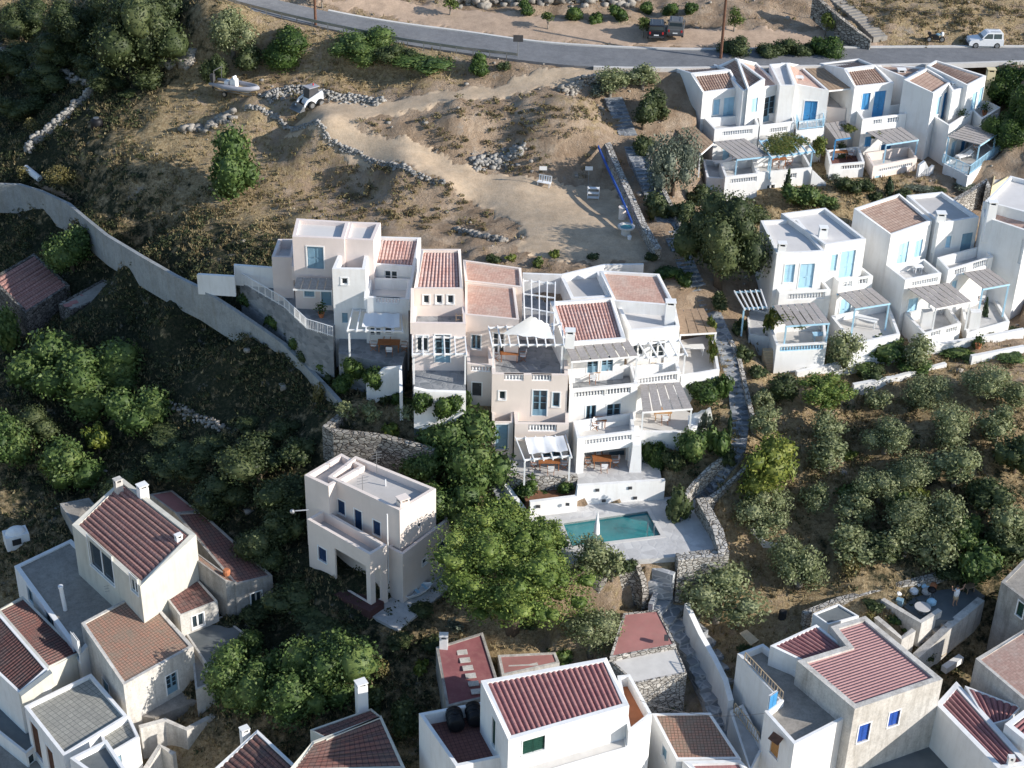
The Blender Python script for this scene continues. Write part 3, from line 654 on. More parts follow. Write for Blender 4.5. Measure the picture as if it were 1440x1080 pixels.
def centre():
    # --- A: pink flat-roofed house
    a=house('pale pink flat-roofed house with small awning, left end of the central terrace row',430,430,15.3,GC)
    za=21.8
    v=Vol(a,[(411,332.5,za),(484,336,za),(491,311.5,za),(417,307,za)],13,M['pinkish'],M['lscreed'],.35,.3)
    v.win(0,432,347,455,378,'door',pc=M['sblue']).win(0,428,408,442,417,'shut',pc=M['sblue']).win(0,452,409,466,430,'door',pc=M['sblue']); v.build()
    Vol(a,[(484,336,za-.1),(525,338,za-.1),(535.5,313,za-.1),(491,311.5,za-.1)],13,M['pinkish'],M['lscreed'],.35,.3).build()
    zl=zt((385,417),15.3,361)
    Vol(a,[(382,361,zl),(411,362,zl),(416,336,zl),(391,336,zl)],12,M['pinkish'],M['lscreed'],.8,.25).build()
    zp=zt((411,430),15.3,374)
    v=Vol(a,[(410,375,zp),(466,377,zp),(470,360,zp),(412,358,zp)],zp-1.25,M['pinkish'],M['lscreed'],.85,.22); v.win(0,428,375.6,455,384,'bal'); v.build()
    pergola('striped grey awning over the door of the pink flat-roofed house',[(412,406,17.9),(467,408,17.9),(470,392,18.4),(417,390.5,18.4)],15.4,'reed',M['white'],M['reed'],(),5,cat='awning')
    # paved terrace with white railing
    t=[P(*q) for q in [(395,428,15.2),(440,440,15.2),(470,472,15.2),(470,430,15.2),(476,415,15.2),(395,410,15.2)]]
    fl=MB().prism([(q.x,q.y) for q in [P(400,432,15.2),P(432,462,15.2),P(468,473,15.2),P(478,420,15.2),P(400,410,15.2)]],11,15.2); obj('terrace',fl,M['terr'],a)
    for p,q in (((400,433,15.2),(432,463,15.2)),((432,463,15.2),(468,474,15.2)),((337,396,15.0),(400,433,15.2))): rail(a,p,q,.95,M['white'])
    mb=MB().prism([(q.x,q.y) for q in [P(337,397,14.9),P(400,434,14.9),P(398,412,14.9),P(345,380,14.9)]],10.5,14.9); obj('terrace',mb,M['terr'],a)
    wallrun('garden_wall','low white garden wall running left from the pink flat-roofed house','wall',[(278,385,15.6),(330,388,16.2),(329,372,16.6),(384,376,17)],.3,M['lwall'],1.9)
    # --- B: blue-white house
    b=house('white house with red striped tile roof and recessed balcony beside the pink flat-roofed house',520,470,14.2,GC)
    zb_=20.3
    v=Vol(b,[(467,378,zb_),(514,379,zb_),(520,345,zb_),(482,343,zb_)],11,M['lwall'],M['lscreed'],1.1,.3)
    v.win(0,480,391,489,400,'win',pc=M['glass']).win(0,481,440,489,454,'shut',pc=M['sblue']); v.build()
    z2=zt((575,480),14.2,420)
    v=Vol(b,[(514,418,z2),(574,421,z2),(578,392,z2),(519,390,z2)],11,M['lwall'],M['lscreed'],.95,.25)
    v.win(0,529,419,562,427.5,'bal').win(0,520,461,536,480,'french').win(0,541,461,551,470,'win').win(0,500,441,508,456,'shut',pc=M['sblue']); v.build()
    zr=zt((578,405),z2-.95,375)
    v=Vol(b,[(519,371,zr),(583,375,zr),(592,334,zr+1.0),(527,332,zr+1.0)],z2-1.2,M['lwall'],M['tileS'],.28,.24,'tile'); v.win(0,541,381,559,414,'french'); v.build()
    A0,A1=P(517,372,zr+.1),P(514,419,z2); wedge(b,[A1,A1+Vector((0,0,-1)),Vector((A0.x,A0.y,z2-1)),A0],.24,M['lwall'])
    B0,B1=P(582,375,zr+.1),P(574,421,z2); wedge(b,[B1,B1+Vector((0,0,-1)),Vector((B0.x,B0.y,z2-1)),B0],.24,M['lwall'])
    mb=MB().prism([(q.x,q.y) for q in [P(476,497,13.9),P(565,515,13.9),P(577,470,13.9),P(478,470,13.9)]],10,13.9); obj('terrace',mb,M['terr'],b)
    pergola('white beam pergola with a white cloth over the terrace of the blue-white house',[(489,463,16.6),(566,465,16.6),(563,437,16.7),(496,436,16.7)],14,'beams',M['white'],M['white'],(0,),6)
    # --- C
    c=house('cream house with long striped tile roof and a hollow balcony with three small windows',615,510,14.2,GC)
    zc=18.0
    v=Vol(c,[(579,454,zc),(655,455,zc),(652,408,zc),(584,406,zc)],10,M['pinkish'],M['terr'],.9,.22)
    v.win(0,586,472,602,494,'win',fc=M['white']).win(0,612,471,633,510,'french',fc=M['sblue']); v.build()
    v=Vol(c,[(582,405.5,19.6),(651,406,19.6),(648,350,20.8),(592,350,20.8)],zc-1,M['cream'],M['tileS'],.28,.24,'tile')
    for x in (595,613,629): v.win(0,x,415,x+9,427,'win')
    v.build()
    A0,A1=P(580,405,19.7),P(579,454,zc); wedge(c,[A1,A1+Vector((0,0,-1)),Vector((A0.x,A0.y,zc-1)),A0],.24,M['cream'])
    mb=MB().prism([(q.x,q.y) for q in [P(582,553,13.7),P(655,553,13.7),P(655,505,13.7),P(582,505,13.7)]],9.5,13.7); obj('terrace',mb,M['terr'],c)
    wallrun('parapet','', '',[(582,545,14.6),(600,549,14.4),(655,551,14.2)],.35,M['lwall'],3.6,par=c)
    pergola('bare white beam pergola in front of the cream house',[(580,497,16.6),(656,497,16.6),(654,474,16.8),(580,472,16.8)],13.8,'beams',M['white'],M['white'],(0,1),5)
    ld_=MB(); A=P(641,508,14.1); up=Vector((0,0,4.3)); lean=Vector((.1,.5,0))
    for dx in (0,.5): ld_.bar(A+Vector((dx,-.3,0)),A+Vector((dx,.1,0))+up,.05,.05)
    for i in range(12): q=A+up*(i+.5)/12+Vector((0,-.3+.4*(i+.5)/12,0)); ld_.bar(q,q+Vector((.5,0,0)),.04,.04)
    tag(obj('ladder',ld_,M['owood'],None,at=A),'wooden ladder leaning on the front of the cream house','ladder')
    # --- D
    d=house('tall cream house with two flat salmon tile roofs and stacked balconies above the stone patio',745,590,8.3,GC)
    zd=18.0
    v=Vol(d,[(654,442,zd),(730,449.5,zd),(724,403,zd+.4),(654,396,zd+.4)],12,M['cream'],M['tileP'],.16,.2)
    v.win(0,663,471,676,491,'win',fc=M['sblue']).win(0,693,469,709,505,'french',fc=M['white']); v.build()
    Vol(d,[(654,395,zd+.5),(735,404,zd+.5),(733,376.5,zd+1.0),(651,365,zd+1.0)],12,M['cream'],M['tileP'],.16,.22).build()
    zD=15.1
    v=Vol(d,[(692,526,zD),(799,528,zD),(796,462,zD),(690,462,zD)],9,M['cream'],M['terr'],.9,.28)
    v.win(0,709,526.5,736.5,535.5,'bal').win(0,748,527,775.5,536,'bal').win(0,701.5,550,711,562,'win').win(0,749,549,769,585,'french',fc=M['sblue']).win(0,777,552,787,572,'win',fc=M['sblue']); v.build()
    zq=11.7
    v=Vol(d,[(724,596,zq),(800,597,zq),(800,572,zq),(722,570,zq)],7,M['cream'],M['terr'],.9,.28)
    v.win(0,743,597,783,607,'bal'); v.win(0,764,628,790,655,'french',fc=M['sblue']); v.build()
    v=Vol(d,[(692,594,11.6),(722,594,11.6),(722,560,11.6),(692,560,11.6)],7,M['cream'],None,.2,.2)
    v.win(0,697,597,714,632,'door',pc=M['sblue']); v.build()
    # left annex: narrow stair corridor with upper door
    v=Vol(d,[(657,512,15.2),(692,514,15.2),(690,480,15.2),(656,478,15.2)],10,M['cream'],M['paleconc'],.9,.25); v.win(0,662,515,690,523,'bal').win(0,664,538,677,557,'door',pc=M['steel']); v.build()
    pergola('white open pergola standing on the upper terrace of the tall cream house',[(692,484,17.2),(793,484,17.2),(789,455,17.4),(687,460,17.4)],14.2,'beams',M['white'],M['white'],(0,1),8)
    pergola('white crossbeam pergola in the gap between the salmon roof and the striped roof',[(738,452,17.4),(779,462,17.4),(781,398,18.2),(736,394,18.2)],14.3,'cross',M['white'],M['white'],(),4)
    pergola('white pergola over the ground floor patio beside the pool wall',[(737,646,10.8),(803,640,10.8),(795,613,10.9),(725,616,10.9)],8.4,'beams',M['white'],M['white'],(0,1),5)
    # --- E3: striped tile
    e=house('cream white house with square striped tile roof and reed-shaded balcony over the pool side',845,600,8.3,GC)
    z3=16.6
    v=Vol(e,[(793,483,z3),(880,476,z3),(862,418,z3+1.2),(774,424,z3+1.2)],10,M['lwall'],M['tileS'],.3,.28,'tile')
    v.win(0,826,503,841,524,'french',fc=M['sblue']).win(0,846,500,862,522,'french',fc=M['sblue']); v.build()
    v=Vol(e,[(801,549,13.8),(897,540,13.8),(890,512,13.8),(799,519,13.8)],7.5,M['lwall'],M['terr'],.9,.26)
    v.win(0,808,550,850,558.5,'bal').win(0,852,546,887,555,'bal').win(0,824,570,838,591,'win',fc=M['sblue']).win(0,853,568,872,600,'french',fc=M['sblue']); v.build()
    v=Vol(e,[(812,617,11.5),(893,607,11.5),(890,580,11.5),(806,592,11.5)],7.3,M['lwall'],M['paleconc'],.9,.26)
    v.win(0,823,615,888,623,'bal').win(0,821,633,884,663,'hole'); v.build()
    v=Vol(e,[(812,606,10.5),(889,597,10.5),(888,590,10.5),(811,599,10.5)],7.3,M['lwall'],None,.1,.1)
    v.win(0,833,632,848,652,'french',fc=M['sblue']).win(0,856,634,880,652,'door',pc=M['sblue']); v.build()
    chimney(e,801,487,16.3,.75,1.5,M['white'])
    pergola('grey reed-panel pergola above the dining balcony of the striped-roof house',[(803,508,16.0),(898,500,16.0),(883,477,16.3),(792,484,16.3)],13,'reed',M['white'],M['reed'],(0,1),7)
    # --- E4
    f=house('white house with flat front roof, salmon back roof and square chimney above the pool',920,520,12.9,GC)
    v=Vol(f,[(885,465,16.3),(956,459,16.3),(950,430,16.3),(865,424,16.3)],9,M['lwall'],M['lscreed'],.45,.28)
    v.win(0,890,483,905,500,'win').win(0,916,479,934,512,'french'); v.build()
    Vol(f,[(863,423,16.9),(950,430,16.9),(927,385,17.6),(843,380,17.6)],9,M['lwall'],M['tileP'],.2,.25).build()
    Vol(f,[(803,420,16.8),(861,417,16.8),(843,380,16.9),(787,386,16.9)],9,M['lwall'],M['screed'],.5,.3).build()
    chimney(f,941,455,15.9,.8,2.1,M['white'])
    v=Vol(f,[(893,531,13.8),(957,523,13.8),(953,508,13.8),(890,514,13.8)],8,M['lwall'],M['paleconc'],.9,.24); v.win(0,897,529,952,538,'bal'); v.build()
    mb=MB().prism([(q.x,q.y) for q in [P(955,534,12.6),P(1008,527,12.6),P(1000,470,12.6),P(950,480,12.6)]],8.5,12.6); obj('terrace',mb,M['paleconc'],f)
    wallrun('parapet','','',[(957,528,13.4),(1010,519,13.4),(1003,478,13.4)],.25,M['lwall'],4,par=f)
    pergola('brown slatted pergola over the side terrace beside the alley steps',[(956,470,15.4),(1008,467,15.4),(990,434,15.5),(951,436,15.5)],12.7,'reed',M['white'],M['owood'],(0,1),4)
    pergola('slim white pergola in front of the flat-roofed house right of the striped roof',[(896,503,15.2),(965,497,15.2),(955,478,15.5),(885,484,15.5)],12.9,'beams',M['white'],M['white'],(1,),5)
    # lower right terrace
    mb=MB().prism([(q.x,q.y) for q in [P(880,604,10.4),P(968,606,10.4),P(985,588,10.4),P(950,570,10.4),P(885,578,10.4)]],7,10.4); obj('terrace',mb,M['paleconc'],f)
    pergola('wide grey reed-panel pergola over the white side terrace below the green climber',[(903,579,13.0),(974,574,13.0),(957,538,13.4),(899,541,13.4)],10.5,'reed',M['white'],M['reed'],(0,1),5)
    wallrun('parapet','','',[(882,606,10.9),(968,607,10.9),(990,588,10.9)],.3,M['lwall'],4,par=f)
    # tapered end wall
    q=P(893,662,8.3); mb=MB(); w0,w1=1.0,.75; mb.add([(q.x-.5,q.y-.2,8),(q.x+.5,q.y-.2,8),(q.x+.5,q.y+3,8),(q.x-.5,q.y+3,8),(q.x-.3,q.y+.1,10.6),(q.x+.35,q.y+.1,10.6),(q.x+.35,q.y+3,10.6),(q.x-.3,q.y+3,10.6)],[(3,2,1,0),(4,5,6,7),(0,1,5,4),(1,2,6,5),(2,3,7,6),(3,0,4,7)]); obj('pier',mb,M['lwall'],f)
    # gap building under the cross pergola
    g=MB().prism([(q.x,q.y) for q in [P(733,455,15),P(782,458,15),P(785,395,15.4),P(735,392,15.4)]],10,[15,15,15.3,15.3]); obj('yard_floor',g,M['terr'],d)
    w=wallrun('garden_wall','low white garden wall between the gravel yard and the salmon-roofed houses','wall',[(735,384,17.1),(790,386,17.1),(850,372,17.1),(905,371,17.1)],.25,M['lwall'],3)
    # ground floor patios
    mb=MB().prism([(q.x,q.y) for q in [P(702,655,8.3),P(735,669,8.3),P(812,667,8.3),P(812,630,8.3),P(695,630,8.3)]],5.5,8.3); obj('patio',mb,M['terrl'],d)
    mb=MB().prism([(q.x,q.y) for q in [P(812,683,8.25),P(930,672,8.25),P(925,640,8.25),P(812,640,8.25)]],5.5,8.25); obj('patio',mb,M['terrl'],e)
    wallrun('stone_wall','curved pale stone wall holding the dining patio under the white cloth pergola','wall',[(700,658,8.5),(716,667,8.5),(735,672,8.5),(770,672,8.5),(812,669,8.5)],.5,M['stonel'],2.8)
def pool():
    zp=6.6
    dk=[P(*q) for q in [(700,742,zp),(745,712,zp),(935,700,zp),(985,705,zp),(1012,778,zp),(955,785,zp),(897,792,zp),(845,806,zp),(760,790,zp)]]
    pw=[P(*q) for q in [(804,768,zp),(929,753,zp),(910,719,zp),(792,736,zp)]]
    # deck as a ring round the pool: four pieces butted
    def quadp(a,b,c,d): return [a,b,c,d]
    mbs=MB(); d0,d1,d2,d3=P(705,800,zp),P(1012,779,zp),P(975,697,zp),P(738,708,zp); p0,p1,p2,p3=pw
    for a,b,c,d in ((d0,d1,p1,p0),(d1,d2,p2,p1),(d2,d3,p3,p2),(d3,d0,p0,p3)):
        mbs.prism([(q.x,q.y) for q in (a,b,c,d)],3.2,zp)
    o=obj('pool_deck',mbs,M['terrl']); tag(o,kind='structure')
    t=thing('swimming_pool','rectangular turquoise swimming pool in the pale stone deck','swimming pool',p0)
    mb=MB(); zz=Vector((0,0,-1.3)); i=inset(pw,.0)
    for a,b in zip(pw,pw[1:]+pw[:1]): mb.quad(b,a,a+zz,b+zz)
    mb.quad(*[q+zz for q in pw]); obj('basin',mb,M['poolt'],t)
    mb=MB().quad(*[q-Vector((0,0,.16)) for q in pw]); obj('water',mb,M['water'],t)
    out=inset(pw,-.32); cp=MB()
    for k in range(4): a,b,c,d=out[k],out[(k+1)%4],pw[(k+1)%4],pw[k]; cp.slab([a+Vector((0,0,.0)),b,c,d],(0,0,1),.035)
    obj('coping',cp,M['paleconc'],t)
    ld=MB()
    for dx in (0,.5):
        q=P(926,752,zp)+Vector((-.35-dx,-.15,0)); ld.tube([q,q+Vector((0,0,.8)),q+Vector((0,.35,.95)),q+Vector((0,.6,.7)),q+Vector((0,.6,-.6))],.025,5)
    obj('ladder_rail',ld,M['metal'],t)
    w=wallrun('white_wall','long white retaining wall behind the pool with square wall lamps','wall',[(745,705,8.0),(810,697,8.0),(812,682,8.4),(935,674,8.4)],.3,M['lwall'],2.2)
    for x,y in ((757,710),(798,707),(840,687),(849,702),(886,684),(893,698)):
        A=P(812,682,8.4);B=P(935,674,8.4); n=Vector((B.y-A.y,-(B.x-A.x),0)).normalized(); d=ray(x,y)
        if x<812: A=P(745,705,8.0); 
        q=CAM+d*((A-CAM).dot(n)/d.dot(n)); mb=MB().cbox((q.x,q.y-.2,q.z-.12),.3,.1,.22); m=obj('wall_lamp',mb,M['steel'],w)
    # stone walls round the terrace below
    wallrun('stone_wall','rough stone wall below the olive trees at the front of the pool','wall',[(800,800,6.2),(843,806,6.2),(880,800,6.2),(897,795,6.5)],.6,M['stone'],4)
    wallrun('stone_wall','thick pale stone wall along the front right edge of the pool deck','wall',[(952,783,7.0),(985,779,7.1),(1018,777,7.3)],.9,M['stonel'],4)
    wallrun('stone_wall','pale cut-stone wall leaning down the right side of the pool deck','wall',[(1018,777,7.4),(1010,745,7.6),(992,712,7.8),(985,700,7.9)],.8,M['stonel'],3.5)
def rows():
    # ---------------- F (three units)
    f=house('first white terraced house below the road, with gabled red roof at its left end',1030,250,16,GR)
    z=22.8
    v=Vol(f,[(988.5,130,z),(1042,123,z),(1027,98,z+1.0),(971.5,104,z+1.0)],14,M['lwall'],M['tileB'],.25,.25,'tile')
    v.win(0,1003,140,1012,161,'shut',pc=M['lblue']).win(0,1017,137,1033,172,'door',pc=M['lblue']); v.build()
    Vol(f,[(971.5,103.5,z+1.0),(1027,98,z+1.0),(1002,89,z+.1),(947,95,z+.1)],14,M['lwall'],M['tileB'],.25,.25,'tile').build()
    Vol(f,[(1045,128,z+.4),(1076,111,z+1.2),(1035,81,z+1.4),(1010,92,z+.6)],14,M['lwall'],M['tileB'],.22,.22,'tile',1).build()
    v=Vol(f,[(1052,126,z+.6),(1097,119,z+.2),(1064,88,z+.5),(1036,82,z+1.5)],14,M['lwall'],M['tileP'],.22,.22)
    v.win(0,1056,138,1065,158,'shut',pc=M['lblue']).win(0,1074,136,1089,170,'french',fc=M['sblue']); v.build()
    v=Vol(f,[(1118,118.5,z+.4),(1166,127,z-.1),(1125,91,z+.1),(1106,88,z+.9)],14,M['lwall'],M['tileP'],.22,.22)
    v.win(0,1130,142,1148,176,'door',pc=M['blue']); v.build()
    Vol(f,[(1097,120,z+.7),(1118,120,z+.7),(1108,88,z+1),(1082,90,z+1)],14,M['lwall'],M['lscreed'],.3,.2).build()
    chimney(f,1049,142,19.6,.9,2.7); chimney(f,1101,135,19.6,.9,3.4); chimney(f,1122,124,21.8,.8,1.2)
    # upper balconies
    v=Vol(f,[(1005,182,20.2),(1068,176,20.2),(1062,160,20.2),(990,166,20.2)],15,M['lwall'],M['terrl'],.85,.22); v.win(0,1016,183,1058,190,'bal'); v.win(0,1016,205,1026,232,'door',pc=M['lblue']).win(0,1040,206,1056,235,'shut',pc=M['sblue']); v.build()
    v=Vol(f,[(1069,177,20.15),(1118,171,20.15),(1114,156,20.15),(1066,160,20.15)],15,M['lwall'],M['terrl'],.85,.22); v.win(0,1082,179,1107,186,'bal'); v.win(0,1085,205,1100,230,'door',pc=M['lblue']); v.build()
    v=Vol(f,[(1120,184,19.5),(1159,180,19.5),(1157,168,19.5),(1118,172,19.5)],15.5,M['lwall'],M['terrl'],.12,.12); v.build()
    for p,q in (((1122,183,19.4),(1158,179,19.4)),((1122,183,19.4),(1119,173,19.4)),((1158,179,19.4),(1156,170,19.4))): rail(f,p,q,.9,M['lblue'])
    # lower terrace block
    v=Vol(f,[(1020,249,17.9),(1067,244,17.9),(1060,222,17.9),(1012,228,17.9)],13,M['lwall'],M['terrl'],.85,.22); v.win(0,1027,250,1064,257,'bal'); v.build()
    v=Vol(f,[(994,249,17.3),(1021,252,17.3),(1016,226,17.3),(988,224,17.3)],13,M['lwall'],M['terrl'],.5,.22); v.build()
    v=Vol(f,[(1066,243,17.7),(1142,236,17.7),(1130,214,17.7),(1060,222,17.7)],13,M['lwall'],M['terrl'],.85,.22)
    v.win(0,1103,244,1120,251,'bal').win(0,1078,260,1089,271,'win').win(0,1097,263,1107,272,'shut'); v.build()
    wedge(f,[P(1142,238,17.7),P(1142,238,17.7)-Vector((0,0,3)),P(1160,268,15.4)-Vector((0,0,1)),P(1160,268,15.4)+Vector((0,0,.8))],.22,M['lwall'])
    pergola('grey reed pergola at the left end of the first white terraced house',[(1036,224,19.1),(1084,219,19.1),(1047,195,19.6),(1003,200,19.6)],17,'reed',M['lblue'],M['reed'],(0,1),6)
    pergola('pale blue pergola carrying the leafy vine on the first white terraced house',[(1084,221,19.3),(1144,212,19.3),(1128,192,19.6),(1068,198,19.6)],17,'beams',M['lblue'],M['lblue'],(0,1),6)
    pergola('dark reed roof beside the left wall of the first white terraced house',[(986,216,19.6),(1003,201,19.6),(945,149,19.6),(926,161,19.6)],16.4,'reed',M['white'],M['owood'],(0,),5)
    # ---------------- G
    g=house('second white terraced house below the road, with bright blue door and brown gabled roof',1240,230,16,GR)
    z=22.9
    v=Vol(g,[(1202,122,z),(1257,116,z),(1231,92,z+1.0),(1187,97.5,z+1.0)],14,M['lwall'],M['tileB'],.25,.25,'tile')
    v.win(0,1212,131,1223,154,'shut',pc=M['blue']).win(0,1228,128,1244,164,'door',pc=M['blue']); v.build()
    Vol(g,[(1187,97,z+1.0),(1231,91.5,z+1.0),(1208,82,z+.2),(1152,89,z+.2)],14,M['lwall'],M['tileB'],.25,.25,'tile').build()
    Vol(g,[(1231,92,z+.2),(1275,110,z+.2),(1302,95,z+.2),(1245,90,z+.2)],14,M['lwall'],M['tileB'],.2,.2).build()
    chimney(g,1265,118,21.6,.8,1.6)
    v=Vol(g,[(1213,168,20.3),(1275,160,20.3),(1268,146,20.3),(1203,153,20.3)],15,M['lwall'],M['terrl'],.9,.22)
    v.win(0,1227,168,1240,175,'bal').win(0,1247,165,1264,173,'bal').win(0,1216,192,1225,206,'shut').win(0,1238,203,1252,219,'shut'); v.build()
    Vol(g,[(1160,150,20.3),(1190,153,20.3),(1193,130,20.8),(1165,128,20.8)],14,M['cream'],M['terrl'],.3,.2).build()
    v=Vol(g,[(1162,156,19.9),(1189,153,19.9),(1188,145,19.9),(1160,148,19.9)],15,M['lwall'],M['terrl'],.85,.2); v.win(0,1163,157,1183,165,'bal').build()
    v=Vol(g,[(1167,232,17.5),(1216,228,17.5),(1208,206,17.5),(1162,211,17.5)],13,M['lwall'],M['rtile'],.85,.22); v.win(0,1183,232,1215,238,'bal').build()
    v=Vol(g,[(1228,234,17.3),(1290,222,17.3),(1280,206,17.3),(1216,214,17.3)],13,M['cream'],M['terrl'],.9,.22); v.win(0,1236,233,1282,238,'bal'); v.win(0,1230,247,1238,256,'shut',pc=M['lblue']); v.build()
    pergola('small grey reed pergola between the first and second terraced houses',[(1175,196,18.9),(1196,193,18.9),(1190,170,19.4),(1158,174,19.4)],16.7,'reed',M['blue'],M['reed'],(0,),4)
    pergola('grey reed pergola under the bright blue door of the second terraced house',[(1246,203,18.9),(1292,196,18.9),(1268,179,19.3),(1218,186,19.3)],16.5,'reed',M['lblue'],M['reed'],(0,1),6)
    pergola('dark reed roof bridging the first and second terraced houses',[(1166,127,22.5),(1196,124,22.5),(1154,93,22.9),(1128,93,22.9)],18,'reed',M['white'],M['owood'],(),5,cat='lean-to roof')
    wallrun('garden_steps_wall','stepped white wall beside the blank shaded side of the corner house','wall',[(1292,232,17.2),(1300,226,17.5),(1306,238,16.6),(1312,232,16.8)],.3,M['lwall'],2.5)
    # ---------------- H corner house
    h=house('white corner house with blank shaded side wall and pale blue railed balcony',1340,250,16,GR)
    z=23.0
    v=Vol(h,[(1313,131,z),(1338,115,z),(1302.5,95.5,z+.6),(1271,112,z+.6)],14,M['lwall'],M['tileB'],.22,.22)
    v.win(0,1317,137,1322,160,'shut',pc=M['lblue']).win(0,1325,131,1332,165,'shut',pc=M['blue']); v.build()
    v=Vol(h,[(1361,120,z+.2),(1387,106.5,z+.2),(1316,84.5,z+.7),(1303,92,z+.7)],14,M['lwall'],M['tileB'],.22,.22,'tile')
    v.win(0,1366,131,1372,156,'shut',pc=M['lblue']).win(0,1376,124,1381,150,'shut',pc=M['lblue']); v.build()
    Vol(h,[(1340,128,z-.2),(1362,121,z-.2),(1340,108,z),(1330,112,z)],14,M['lwall'],M['lscreed'],.2,.2).build()
    chimney(h,1337,158,19.8,.85,3.2); 
    chimney(h,1386,144,19.8,.8,3.6,M['yellow'])
    v=Vol(h,[(1335,177,20.2),(1368,156,20.2),(1345,140,20.2),(1305,158,20.2)],13.5,M['lwall'],M['terrl'],.8,.22)
    v.win(0,1344,178,1362,184,'bal'); v.win(0,1337,200,1343,222,'door',pc=M['lblue']).win(0,1351,198,1357,214,'shut'); v.build()
    v=Vol(h,[(1381,168,20.1),(1407,151,20.1),(1386,140,20.1),(1364,152,20.1)],13,M['lwall'],M['terrl'],.8,.22); v.win(0,1384,162,1404,172,'bal').build()
    v=Vol(h,[(1327,230,17.0),(1361,248,17.0),(1405,215,17.0),(1380,195,17.0)],13,M['lwall'],M['paleconc'],.12,.15)
    v.win(0,1328,248,1336,259,'win',fc=M['lblue']).win(0,1338,250,1345,256,'hole'); v.build()
    for p,q in (((1325,229,17),(1362,246,17)),((1362,246,17),(1403,215,17)),((1403,215,17),(1440,198,17))): rail(h,p,q,.95,M['lblue'],.14)
    pergola('grey reed pergola with pale blue posts over the balcony of the white corner house',[(1378,204,19.3),(1402,188,19.3),(1360,175,19.6),(1333,193,19.6)],17,'reed',M['lblue'],M['reed'],(0,1,3),7)
    Vol(h,[(1395,262,16.6),(1440,236,16.6),(1440,195,16.6),(1404,218,16.6)],12,M['yellow'],M['terrl'],.2,.2).build()
    # ---------------- I
    i=house('white house with two flat grey roofs at the left end of the lower right row',1130,480,12,GR)
    z=19.5
    v=Vol(i,[(1092.5,357,z),(1160,353,z),(1122.5,307.5,z),(1069.5,310,z)],12,M['lwall'],M['lscreed'],.3,.25)
    v.win(0,1103,372,1117,397,'shut',pc=M['lblue']).win(0,1124,371,1144,405,'door',pc=M['lblue']); v.build()
    v=Vol(i,[(1161,344,z+.2),(1218,336,z+.2),(1161,292,z+.2),(1098.5,300,z+.2)],12,M['lwall'],M['lscreed'],.35,.25)
    v.win(0,1168,358,1177,381,'shut',pc=M['lblue']).win(0,1181,353,1201,390,'door',pc=M['lblue']); v.build()
    chimney(i,1098,362,18.9,.7,1.4); chimney(i,1156,338,19.1,.7,1.3)
    v=Vol(i,[(1096,412,16.2),(1168.5,408,16.2),(1156,392,16.2),(1086,396,16.2)],11,M['lwall'],M['terrl'],.9,.22)
    v.win(0,1108,412,1160,421,'bal').win(0,1107,444,1123,470,'door',pc=M['sblue']).win(0,1130,444,1142,460,'shut',pc=M['sblue']); v.build()
    v=Vol(i,[(1180,396,16.5),(1228,388,16.5),(1210,374,16.5),(1162,380,16.5)],11,M['lwall'],M['terrl'],.9,.22)
    v.win(0,1185,396,1198,404,'bal').win(0,1207,392,1220,400,'bal').win(0,1168,418,1175,441,'shut',pc=M['lblue']).win(0,1181,420,1196,449,'door',pc=M['lblue']); v.build()
    v=Vol(i,[(1092,486,14.2),(1163,482,14.2),(1160,450,14.2),(1080,454,14.2)],9.5,M['lwall'],M['paleconc'],.85,.22); v.win(0,1097,486,1158,493,'bal',fc=M['lblue']).build()
    v=Vol(i,[(1200,484,13.7),(1266,470,13.7),(1250,428,13.7),(1168,444,13.7)],9.5,M['lwall'],M['paleconc'],.5,.25); v.build()
    v=Vol(i,[(1053,470,13.4),(1092,476,13.4),(1088,440,13.4),(1050,432,13.4)],9.5,M['lwall'],M['terrl'],.15,.15); v.build()
    pergola('grey reed pergola half covered by vine on the leftmost house of the lower right row',[(1105,458,15.9),(1167,454,15.9),(1146,426,16.3),(1087,430,16.3)],13.4,'reed',M['lblue'],M['reed'],(0,1),6)
    pergola('grey reed pergola over the sun table terrace of the lower right row',[(1202,434,15.8),(1252,426,15.8),(1226,405,16.2),(1177,413,16.2)],13.2,'reed',M['lblue'],M['reed'],(0,1),5)
    pergola('open pale blue pergola at the corner of the lower right row beside the alley',[(1046,433,16.0),(1078,431,16.0),(1070,408,16.0),(1033,410,16.0)],13.3,'beams',M['lblue'],M['white'],(0,),5)
    st=MB()
    for k in range(9):
        a=P(1085,520,11.6); b=P(1078,488,13.4); q=a.lerp(b,k/9); st.cbox((q.x+.2,q.y,q.z-1.2),1.1,.55,1.2)
    obj('steps',st,M['pwood'],i)
    # ---------------- J
    j=house('white house with brown tile roof and grey flat roof, lower right row',1290,440,13,GR)
    z=19.6
    v=Vol(j,[(1253,330,z),(1311,310,z),(1264.5,272,z+.8),(1201,293,z+.8)],12,M['lwall'],M['tileB'],.22,.22)
    v.win(0,1262,342,1276,373,'door',pc=M['lblue']).win(0,1286,338,1296,361,'shut',pc=M['lblue']); v.build()
    v=Vol(j,[(1321,314,z),(1377,305,z),(1325,269.5,z+.2),(1275,274.5,z+.2)],12,M['lwall'],M['screed'],.35,.25)
    v.win(0,1330,332,1337,348,'shut',pc=M['lblue']).win(0,1351,328,1366,358,'door',pc=M['sblue']); v.build()
    chimney(j,1316,345,17.2,.8,3.2); 
    v=Vol(j,[(1273,394,16.8),(1324,384,16.8),(1300,364,16.8),(1246,373,16.8)],11,M['lwall'],M['terrl'],.85,.22)
    v.win(0,1282,393,1318,400,'bal').win(0,1276,420,1289,448,'shut',pc=M['lblue']); v.build()
    v=Vol(j,[(1334,380,17.1),(1397,361,17.1),(1382,345,17.1),(1318,362,17.1)],11,M['lwall'],M['terrl'],.9,.22)
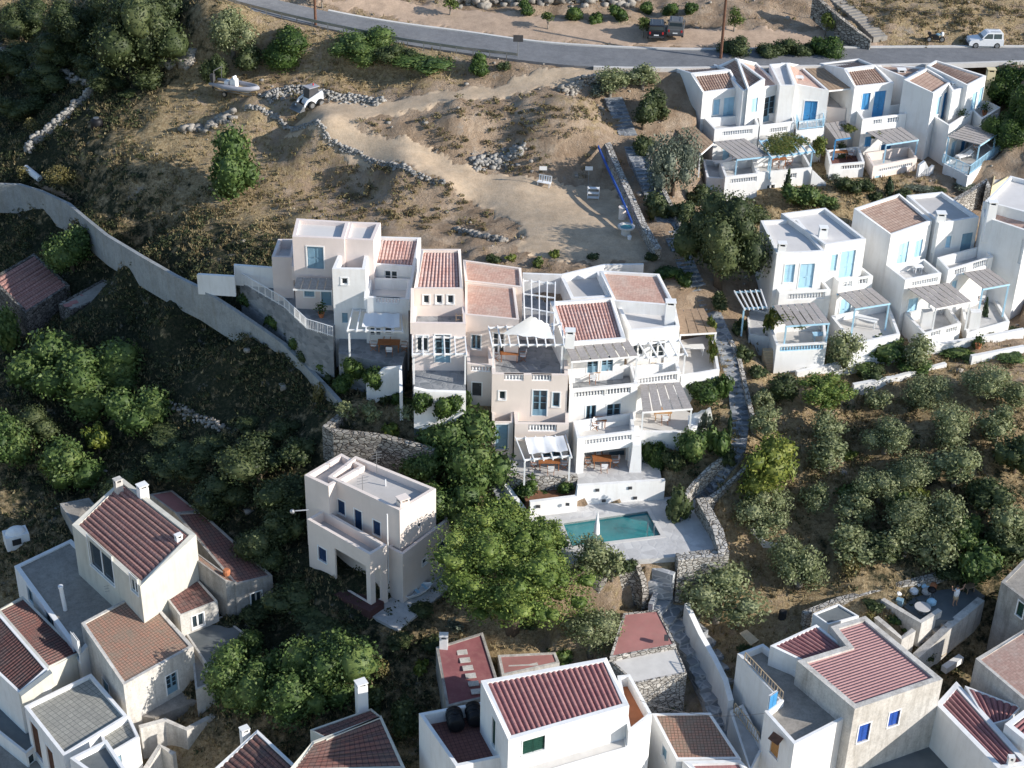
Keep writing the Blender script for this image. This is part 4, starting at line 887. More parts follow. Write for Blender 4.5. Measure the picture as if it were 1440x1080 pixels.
    v.win(0,1342,377,1358,386,'bal').win(0,1368,367,1388,377,'bal').win(0,1338,395,1345,408,'shut',pc=M['lblue']); v.build()
    v=Vol(j,[(1300,470,13.6),(1352,455,13.6),(1330,425,13.6),(1272,440,13.6)],9.5,M['lwall'],M['terrl'],.8,.25); v.win(0,1308,466,1322,473,'bal').win(0,1330,461,1345,468,'bal').build()
    v=Vol(j,[(1360,470,12.9),(1420,452,12.9),(1395,410,12.9),(1350,420,12.9)],9,M['lwall'],M['terrl'],.3,.25); v.build()
    for x,y in ((1299,470),(1366,470)): q=P(x,y,12.2); obj('pillar',MB().cbox((q.x,q.y,9.5),.9,.7,5.0),M['lwall'],j)
    pergola('large grey reed pergola carried by white pillars in the middle of the lower right row',[(1316,434,15.6),(1366,424,15.6),(1334,398,16.1),(1276,406,16.1)],12.8,'reed',M['white'],M['reed'],(0,1),6)
    pergola('grey reed pergola beside the big blank wall in the lower right row',[(1382,406,16.2),(1420,399,16.2),(1390,378,16.6),(1354,384,16.6)],13,'reed',M['lblue'],M['reed'],(0,1),5)
    pergola('dark reed lean-to roof between the two houses of the lower right row',[(1218,336,17.6),(1249,333,17.6),(1214,313,18.2),(1192,315,18.2)],14,'reed',M['white'],M['owood'],(),5,cat='lean-to roof')
    # ---------------- K
    k=house('tall white house with blank shaded wall and pink tile strip, right edge',1400,430,13,GR)
    v=Vol(k,[(1384,305,20.2),(1445,325,20.2),(1470,303,20.8),(1383,283,20.8)],10,M['lwall'],M['tileP'],.2,.25); v.win(0,1434,335,1440,372,'shut',pc=M['white']); v.build()
    Vol(k,[(1385,283,21.2),(1460,303,21.2),(1480,262,21.2),(1421,247,21.2)],10,M['lwall'],M['lscreed'],.35,.25).build()
    chimney(k,1388,330,18.6,.75,3.2)
    wallrun('stone_wall','sloping pale stone garden wall between the corner house and the grey flat roof','wall',[(1340,282,16.6),(1365,268,17.0),(1388,252,17.6),(1390,262,17.5)],.5,M['stonel'],2.5)
    wallrun('garden_wall','low white wall along the front of the lower right row','wall',[(1120,522,11.9),(1200,506,12.2),(1290,488,12.4),(1370,475,12.7),(1440,462,13.0)],.35,M['lwall'],3)
    wallrun('garden_wall','pale retaining wall above the olive grove under the lower right row','wall',[(1200,540,11.3),(1262,528,11.5),(1330,510,11.8)],.35,M['lwall'],2.5)
    wallrun('garden_wall','white boundary wall at the right edge above the olive grove','wall',[(1366,500,12.3),(1440,486,12.6)],.35,M['lwall'],2.5)
def gable(par,cs,zb,wall,roof,zr,t=.22,kind='flat',**k):
    pass
def village():
    # ---------------- villa
    v_=house('detached cream cube villa with dark blue shutters and roof terrace among the trees',520,800,2.5,None)
    zT=10.0; wm=M['cream']
    v=Vol(v_,[(428,668,9.9),(462,684,9.9),(513,655,9.9),(480,637.5,9.9)],1.5,wm,M['screed'],.55,.28); v.build()
    v=Vol(v_,[(461,670,zT),(562,718,zT),(613,687,zT),(500,641,zT)],1.5,wm,M['screed'],.6,.28)
    v.win(0,475,704,485,723,'shut',pc=M['navy']).win(0,499,718,509,753,'shut',pc=M['navy']).win(0,525,733,535,753,'shut',pc=M['navy']).win(1,588,735,593,742,'win'); v.build()
    # front balcony block with open porch
    zB=zt((524,861),1.8,780)
    v=Vol(v_,[(432,730,zB+.1),(520,780,zB+.1),(544,766,zB+.1),(455,716,zB+.1)],1.0,wm,M['screed'],.85,.25)
    v.win(0,448,771,459,789,'shut',pc=M['navy']).win(0,472,784,515,833,'hole').win(1,528,800,536,845,'hole'); v.build()
    mb=MB().prism([(q.x,q.y) for q in [P(470,836,2.6),P(520,860,2.6),P(540,846,2.6),P(490,824,2.6)]],1,2.6); obj('porch_floor',mb,M['rtile'],v_)
    zR=zt((567,848),1.9,779)
    v=Vol(v_,[(545,769,zR),(566,780,zR),(634,728,zR),(610,712,zR)],1,wm,M['rtile'],.5,.25)
    v.win(1,594,785,601,793,'win').win(1,616,762,626,785,'shut',pc=M['navy']); v.build()
    chimney(v_,567,724,9.0,.8,1.6,wm,rot=.6)
    mb=MB(); q=P(547,838,1.9); mb.tube([(q.x,q.y-.1,1.9),(q.x,q.y-.1,9.6)],.06,6); obj('drainpipe',mb,M['white'],v_)
    mb=MB(); q=P(545,716,zB); mb.tube([(q.x-.1,q.y-.1,5.2),(q.x-.1,q.y-.1,10)],.05,6); obj('drainpipe',mb,M['white'],v_)
    def antenna(par,px,py,z,h,label=None):
        q=P(px,py,z); mb=MB().tube([q,q+Vector((0,0,h))],.03,5)
        for k in range(3): c=q+Vector((0,0,h-.15-.25*k)); mb.bar(c+Vector((-.4,-.15,0)),c+Vector((.4,.15,0)),.025,.025)
        o=obj('antenna',mb,M['metal'],par,at=q)
        if not par: tag(o,label,'antenna')
        return o
    antenna(v_,530,668,zT-.3,2.2); antenna(v_,510,690,zT-.6,1.3)
    q=P(427,717,8); mb=MB().tube([P(434,717,8),P(427,717,8)+Vector((-.6,-.3,.1))],.06,6).sphere(P(427,717,8)+Vector((-.8,-.4,.1)),.2); obj('lamp',mb,M['metal'],v_)
    # ---------------- W cluster
    w=house('house under the large red ribbed roof with chimneys at both ends, bottom left',190,820,2,GB)
    zA,zR_=4.6,6.0
    v=Vol(w,[(101,738,zA),(197,824.5,zA),(276,752,zR_),(173,672.5,zR_)],-3,M['oldc'],M['tileR'],.16,.4,'tile',1,.42,.08)
    v.win(0,127,770,157,807,'win',fc=M['white'],pc=M['glass']).win(0,184,812,193,832,'win'); v.build()
    chimney(w,167,688,5.9,.6,1.0,M['oldw'],rot=.7); chimney(w,201,693,6.2,.75,.8,M['lwall'],rot=.7); chimney(w,252,765,5.3,.5,.9,M['lwall'],rot=.7)
    w2=house('low white house with bare concrete flat roof and white stovepipe, bottom left',110,850,-2,GB)
    z=zt((26,838),-3.2,795)
    v=Vol(w2,[(20,796,z),(112,922,z),(184,836,z),(100,758,z)],-7,M['lwall'],M['conc'],.12,.35)
    v.win(0,40,830,46,846,'win',fc=M['sblue']).win(0,66,867,76,885,'win',fc=M['sblue']).win(0,103,899,110,922,'win',fc=M['sblue']); v.build()
    q=P(92,858,z-.1); obj('stovepipe',MB().tube([q,q+Vector((-.1,0,2.3))],.16,10).tube([q+Vector((-.1,0,2.15)),q+Vector((-.1,0,2.35))],.2,10),M['lwall'],w2)
    antenna(w2,158,850,z-.1,2.0)
    w3=house('stained white house with old orange tile roof in the bottom left cluster',220,980,-3,GB)
    z=zt((178,1003),-3.2,964)+1.2
    v=Vol(w3,[(173.5,963.5,z),(272,908.5,z),(201,829.5,z+.9),(114,876,z+.9)],-8,M['oldw'],M['tileO'],.1,.25)
    v.win(0,234,947,250,975,'french',fc=M['sblue'],pc=M['glass']).win(3,146,960,153,975,'shut',pc=M['sblue']); v.build()
    w4=house('house with grey paved flat roof and raised white kerb, bottom left corner',110,1040,-5,GB)
    z4=z-1.6
    v=Vol(w4,[(89,1063,z4),(180,1007,z4),(128,947,z4),(34,993,z4)],-12,M['lwall'],M['gtile'],.25,.25)
    v.win(3,47,1024,56,1060,'shut',pc=M['rust']).win(3,68,1056,76,1085,'shut',pc=M['rust']); v.build()
    Vol(w4,[(98,1066,z4+.5),(150,1104,z4+.5),(180,1085,z4+.5),(150,1040,z4+.5)],-12,M['lwall'],M['dconc'],.4,.25).build()
    v=Vol(w4,[(152,1062,z4-.2),(196,1036,z4-.2),(182,1006,z4-.2),(140,1030,z4-.2)],-12,M['lwall'],M['gtile'],.3,.2); v.win(0,165,1062,172,1080,'door',pc=M['sblue']); v.build()
    w5=house('white gable-end house with very dark tile roof at the bottom left edge',30,950,-5,GB)
    z5=z4+.6
    Vol(w5,[(68,941,z5+.8),(113,917,z5-.3),(32,838,z5-.3),(-4,858,z5+.8)],-12,M['oldc'],M['tileD'],.1,.2,'tile',1,.3,.05).build()
    Vol(w5,[(26,974,z5-.3),(68,941,z5+.8),(-4,858,z5+.8),(-60,893,z5-.3)],-12,M['lwall'],M['tileD'],.1,.2,'tile',1,.3,.05).build()
    mb=MB(); A,B=P(26,974,z5-.25),P(70,941,z5+.9); mb.slab([A,B,B-Vector((0,0,1)),A-Vector((0,0,1))],(.6,-.8,0),.5); obj('gable_wall',mb,M['oldc'],w5)
    v=Vol(w5,[(36,1060,-4.4),(60,1040,-4.4),(24,975,-4.4),(-40,1000,-4.4)],-12,M['lwall'],M['dconc'],.2,.2); v.win(0,40,1060,50,1075,'win'); v.build()
    v=Vol(w5,[(0,1100,-5.6),(70,1090,-5.6),(38,1030,-5.6),(-20,1045,-5.6)],-12,M['lwall'],M['conc'],.15,.25).build()
    w7=house('tiny lean-to with worn red tile roof beside the big red ribbed roof',260,870,-1,GB)
    z7=z+.9
    v=Vol(w7,[(253,866,z7),(306,845,z7),(262,796,z7+.5),(221,824,z7+.5)],-5,M['oldw'],M['tileD'],.08,.15); v.win(0,270,864,287,882,'win'); v.build()
    w8=house('old stone and plaster house with long dark tile roof and a brick pot chimney',330,860,-1,GB)
    z8=z7+1.3
    v=Vol(w8,[(331,822,z8-.1),(383,809,z8-.4),(283,719,z8+.4),(246,722,z8+.7)],-5,M['oldg'],M['tileD'],.06,.2)
    v.win(0,353,833,368,848,'win',fc=M['oldw']); v.build()
    v=Vol(w8,[(317,817,z8+.4),(333,818,z8),(270,772,z8+.6),(262,777,z8+.9)],-5,M['oldg'],M['tileO'],.05,.12); v.build()
    Vol(w8,[(247,722,z8+.3),(278,718,z8),(242,689,z8),(210,695,z8+.3)],-5,M['oldg'],M['redc'],.06,.15).build()
    q=P(319,808,z8+.3); obj('chimney_pot',MB().lathe(q,[(.25,0),(.3,.35),(.22,.5)],10),M['orange'],w8)
    w9=house('single-storey annex with smooth purple-grey flat roof beside the fig tree',300,910,-2,GB)
    z9=zt((262,886),-1.5,886)
    Vol(w9,[(300,950,-.4),(343,889,-.4),(312,866,-.4),(259,888,-.4)],-5,M['oldw'],M['dconc'],.05,.15).build()
    v=Vol(w9,[(275,970,-.9),(300,960,-.9),(275,905,-.9),(268,905,-.9)],-6,M['oldw'],M['conc'],.08,.15); v.win(1,279,948,285,962,'win'); v.build()
    yd=MB().prism([(q.x,q.y) for q in [P(180,1003,-3.0),P(215,1010,-3),P(305,975,-3),P(285,940,-3),P(200,960,-3)]],-7,-3.0); obj('yard_floor',yd,M['conc'],w3)
    wallrun('old_wall','crumbling whitewashed yard wall below the stained white house','wall',[(196,1022,-2.4),(232,1012,-2.6),(262,1025,-2.8),(300,1005,-3.0)],.4,M['oldw'],3)
    wallrun('old_wall','broken white wall stub beside the dark yard under the fig tree','wall',[(205,1080,-3.6),(225,1048,-3.2),(245,1060,-3.4)],.4,M['oldw'],3)
    a=house('house with small pointed red tile gable and square chimney at the bottom edge',350,1070,-2,GB)
    za=-.4
    Vol(a,[(300,1082,za-1),(365,1130,za-1),(420,1080,za),(362,1026,za)],-8,M['lwall'],M['tileD'],.1,.22,'tile',1,.4,.06).build()
    chimney(a,345,1040,za-1.0,.6,1.1,M['lwall'],rot=.6)
    b=house('broad house with dark red tile roof and tall white chimney at the bottom edge',490,1050,-2,GB)
    zb_=.9
    Vol(b,[(405,1084,zb_-.8),(570,1080,zb_-.8),(536,1006,zb_+.3),(440,1042,zb_+.3)],-7,M['oldc'],M['tileD'],.08,.2,'tile',1,.4,.05).build()
    Vol(b,[(459,1040,zb_+.3),(536,1008,zb_+.3),(522,996,zb_-.3),(436,1026,zb_-.3)],-7,M['oldc'],M['tileD'],.08,.15,'tile',1,.4,.05).build()
    chimney(b,509,998,zb_-.3,.75,2.6,M['lwall'],rot=.5)
    # ---------------- X bottom centre
    x=house('large white house with maroon ribbed roof and two-level terraces, bottom centre',760,1050,-2,GB)
    zx=6.0
    v=Vol(x,[(715,1041,zx),(885,992,zx),(853,924.5,zx+.9),(676,957,zx+.9)],-5,M['lwall'],M['tileM'],.14,.34,'tile',0,.37,.08)
    v.win(0,735,1038,766,1058,'shut',pc=M['green']).win(3,692,1010,697,1050,'shut',pc=M['green']); v.build()
    zt_=zt((593,1090),-2.4,1004)
    v=Vol(x,[(641,1078,zt_),(718,1062,zt_),(676,987,zt_),(589,1003,zt_)],-5,M['lwall'],M['rtile'],.95,.25); v.build()
    v=Vol(x,[(884,1030,4.4),(917,1004,4.4),(886,948,4.6),(868,950,4.6)],-5,M['lwall'],M['orange'],.9,.22); v.build()
    v=Vol(x,[(720,1100,3.2),(884,1052,3.2),(878,1010,3.2),(716,1050,3.2)],-5,M['lwall'],M['paleconc'],.1,.2); v.build()
    for k,(a0,b0) in enumerate(((640,1018),(667,1011))):
        q=P(a0,b0,zt_-.9); q.y-=.2
        t=thing('water_tank',['black plastic water tank on the roof terrace, the one nearer the outer wall','black plastic water tank on the roof terrace, the one nearer the maroon roof'][k],'water tank',(q.x,q.y,zt_-.92),'black water tanks on the white roof terrace',.2)
        mb=MB().tube([q+Vector((0,-.75,.62)),q+Vector((0,-.7,.62)),q+Vector((0,.7,.62)),q+Vector((0,.75,.62))],[.45,.58,.58,.45],14)
        for yy in (-.35,0,.35): mb.tube([q+Vector((0,yy-.04,.62)),q+Vector((0,yy+.04,.62))],.61,14)
        obj('body',mb,M['black'],t,True); mb=MB().lathe(q+Vector((0,0,1.16)),[(.2,0),(.2,.1),(.12,.13)],10); obj('lid',mb,M['black'],t)
        mb=MB()
        for yy in (-.45,.45): mb.cbox((q.x,q.y+yy,q.z),.9,.12,.18)
        obj('base',mb,M['steel'],t)
    x4=house('small white house with patchy salmon tile roof right of the maroon ribbed roof',990,1050,-2,GB)
    v=Vol(x4,[(951,1068,1.2),(1042,1067,1.2),(999,1002,1.6),(917,1003,1.6)],-6,M['lwall'],M['tileO'],.06,.2); v.win(3,931,1050,938,1068,'shut',pc=M['sblue']); v.build()
    Vol(x4,[(985,1095,1.0),(1060,1090,1.0),(1041,1068,1.3),(960,1070,1.3)],-6,M['lwall'],M['tileM'],.2,.3).build()
    x5=house('dark brick-red flat-roofed house with white stained strip and small chimney under the pine',650,940,0,GB)
    v=Vol(x5,[(628,994,1.9),(706,975,1.9),(679,889,2.6),(613,910,2.6)],-2,M['oldg'],M['maroonc'],.08,.2); v.build()
    mb=MB()
    for k in range(6): A=P(650+k*4,918+k*11,2.35-.06*k); mb.cbox((A.x,A.y,A.z+.02),.75,.5,.06,.2)
    obj('white_slabs',mb,M['oldw'],x5)
    chimney(x5,624,912,2.4,.6,1.3,M['lwall'])
    x6=house('flat red roof with white painted patches behind the maroon ribbed roof',745,935,0,GB)
    v=Vol(x6,[(706,950,2.0),(787,932,2.0),(781,917,2.1),(700,921,2.1)],-2,M['oldw'],M['redc'],.06,.2); v.build()
    mb=MB(); q=P(742,931,2.05); mb.prism([(c.x,c.y) for c in [P(715,937,2),P(757,935,2),P(752,923,2),P(718,926,2)]],1.95,1.99); obj('white_patch',mb,M['oldw'],x6)
    x7=house('stone shed with smooth dull red roof beside the alley steps',905,890,2,GB)
    v=Vol(x7,[(857,925,3.1),(951,907,3.1),(926,857,3.5),(877,862,3.5)],0,M['stonel'],M['redc'],.05,.18); v.build()
    q=P(937,898,3.7); obj('vent',MB().cbox((q.x,q.y,3.6),.3,.3,.35),M['steel'],x7)
    x8=house('low stone outbuilding with cracked concrete flat roof in front of the red shed',910,935,0,GB)
    Vol(x8,[(893,961,2.6),(966,946,2.6),(951,910,2.75),(856,927,2.75)],-2,M['stonel'],M['paleconc'],.04,.15).build()
    # ---------------- Y bottom right
    y=house('big white house with L-shaped pink-red roof and bright blue shutters, bottom right',1200,1040,-2,GB)
    zy=5.6
    v=Vol(y,[(1202,997,zy),(1326,955,zy),(1217,866,zy+.3),(1168,881,zy+.3),(1190,908,zy+.2),(1121,929,zy+.2)],-5,M['oldw'],M['tileK'],.16,.42)
    v.win(0,1207,1019,1222,1042,'shut',pc=M['bblue']).win(0,1250,1001,1264,1020,'shut',pc=M['bblue']); v.build()
    v=Vol(y,[(1117,1047,4.1),(1202,1003,4.1),(1073,905,4.3),(1037,919,4.3),(1096,984,4.2),(1075,1000,4.1)],-5,M['lwall'],M['conc'],.55,.25)
    v.win(5,1083,1036,1096,1065,'shut',pc=M['honey']).win(4,1080,975,1090,995,'plain'); v.build()
    v=Vol(y,[(1140,935,5.2),(1190,910,5.2),(1148,878,5.5),(1083,908,5.5)],0,M['lwall'],M['tileM'],.12,.2,'tile',0,.36,.08); v.build()
    rail(y,(1047,929,4.2),(1100,985,4.1),.75,M['pwood'],.3)
    v=Vol(y,[(1055,1085,.6),(1074,1050,.6),(1045,990,.8),(1026,1000,.8)],-5,M['lwall'],M['terrl'],.5,.2); v.win(0,1045,1060,1053,1080,'shut',pc=M['sblue']); v.build(); rail(y,(1032,1002,1.0),(1066,1045,1.0),.9,M['pwood'],.3)
    v=Vol(y,[(1165,878,5.0),(1208,866,5.0),(1179,849,5.1),(1143,863,5.1)],-1,M['lwall'],M['dconc'],.12,.12); v.build()
    mb=MB().slab([P(1083,1036,3.4)+Vector((-.2,-.3,.1)),P(1097,1046,3.4)+Vector((-.2,-.3,.1)),P(1097,1046,3.4)+Vector((.2,.1,.35)),P(1083,1036,3.4)+Vector((.2,.1,.35))],(0,0,1),.05); obj('window_hood',mb,M['rust'],y)
    y4=house('low building with plain dark grey flat roof below the blue-shuttered house',1290,1060,-3,GB)
    Vol(y4,[(1180,1095,-.6),(1330,1110,-.6),(1371,1062,-.6),(1313,1008,-.6)],-7,M['oldw'],M['dconc'],.06,.25).build()
    y5=house('white house with narrow maroon ribbed roof sloping to the bottom right corner',1390,1030,-1,GB)
    v=Vol(y5,[(1316,990,3.2),(1405,1082,3.2),(1450,1075,3.3),(1345,958,3.3)],-6,M['lwall'],M['tileM'],.16,.38,'tile',1,.36,.08); v.build()
    v=Vol(y5,[(1390,1020,3.2),(1420,1012,3.2),(1437,994,3.5),(1357,964,3.5)],-6,M['lwall'],M['tileM'],.12,.12,'tile',0,.36,.08); v.build()
    v=Vol(y5,[(1413,1018,4.0),(1455,1052,4.0),(1490,1010,4.0),(1440,998,4.0)],-6,M['lwall'],M['tileM'],.14,.4,'tile',0,.36,.08); v.build()
    q=P(1416,1078,3.2); chimney(y5,1420,1076,3.1,.4,.8,M['lwall'])
    y7=house('old white house with faded pink tile roof at the right edge, bottom corner',1420,950,0,GB)
    v=Vol(y7,[(1372,926,4.4),(1450,992,4.4),(1520,945,5.2),(1440,885,5.2)],-4,M['oldw'],M['tileP'],.08,.25); v.build()
    y9=house('old grey stone house with concrete roof and green shutter at the right edge',1425,840,3,GB)
    v=Vol(y9,[(1408,818,7.2),(1450,850,7.2),(1500,808,7.2),(1440,786,7.4)],0,M['oldg'],M['conc'],.08,.25); v.win(0,1430,846,1440,868,'shut',pc=M['green']); v.build()
    sh=house('small grey concrete-roofed shed behind the big red ribbed roof',110,725,0,None,'shed','shed')
    Vol(sh,[(104,738,1.2),(136,712,1.2),(125,700,1.4),(84,708,1.4)],-3,M['oldg'],M['conc'],.05,.2).build()
    q=P(24,762,-1.2); ov=thing('outdoor_oven','white outdoor bread oven in the shaded yard at the left edge','oven',q); obj('body',MB().cbox((q.x,q.y,q.z-.3),1.9,1.3,1.3,.5),M['lwall'],ov); obj('dome',MB().sphere((q.x,q.y,q.z+1.0),.85,.6,.5,12,8,.5),M['lwall'],ov,True); obj('mouth',MB().cbox((q.x+.25,q.y-.72,q.z+.25),.7,.12,.5,.5),M['soot'],ov)
    mb=MB().prism([(c.x,c.y) for c in [P(522,866,1.95),P(560,886,1.95),P(645,815,1.95),P(610,790,1.95),P(560,830,1.95)]],.5,1.95); tag(obj('villa_path',mb,M['terrl']),kind='structure')
    q=P(588,834,2.0); dn=thing('dinghy','small white dinghy lying on the path at the villa corner','dinghy',(q.x,q.y,2.0),None,.65); m2=MB()
    pr=[(-1.3,.45),(-.3,.6),(.7,.5),(1.4,0),(.7,-.5),(-.3,-.6),(-1.3,-.45)]; m2.add([(x,y,.45) for x,y in pr]+[(x*.75,y*.55,.02) for x,y in pr],[tuple(range(7,14))[::-1]]+[(i,(i+1)%7,7+(i+1)%7,7+i)[::-1] for i in range(7)])
    m2.add([(x*.93,y*.88,.45) for x,y in pr]+[(x*.7,y*.5,.1) for x,y in pr],[tuple(range(7,14))]+[(i,(i+1)%7,7+(i+1)%7,7+i) for i in range(7)]); m2.add([(x,y,.45) for x,y in pr]+[(x*.93,y*.88,.45) for x,y in pr],[(i,(i+1)%7,7+(i+1)%7,7+i) for i in range(7)])
    objl('hull',m2,M['white'],dn); objl('thwart',MB().obox((-.3,-.5,.34),(.25,0,0),(0,1.0,0),(0,0,.04)),M['lblue'],dn); objl('thwart',MB().obox((.5,-.42,.34),(.2,0,0),(0,.84,0),(0,0,.04)),M['lblue'],dn)
    # ---------------- ruin on the left
    r=house('old stone barn with red tile roof on the left beside the scrub',50,440,4,None,'barn','stone_barn')
    zr=zt((43,483),4,440)
    Vol(r,[(36,440,zr),(98,401,zr),(48,356,zr+.5),(-14,392,zr+.5)],0,M['stoned'],M['tileR'],.1,.3,'tile',1,.75,.1).build()
    s=house('roofless stone shed with grey slab top right of the stone barn',120,440,5,None,'shed','stone_shed')
    zs=zt((99,472),4.6,437)
    Vol(s,[(99,437,zs),(185,403,zs+.2),(144,393,zs+.2),(82,427,zs)],0,M['stoned'],M['conc'],.06,.3).build()
    mb=MB()
    for a0,b0 in ((104,425),(118,414),(132,406),(140,404),(95,429)): q=P(a0,b0,zs); mb.cbox((q.x,q.y,zs-.04),.7,.6,.07,.5)
    obj('broken_tiles',mb,M['redc'],s)
# ------------------------------------------------------------------ vegetation
LM={'olive':leafmat('olive_leaves',(.12,.145,.06),(.23,.265,.125),(.37,.39,.22)),
'fig':leafmat('fig_leaves',(.04,.08,.02),(.10,.16,.045),(.19,.25,.075)),
'pine':leafmat('pine_needles',(.07,.12,.025),(.145,.21,.045),(.27,.33,.08)),
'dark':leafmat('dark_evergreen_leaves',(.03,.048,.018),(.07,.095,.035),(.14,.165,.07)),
'lemon':leafmat('bright_citrus_leaves',(.08,.115,.02),(.18,.22,.04),(.30,.32,.07)),
'bush':leafmat('bush_leaves',(.03,.05,.02),(.07,.095,.035),(.12,.15,.06)),
'ivy':leafmat('ivy_leaves',(.025,.05,.012),(.06,.11,.025),(.12,.18,.04)),
'cypress':leafmat('cypress_leaves',(.02,.04,.02),(.045,.075,.035),(.08,.12,.05)),
'dry':leafmat('dry_yellow_leaves',(.12,.11,.03),(.22,.19,.07),(.32,.26,.12)),
'vine':leafmat('vine_leaves',(.05,.08,.015),(.12,.16,.03),(.25,.22,.06)),
'grey':leafmat('grey_green_leaves',(.09,.11,.075),(.16,.19,.14),(.26,.29,.22)),
'sapling':leafmat('sapling_leaves',(.06,.09,.02),(.12,.16,.04),(.18,.22,.06))}
M['bark']=plain('bark',(.12,.09,.065),.95,.25,3,bs=.5)
M['pbark']=plain('pale_bark',(.28,.25,.21),.95,.2,3,bs=.5)
KD={#        leaf size, density, core, lobes, lobe radius, trunk h factor, vertical squash
'olive':(.17,1.7,.50,11,.40,1.05,.85),'fig':(.24,2.0,.72,9,.44,.95,.8),'pine':(.21,3.2,.5,52,.25,1.25,.78),'dark':(.2,2.0,.74,10,.42,.9,.9),
'lemon':(.24,1.6,.66,9,.42,1.05,.95),'bush':(.17,1.9,.72,6,.5,.62,.8),'ivy':(.17,2.2,.80,7,.46,.6,.8),'cypress':(.14,2.6,.8,5,.5,1.0,1.0),'dry':(.16,1.2,.35,6,.45,.6,.75),
'vine':(.18,2.0,.5,8,.4,.3,.5),'grey':(.18,1.6,.5,7,.46,.8,.85),'sapling':(.18,1.6,.45,5,.48,1.9,1.0)}
CM={}
def leaves(P0,N0,size,rng,aspect=.6):
    n=len(P0); N=N0+rng.normal(0,.75,(n,3)); N/=np.linalg.norm(N,axis=1)[:,None]
    A=np.cross(N,rng.normal(0,1,(n,3))); A/=np.linalg.norm(A,axis=1)[:,None]+1e-9; B=np.cross(N,A)
    s=size*(.6+.8*rng.random(n))[:,None]; a=A*s*.5; b=B*s*.5*aspect
    V=np.stack([P0-a,P0+b,P0+a,P0-b],1).reshape(-1,3); F_=np.arange(4*n).reshape(-1,4); return V,F_
def crownmesh(kind,r,var):
    key=(kind,round(math.log(r)*2.2),var)
    if key in CM: return CM[key]
    r=math.exp(key[1]/2.2); ls,den,core,nl,lr,_,sq=KD[kind]; rng=np.random.default_rng(abs(hash((kind,key[1],var)))%99991 if False else (len(kind)*131+ord(kind[0])*17+key[1]*7+var*13+500))
    if r>3.2: nl=int(nl*1.5); lr*=.84
    d=rng.normal(0,1,(nl,3)); d/=np.linalg.norm(d,axis=1)[:,None]; c=d*(rng.random(nl)**.45)[:,None]*(1-lr*.9)
    if kind=='cypress': c=np.stack([np.zeros(nl),np.zeros(nl),np.linspace(-.75,.8,nl)],1)*1.0; 
    c[:,2]*=sq if kind!='cypress' else 1; rad=lr*(.7+.55*rng.random(nl))
    if kind=='cypress': rad=np.interp(c[:,2],[-.8,-.2,.8],[.5,.6,.2])
    c[:,2]=np.maximum(c[:,2],-.55) if kind!='cypress' else c[:,2]
    n=int(den*9*r*r/(ls*ls*.6)); n=min(max(n,160),26000); k=rng.choice(nl,n,p=rad**2/np.sum(rad**2))
    u=rng.normal(0,1,(n,3)); u[:,2]+=.25; u/=np.linalg.norm(u,axis=1)[:,None]
    q=c[k]+u*(rad[k]*(.62+.5*rng.random(n)))[:,None]
    dd=np.linalg.norm(q[:,None]-c[None],axis=2)/rad[None]; dd[np.arange(n),k]=9; keep=dd.min(1)>.72
    q=q[keep]; u=u[keep]; V,F_=leaves(q*r,u,ls,rng,.62)
    vs=[V]; fs=[F_]; o=len(V)
    if core>0:
        seg,ri=8,6
        th=np.pi*np.arange(ri+1)/ri; ph=2*np.pi*np.arange(seg)/seg
        T,PH=np.meshgrid(th,ph,indexing='ij'); S=np.stack([np.sin(T)*np.cos(PH),np.sin(T)*np.sin(PH),np.cos(T)],-1).reshape(-1,3)
        ff=[]
        for i in range(ri):
            for j in range(seg): ff.append((i*seg+j,(i+1)*seg+j,(i+1)*seg+(j+1)%seg,i*seg+(j+1)%seg))
        ff=np.array(ff)
        for i in range(nl):
            vs.append((c[i]+S*(rad[i]*core*(1+.22*rng.normal(0,1,(len(S),1)).clip(-1,1))))*r); fs.append(ff+o); o+=len(S)
    me=npmesh('crown',np.concatenate(vs),np.concatenate(fs),LM[kind]); CM[key]=(me,c*r,rad*r,r); return CM[key]
TM={}
def trunkmesh(kind,key,c,r,h,pale):
    k2=(kind,key,round(h/r,1))
    if k2 in TM: return TM[k2]
    mb=MB(); t0=max(.05,r*.075); fork=Vector((0,0,h*.45)); mb.tube([Vector((0,0,-.4)),Vector((t0*.4,0,h*.2)),fork],[t0*1.3,t0,t0*.8],7)
    for i in range(min(6,len(c))):
        q=Vector((c[i][0],c[i][1],c[i][2]+h)); m_=fork.lerp(q,.5)+Vector((0,0,-.1*r)); mb.tube([fork,m_,q],[t0*.6,t0*.4,t0*.12],5)
    me=bpy.data.meshes.new('trunk'); me.from_pydata(mb.v,[],mb.f); me.materials.append(M['pbark' if pale else 'bark']); me.polygons.foreach_set('use_smooth',[True]*len(me.polygons)); TM[k2]=me; return me
NB={}
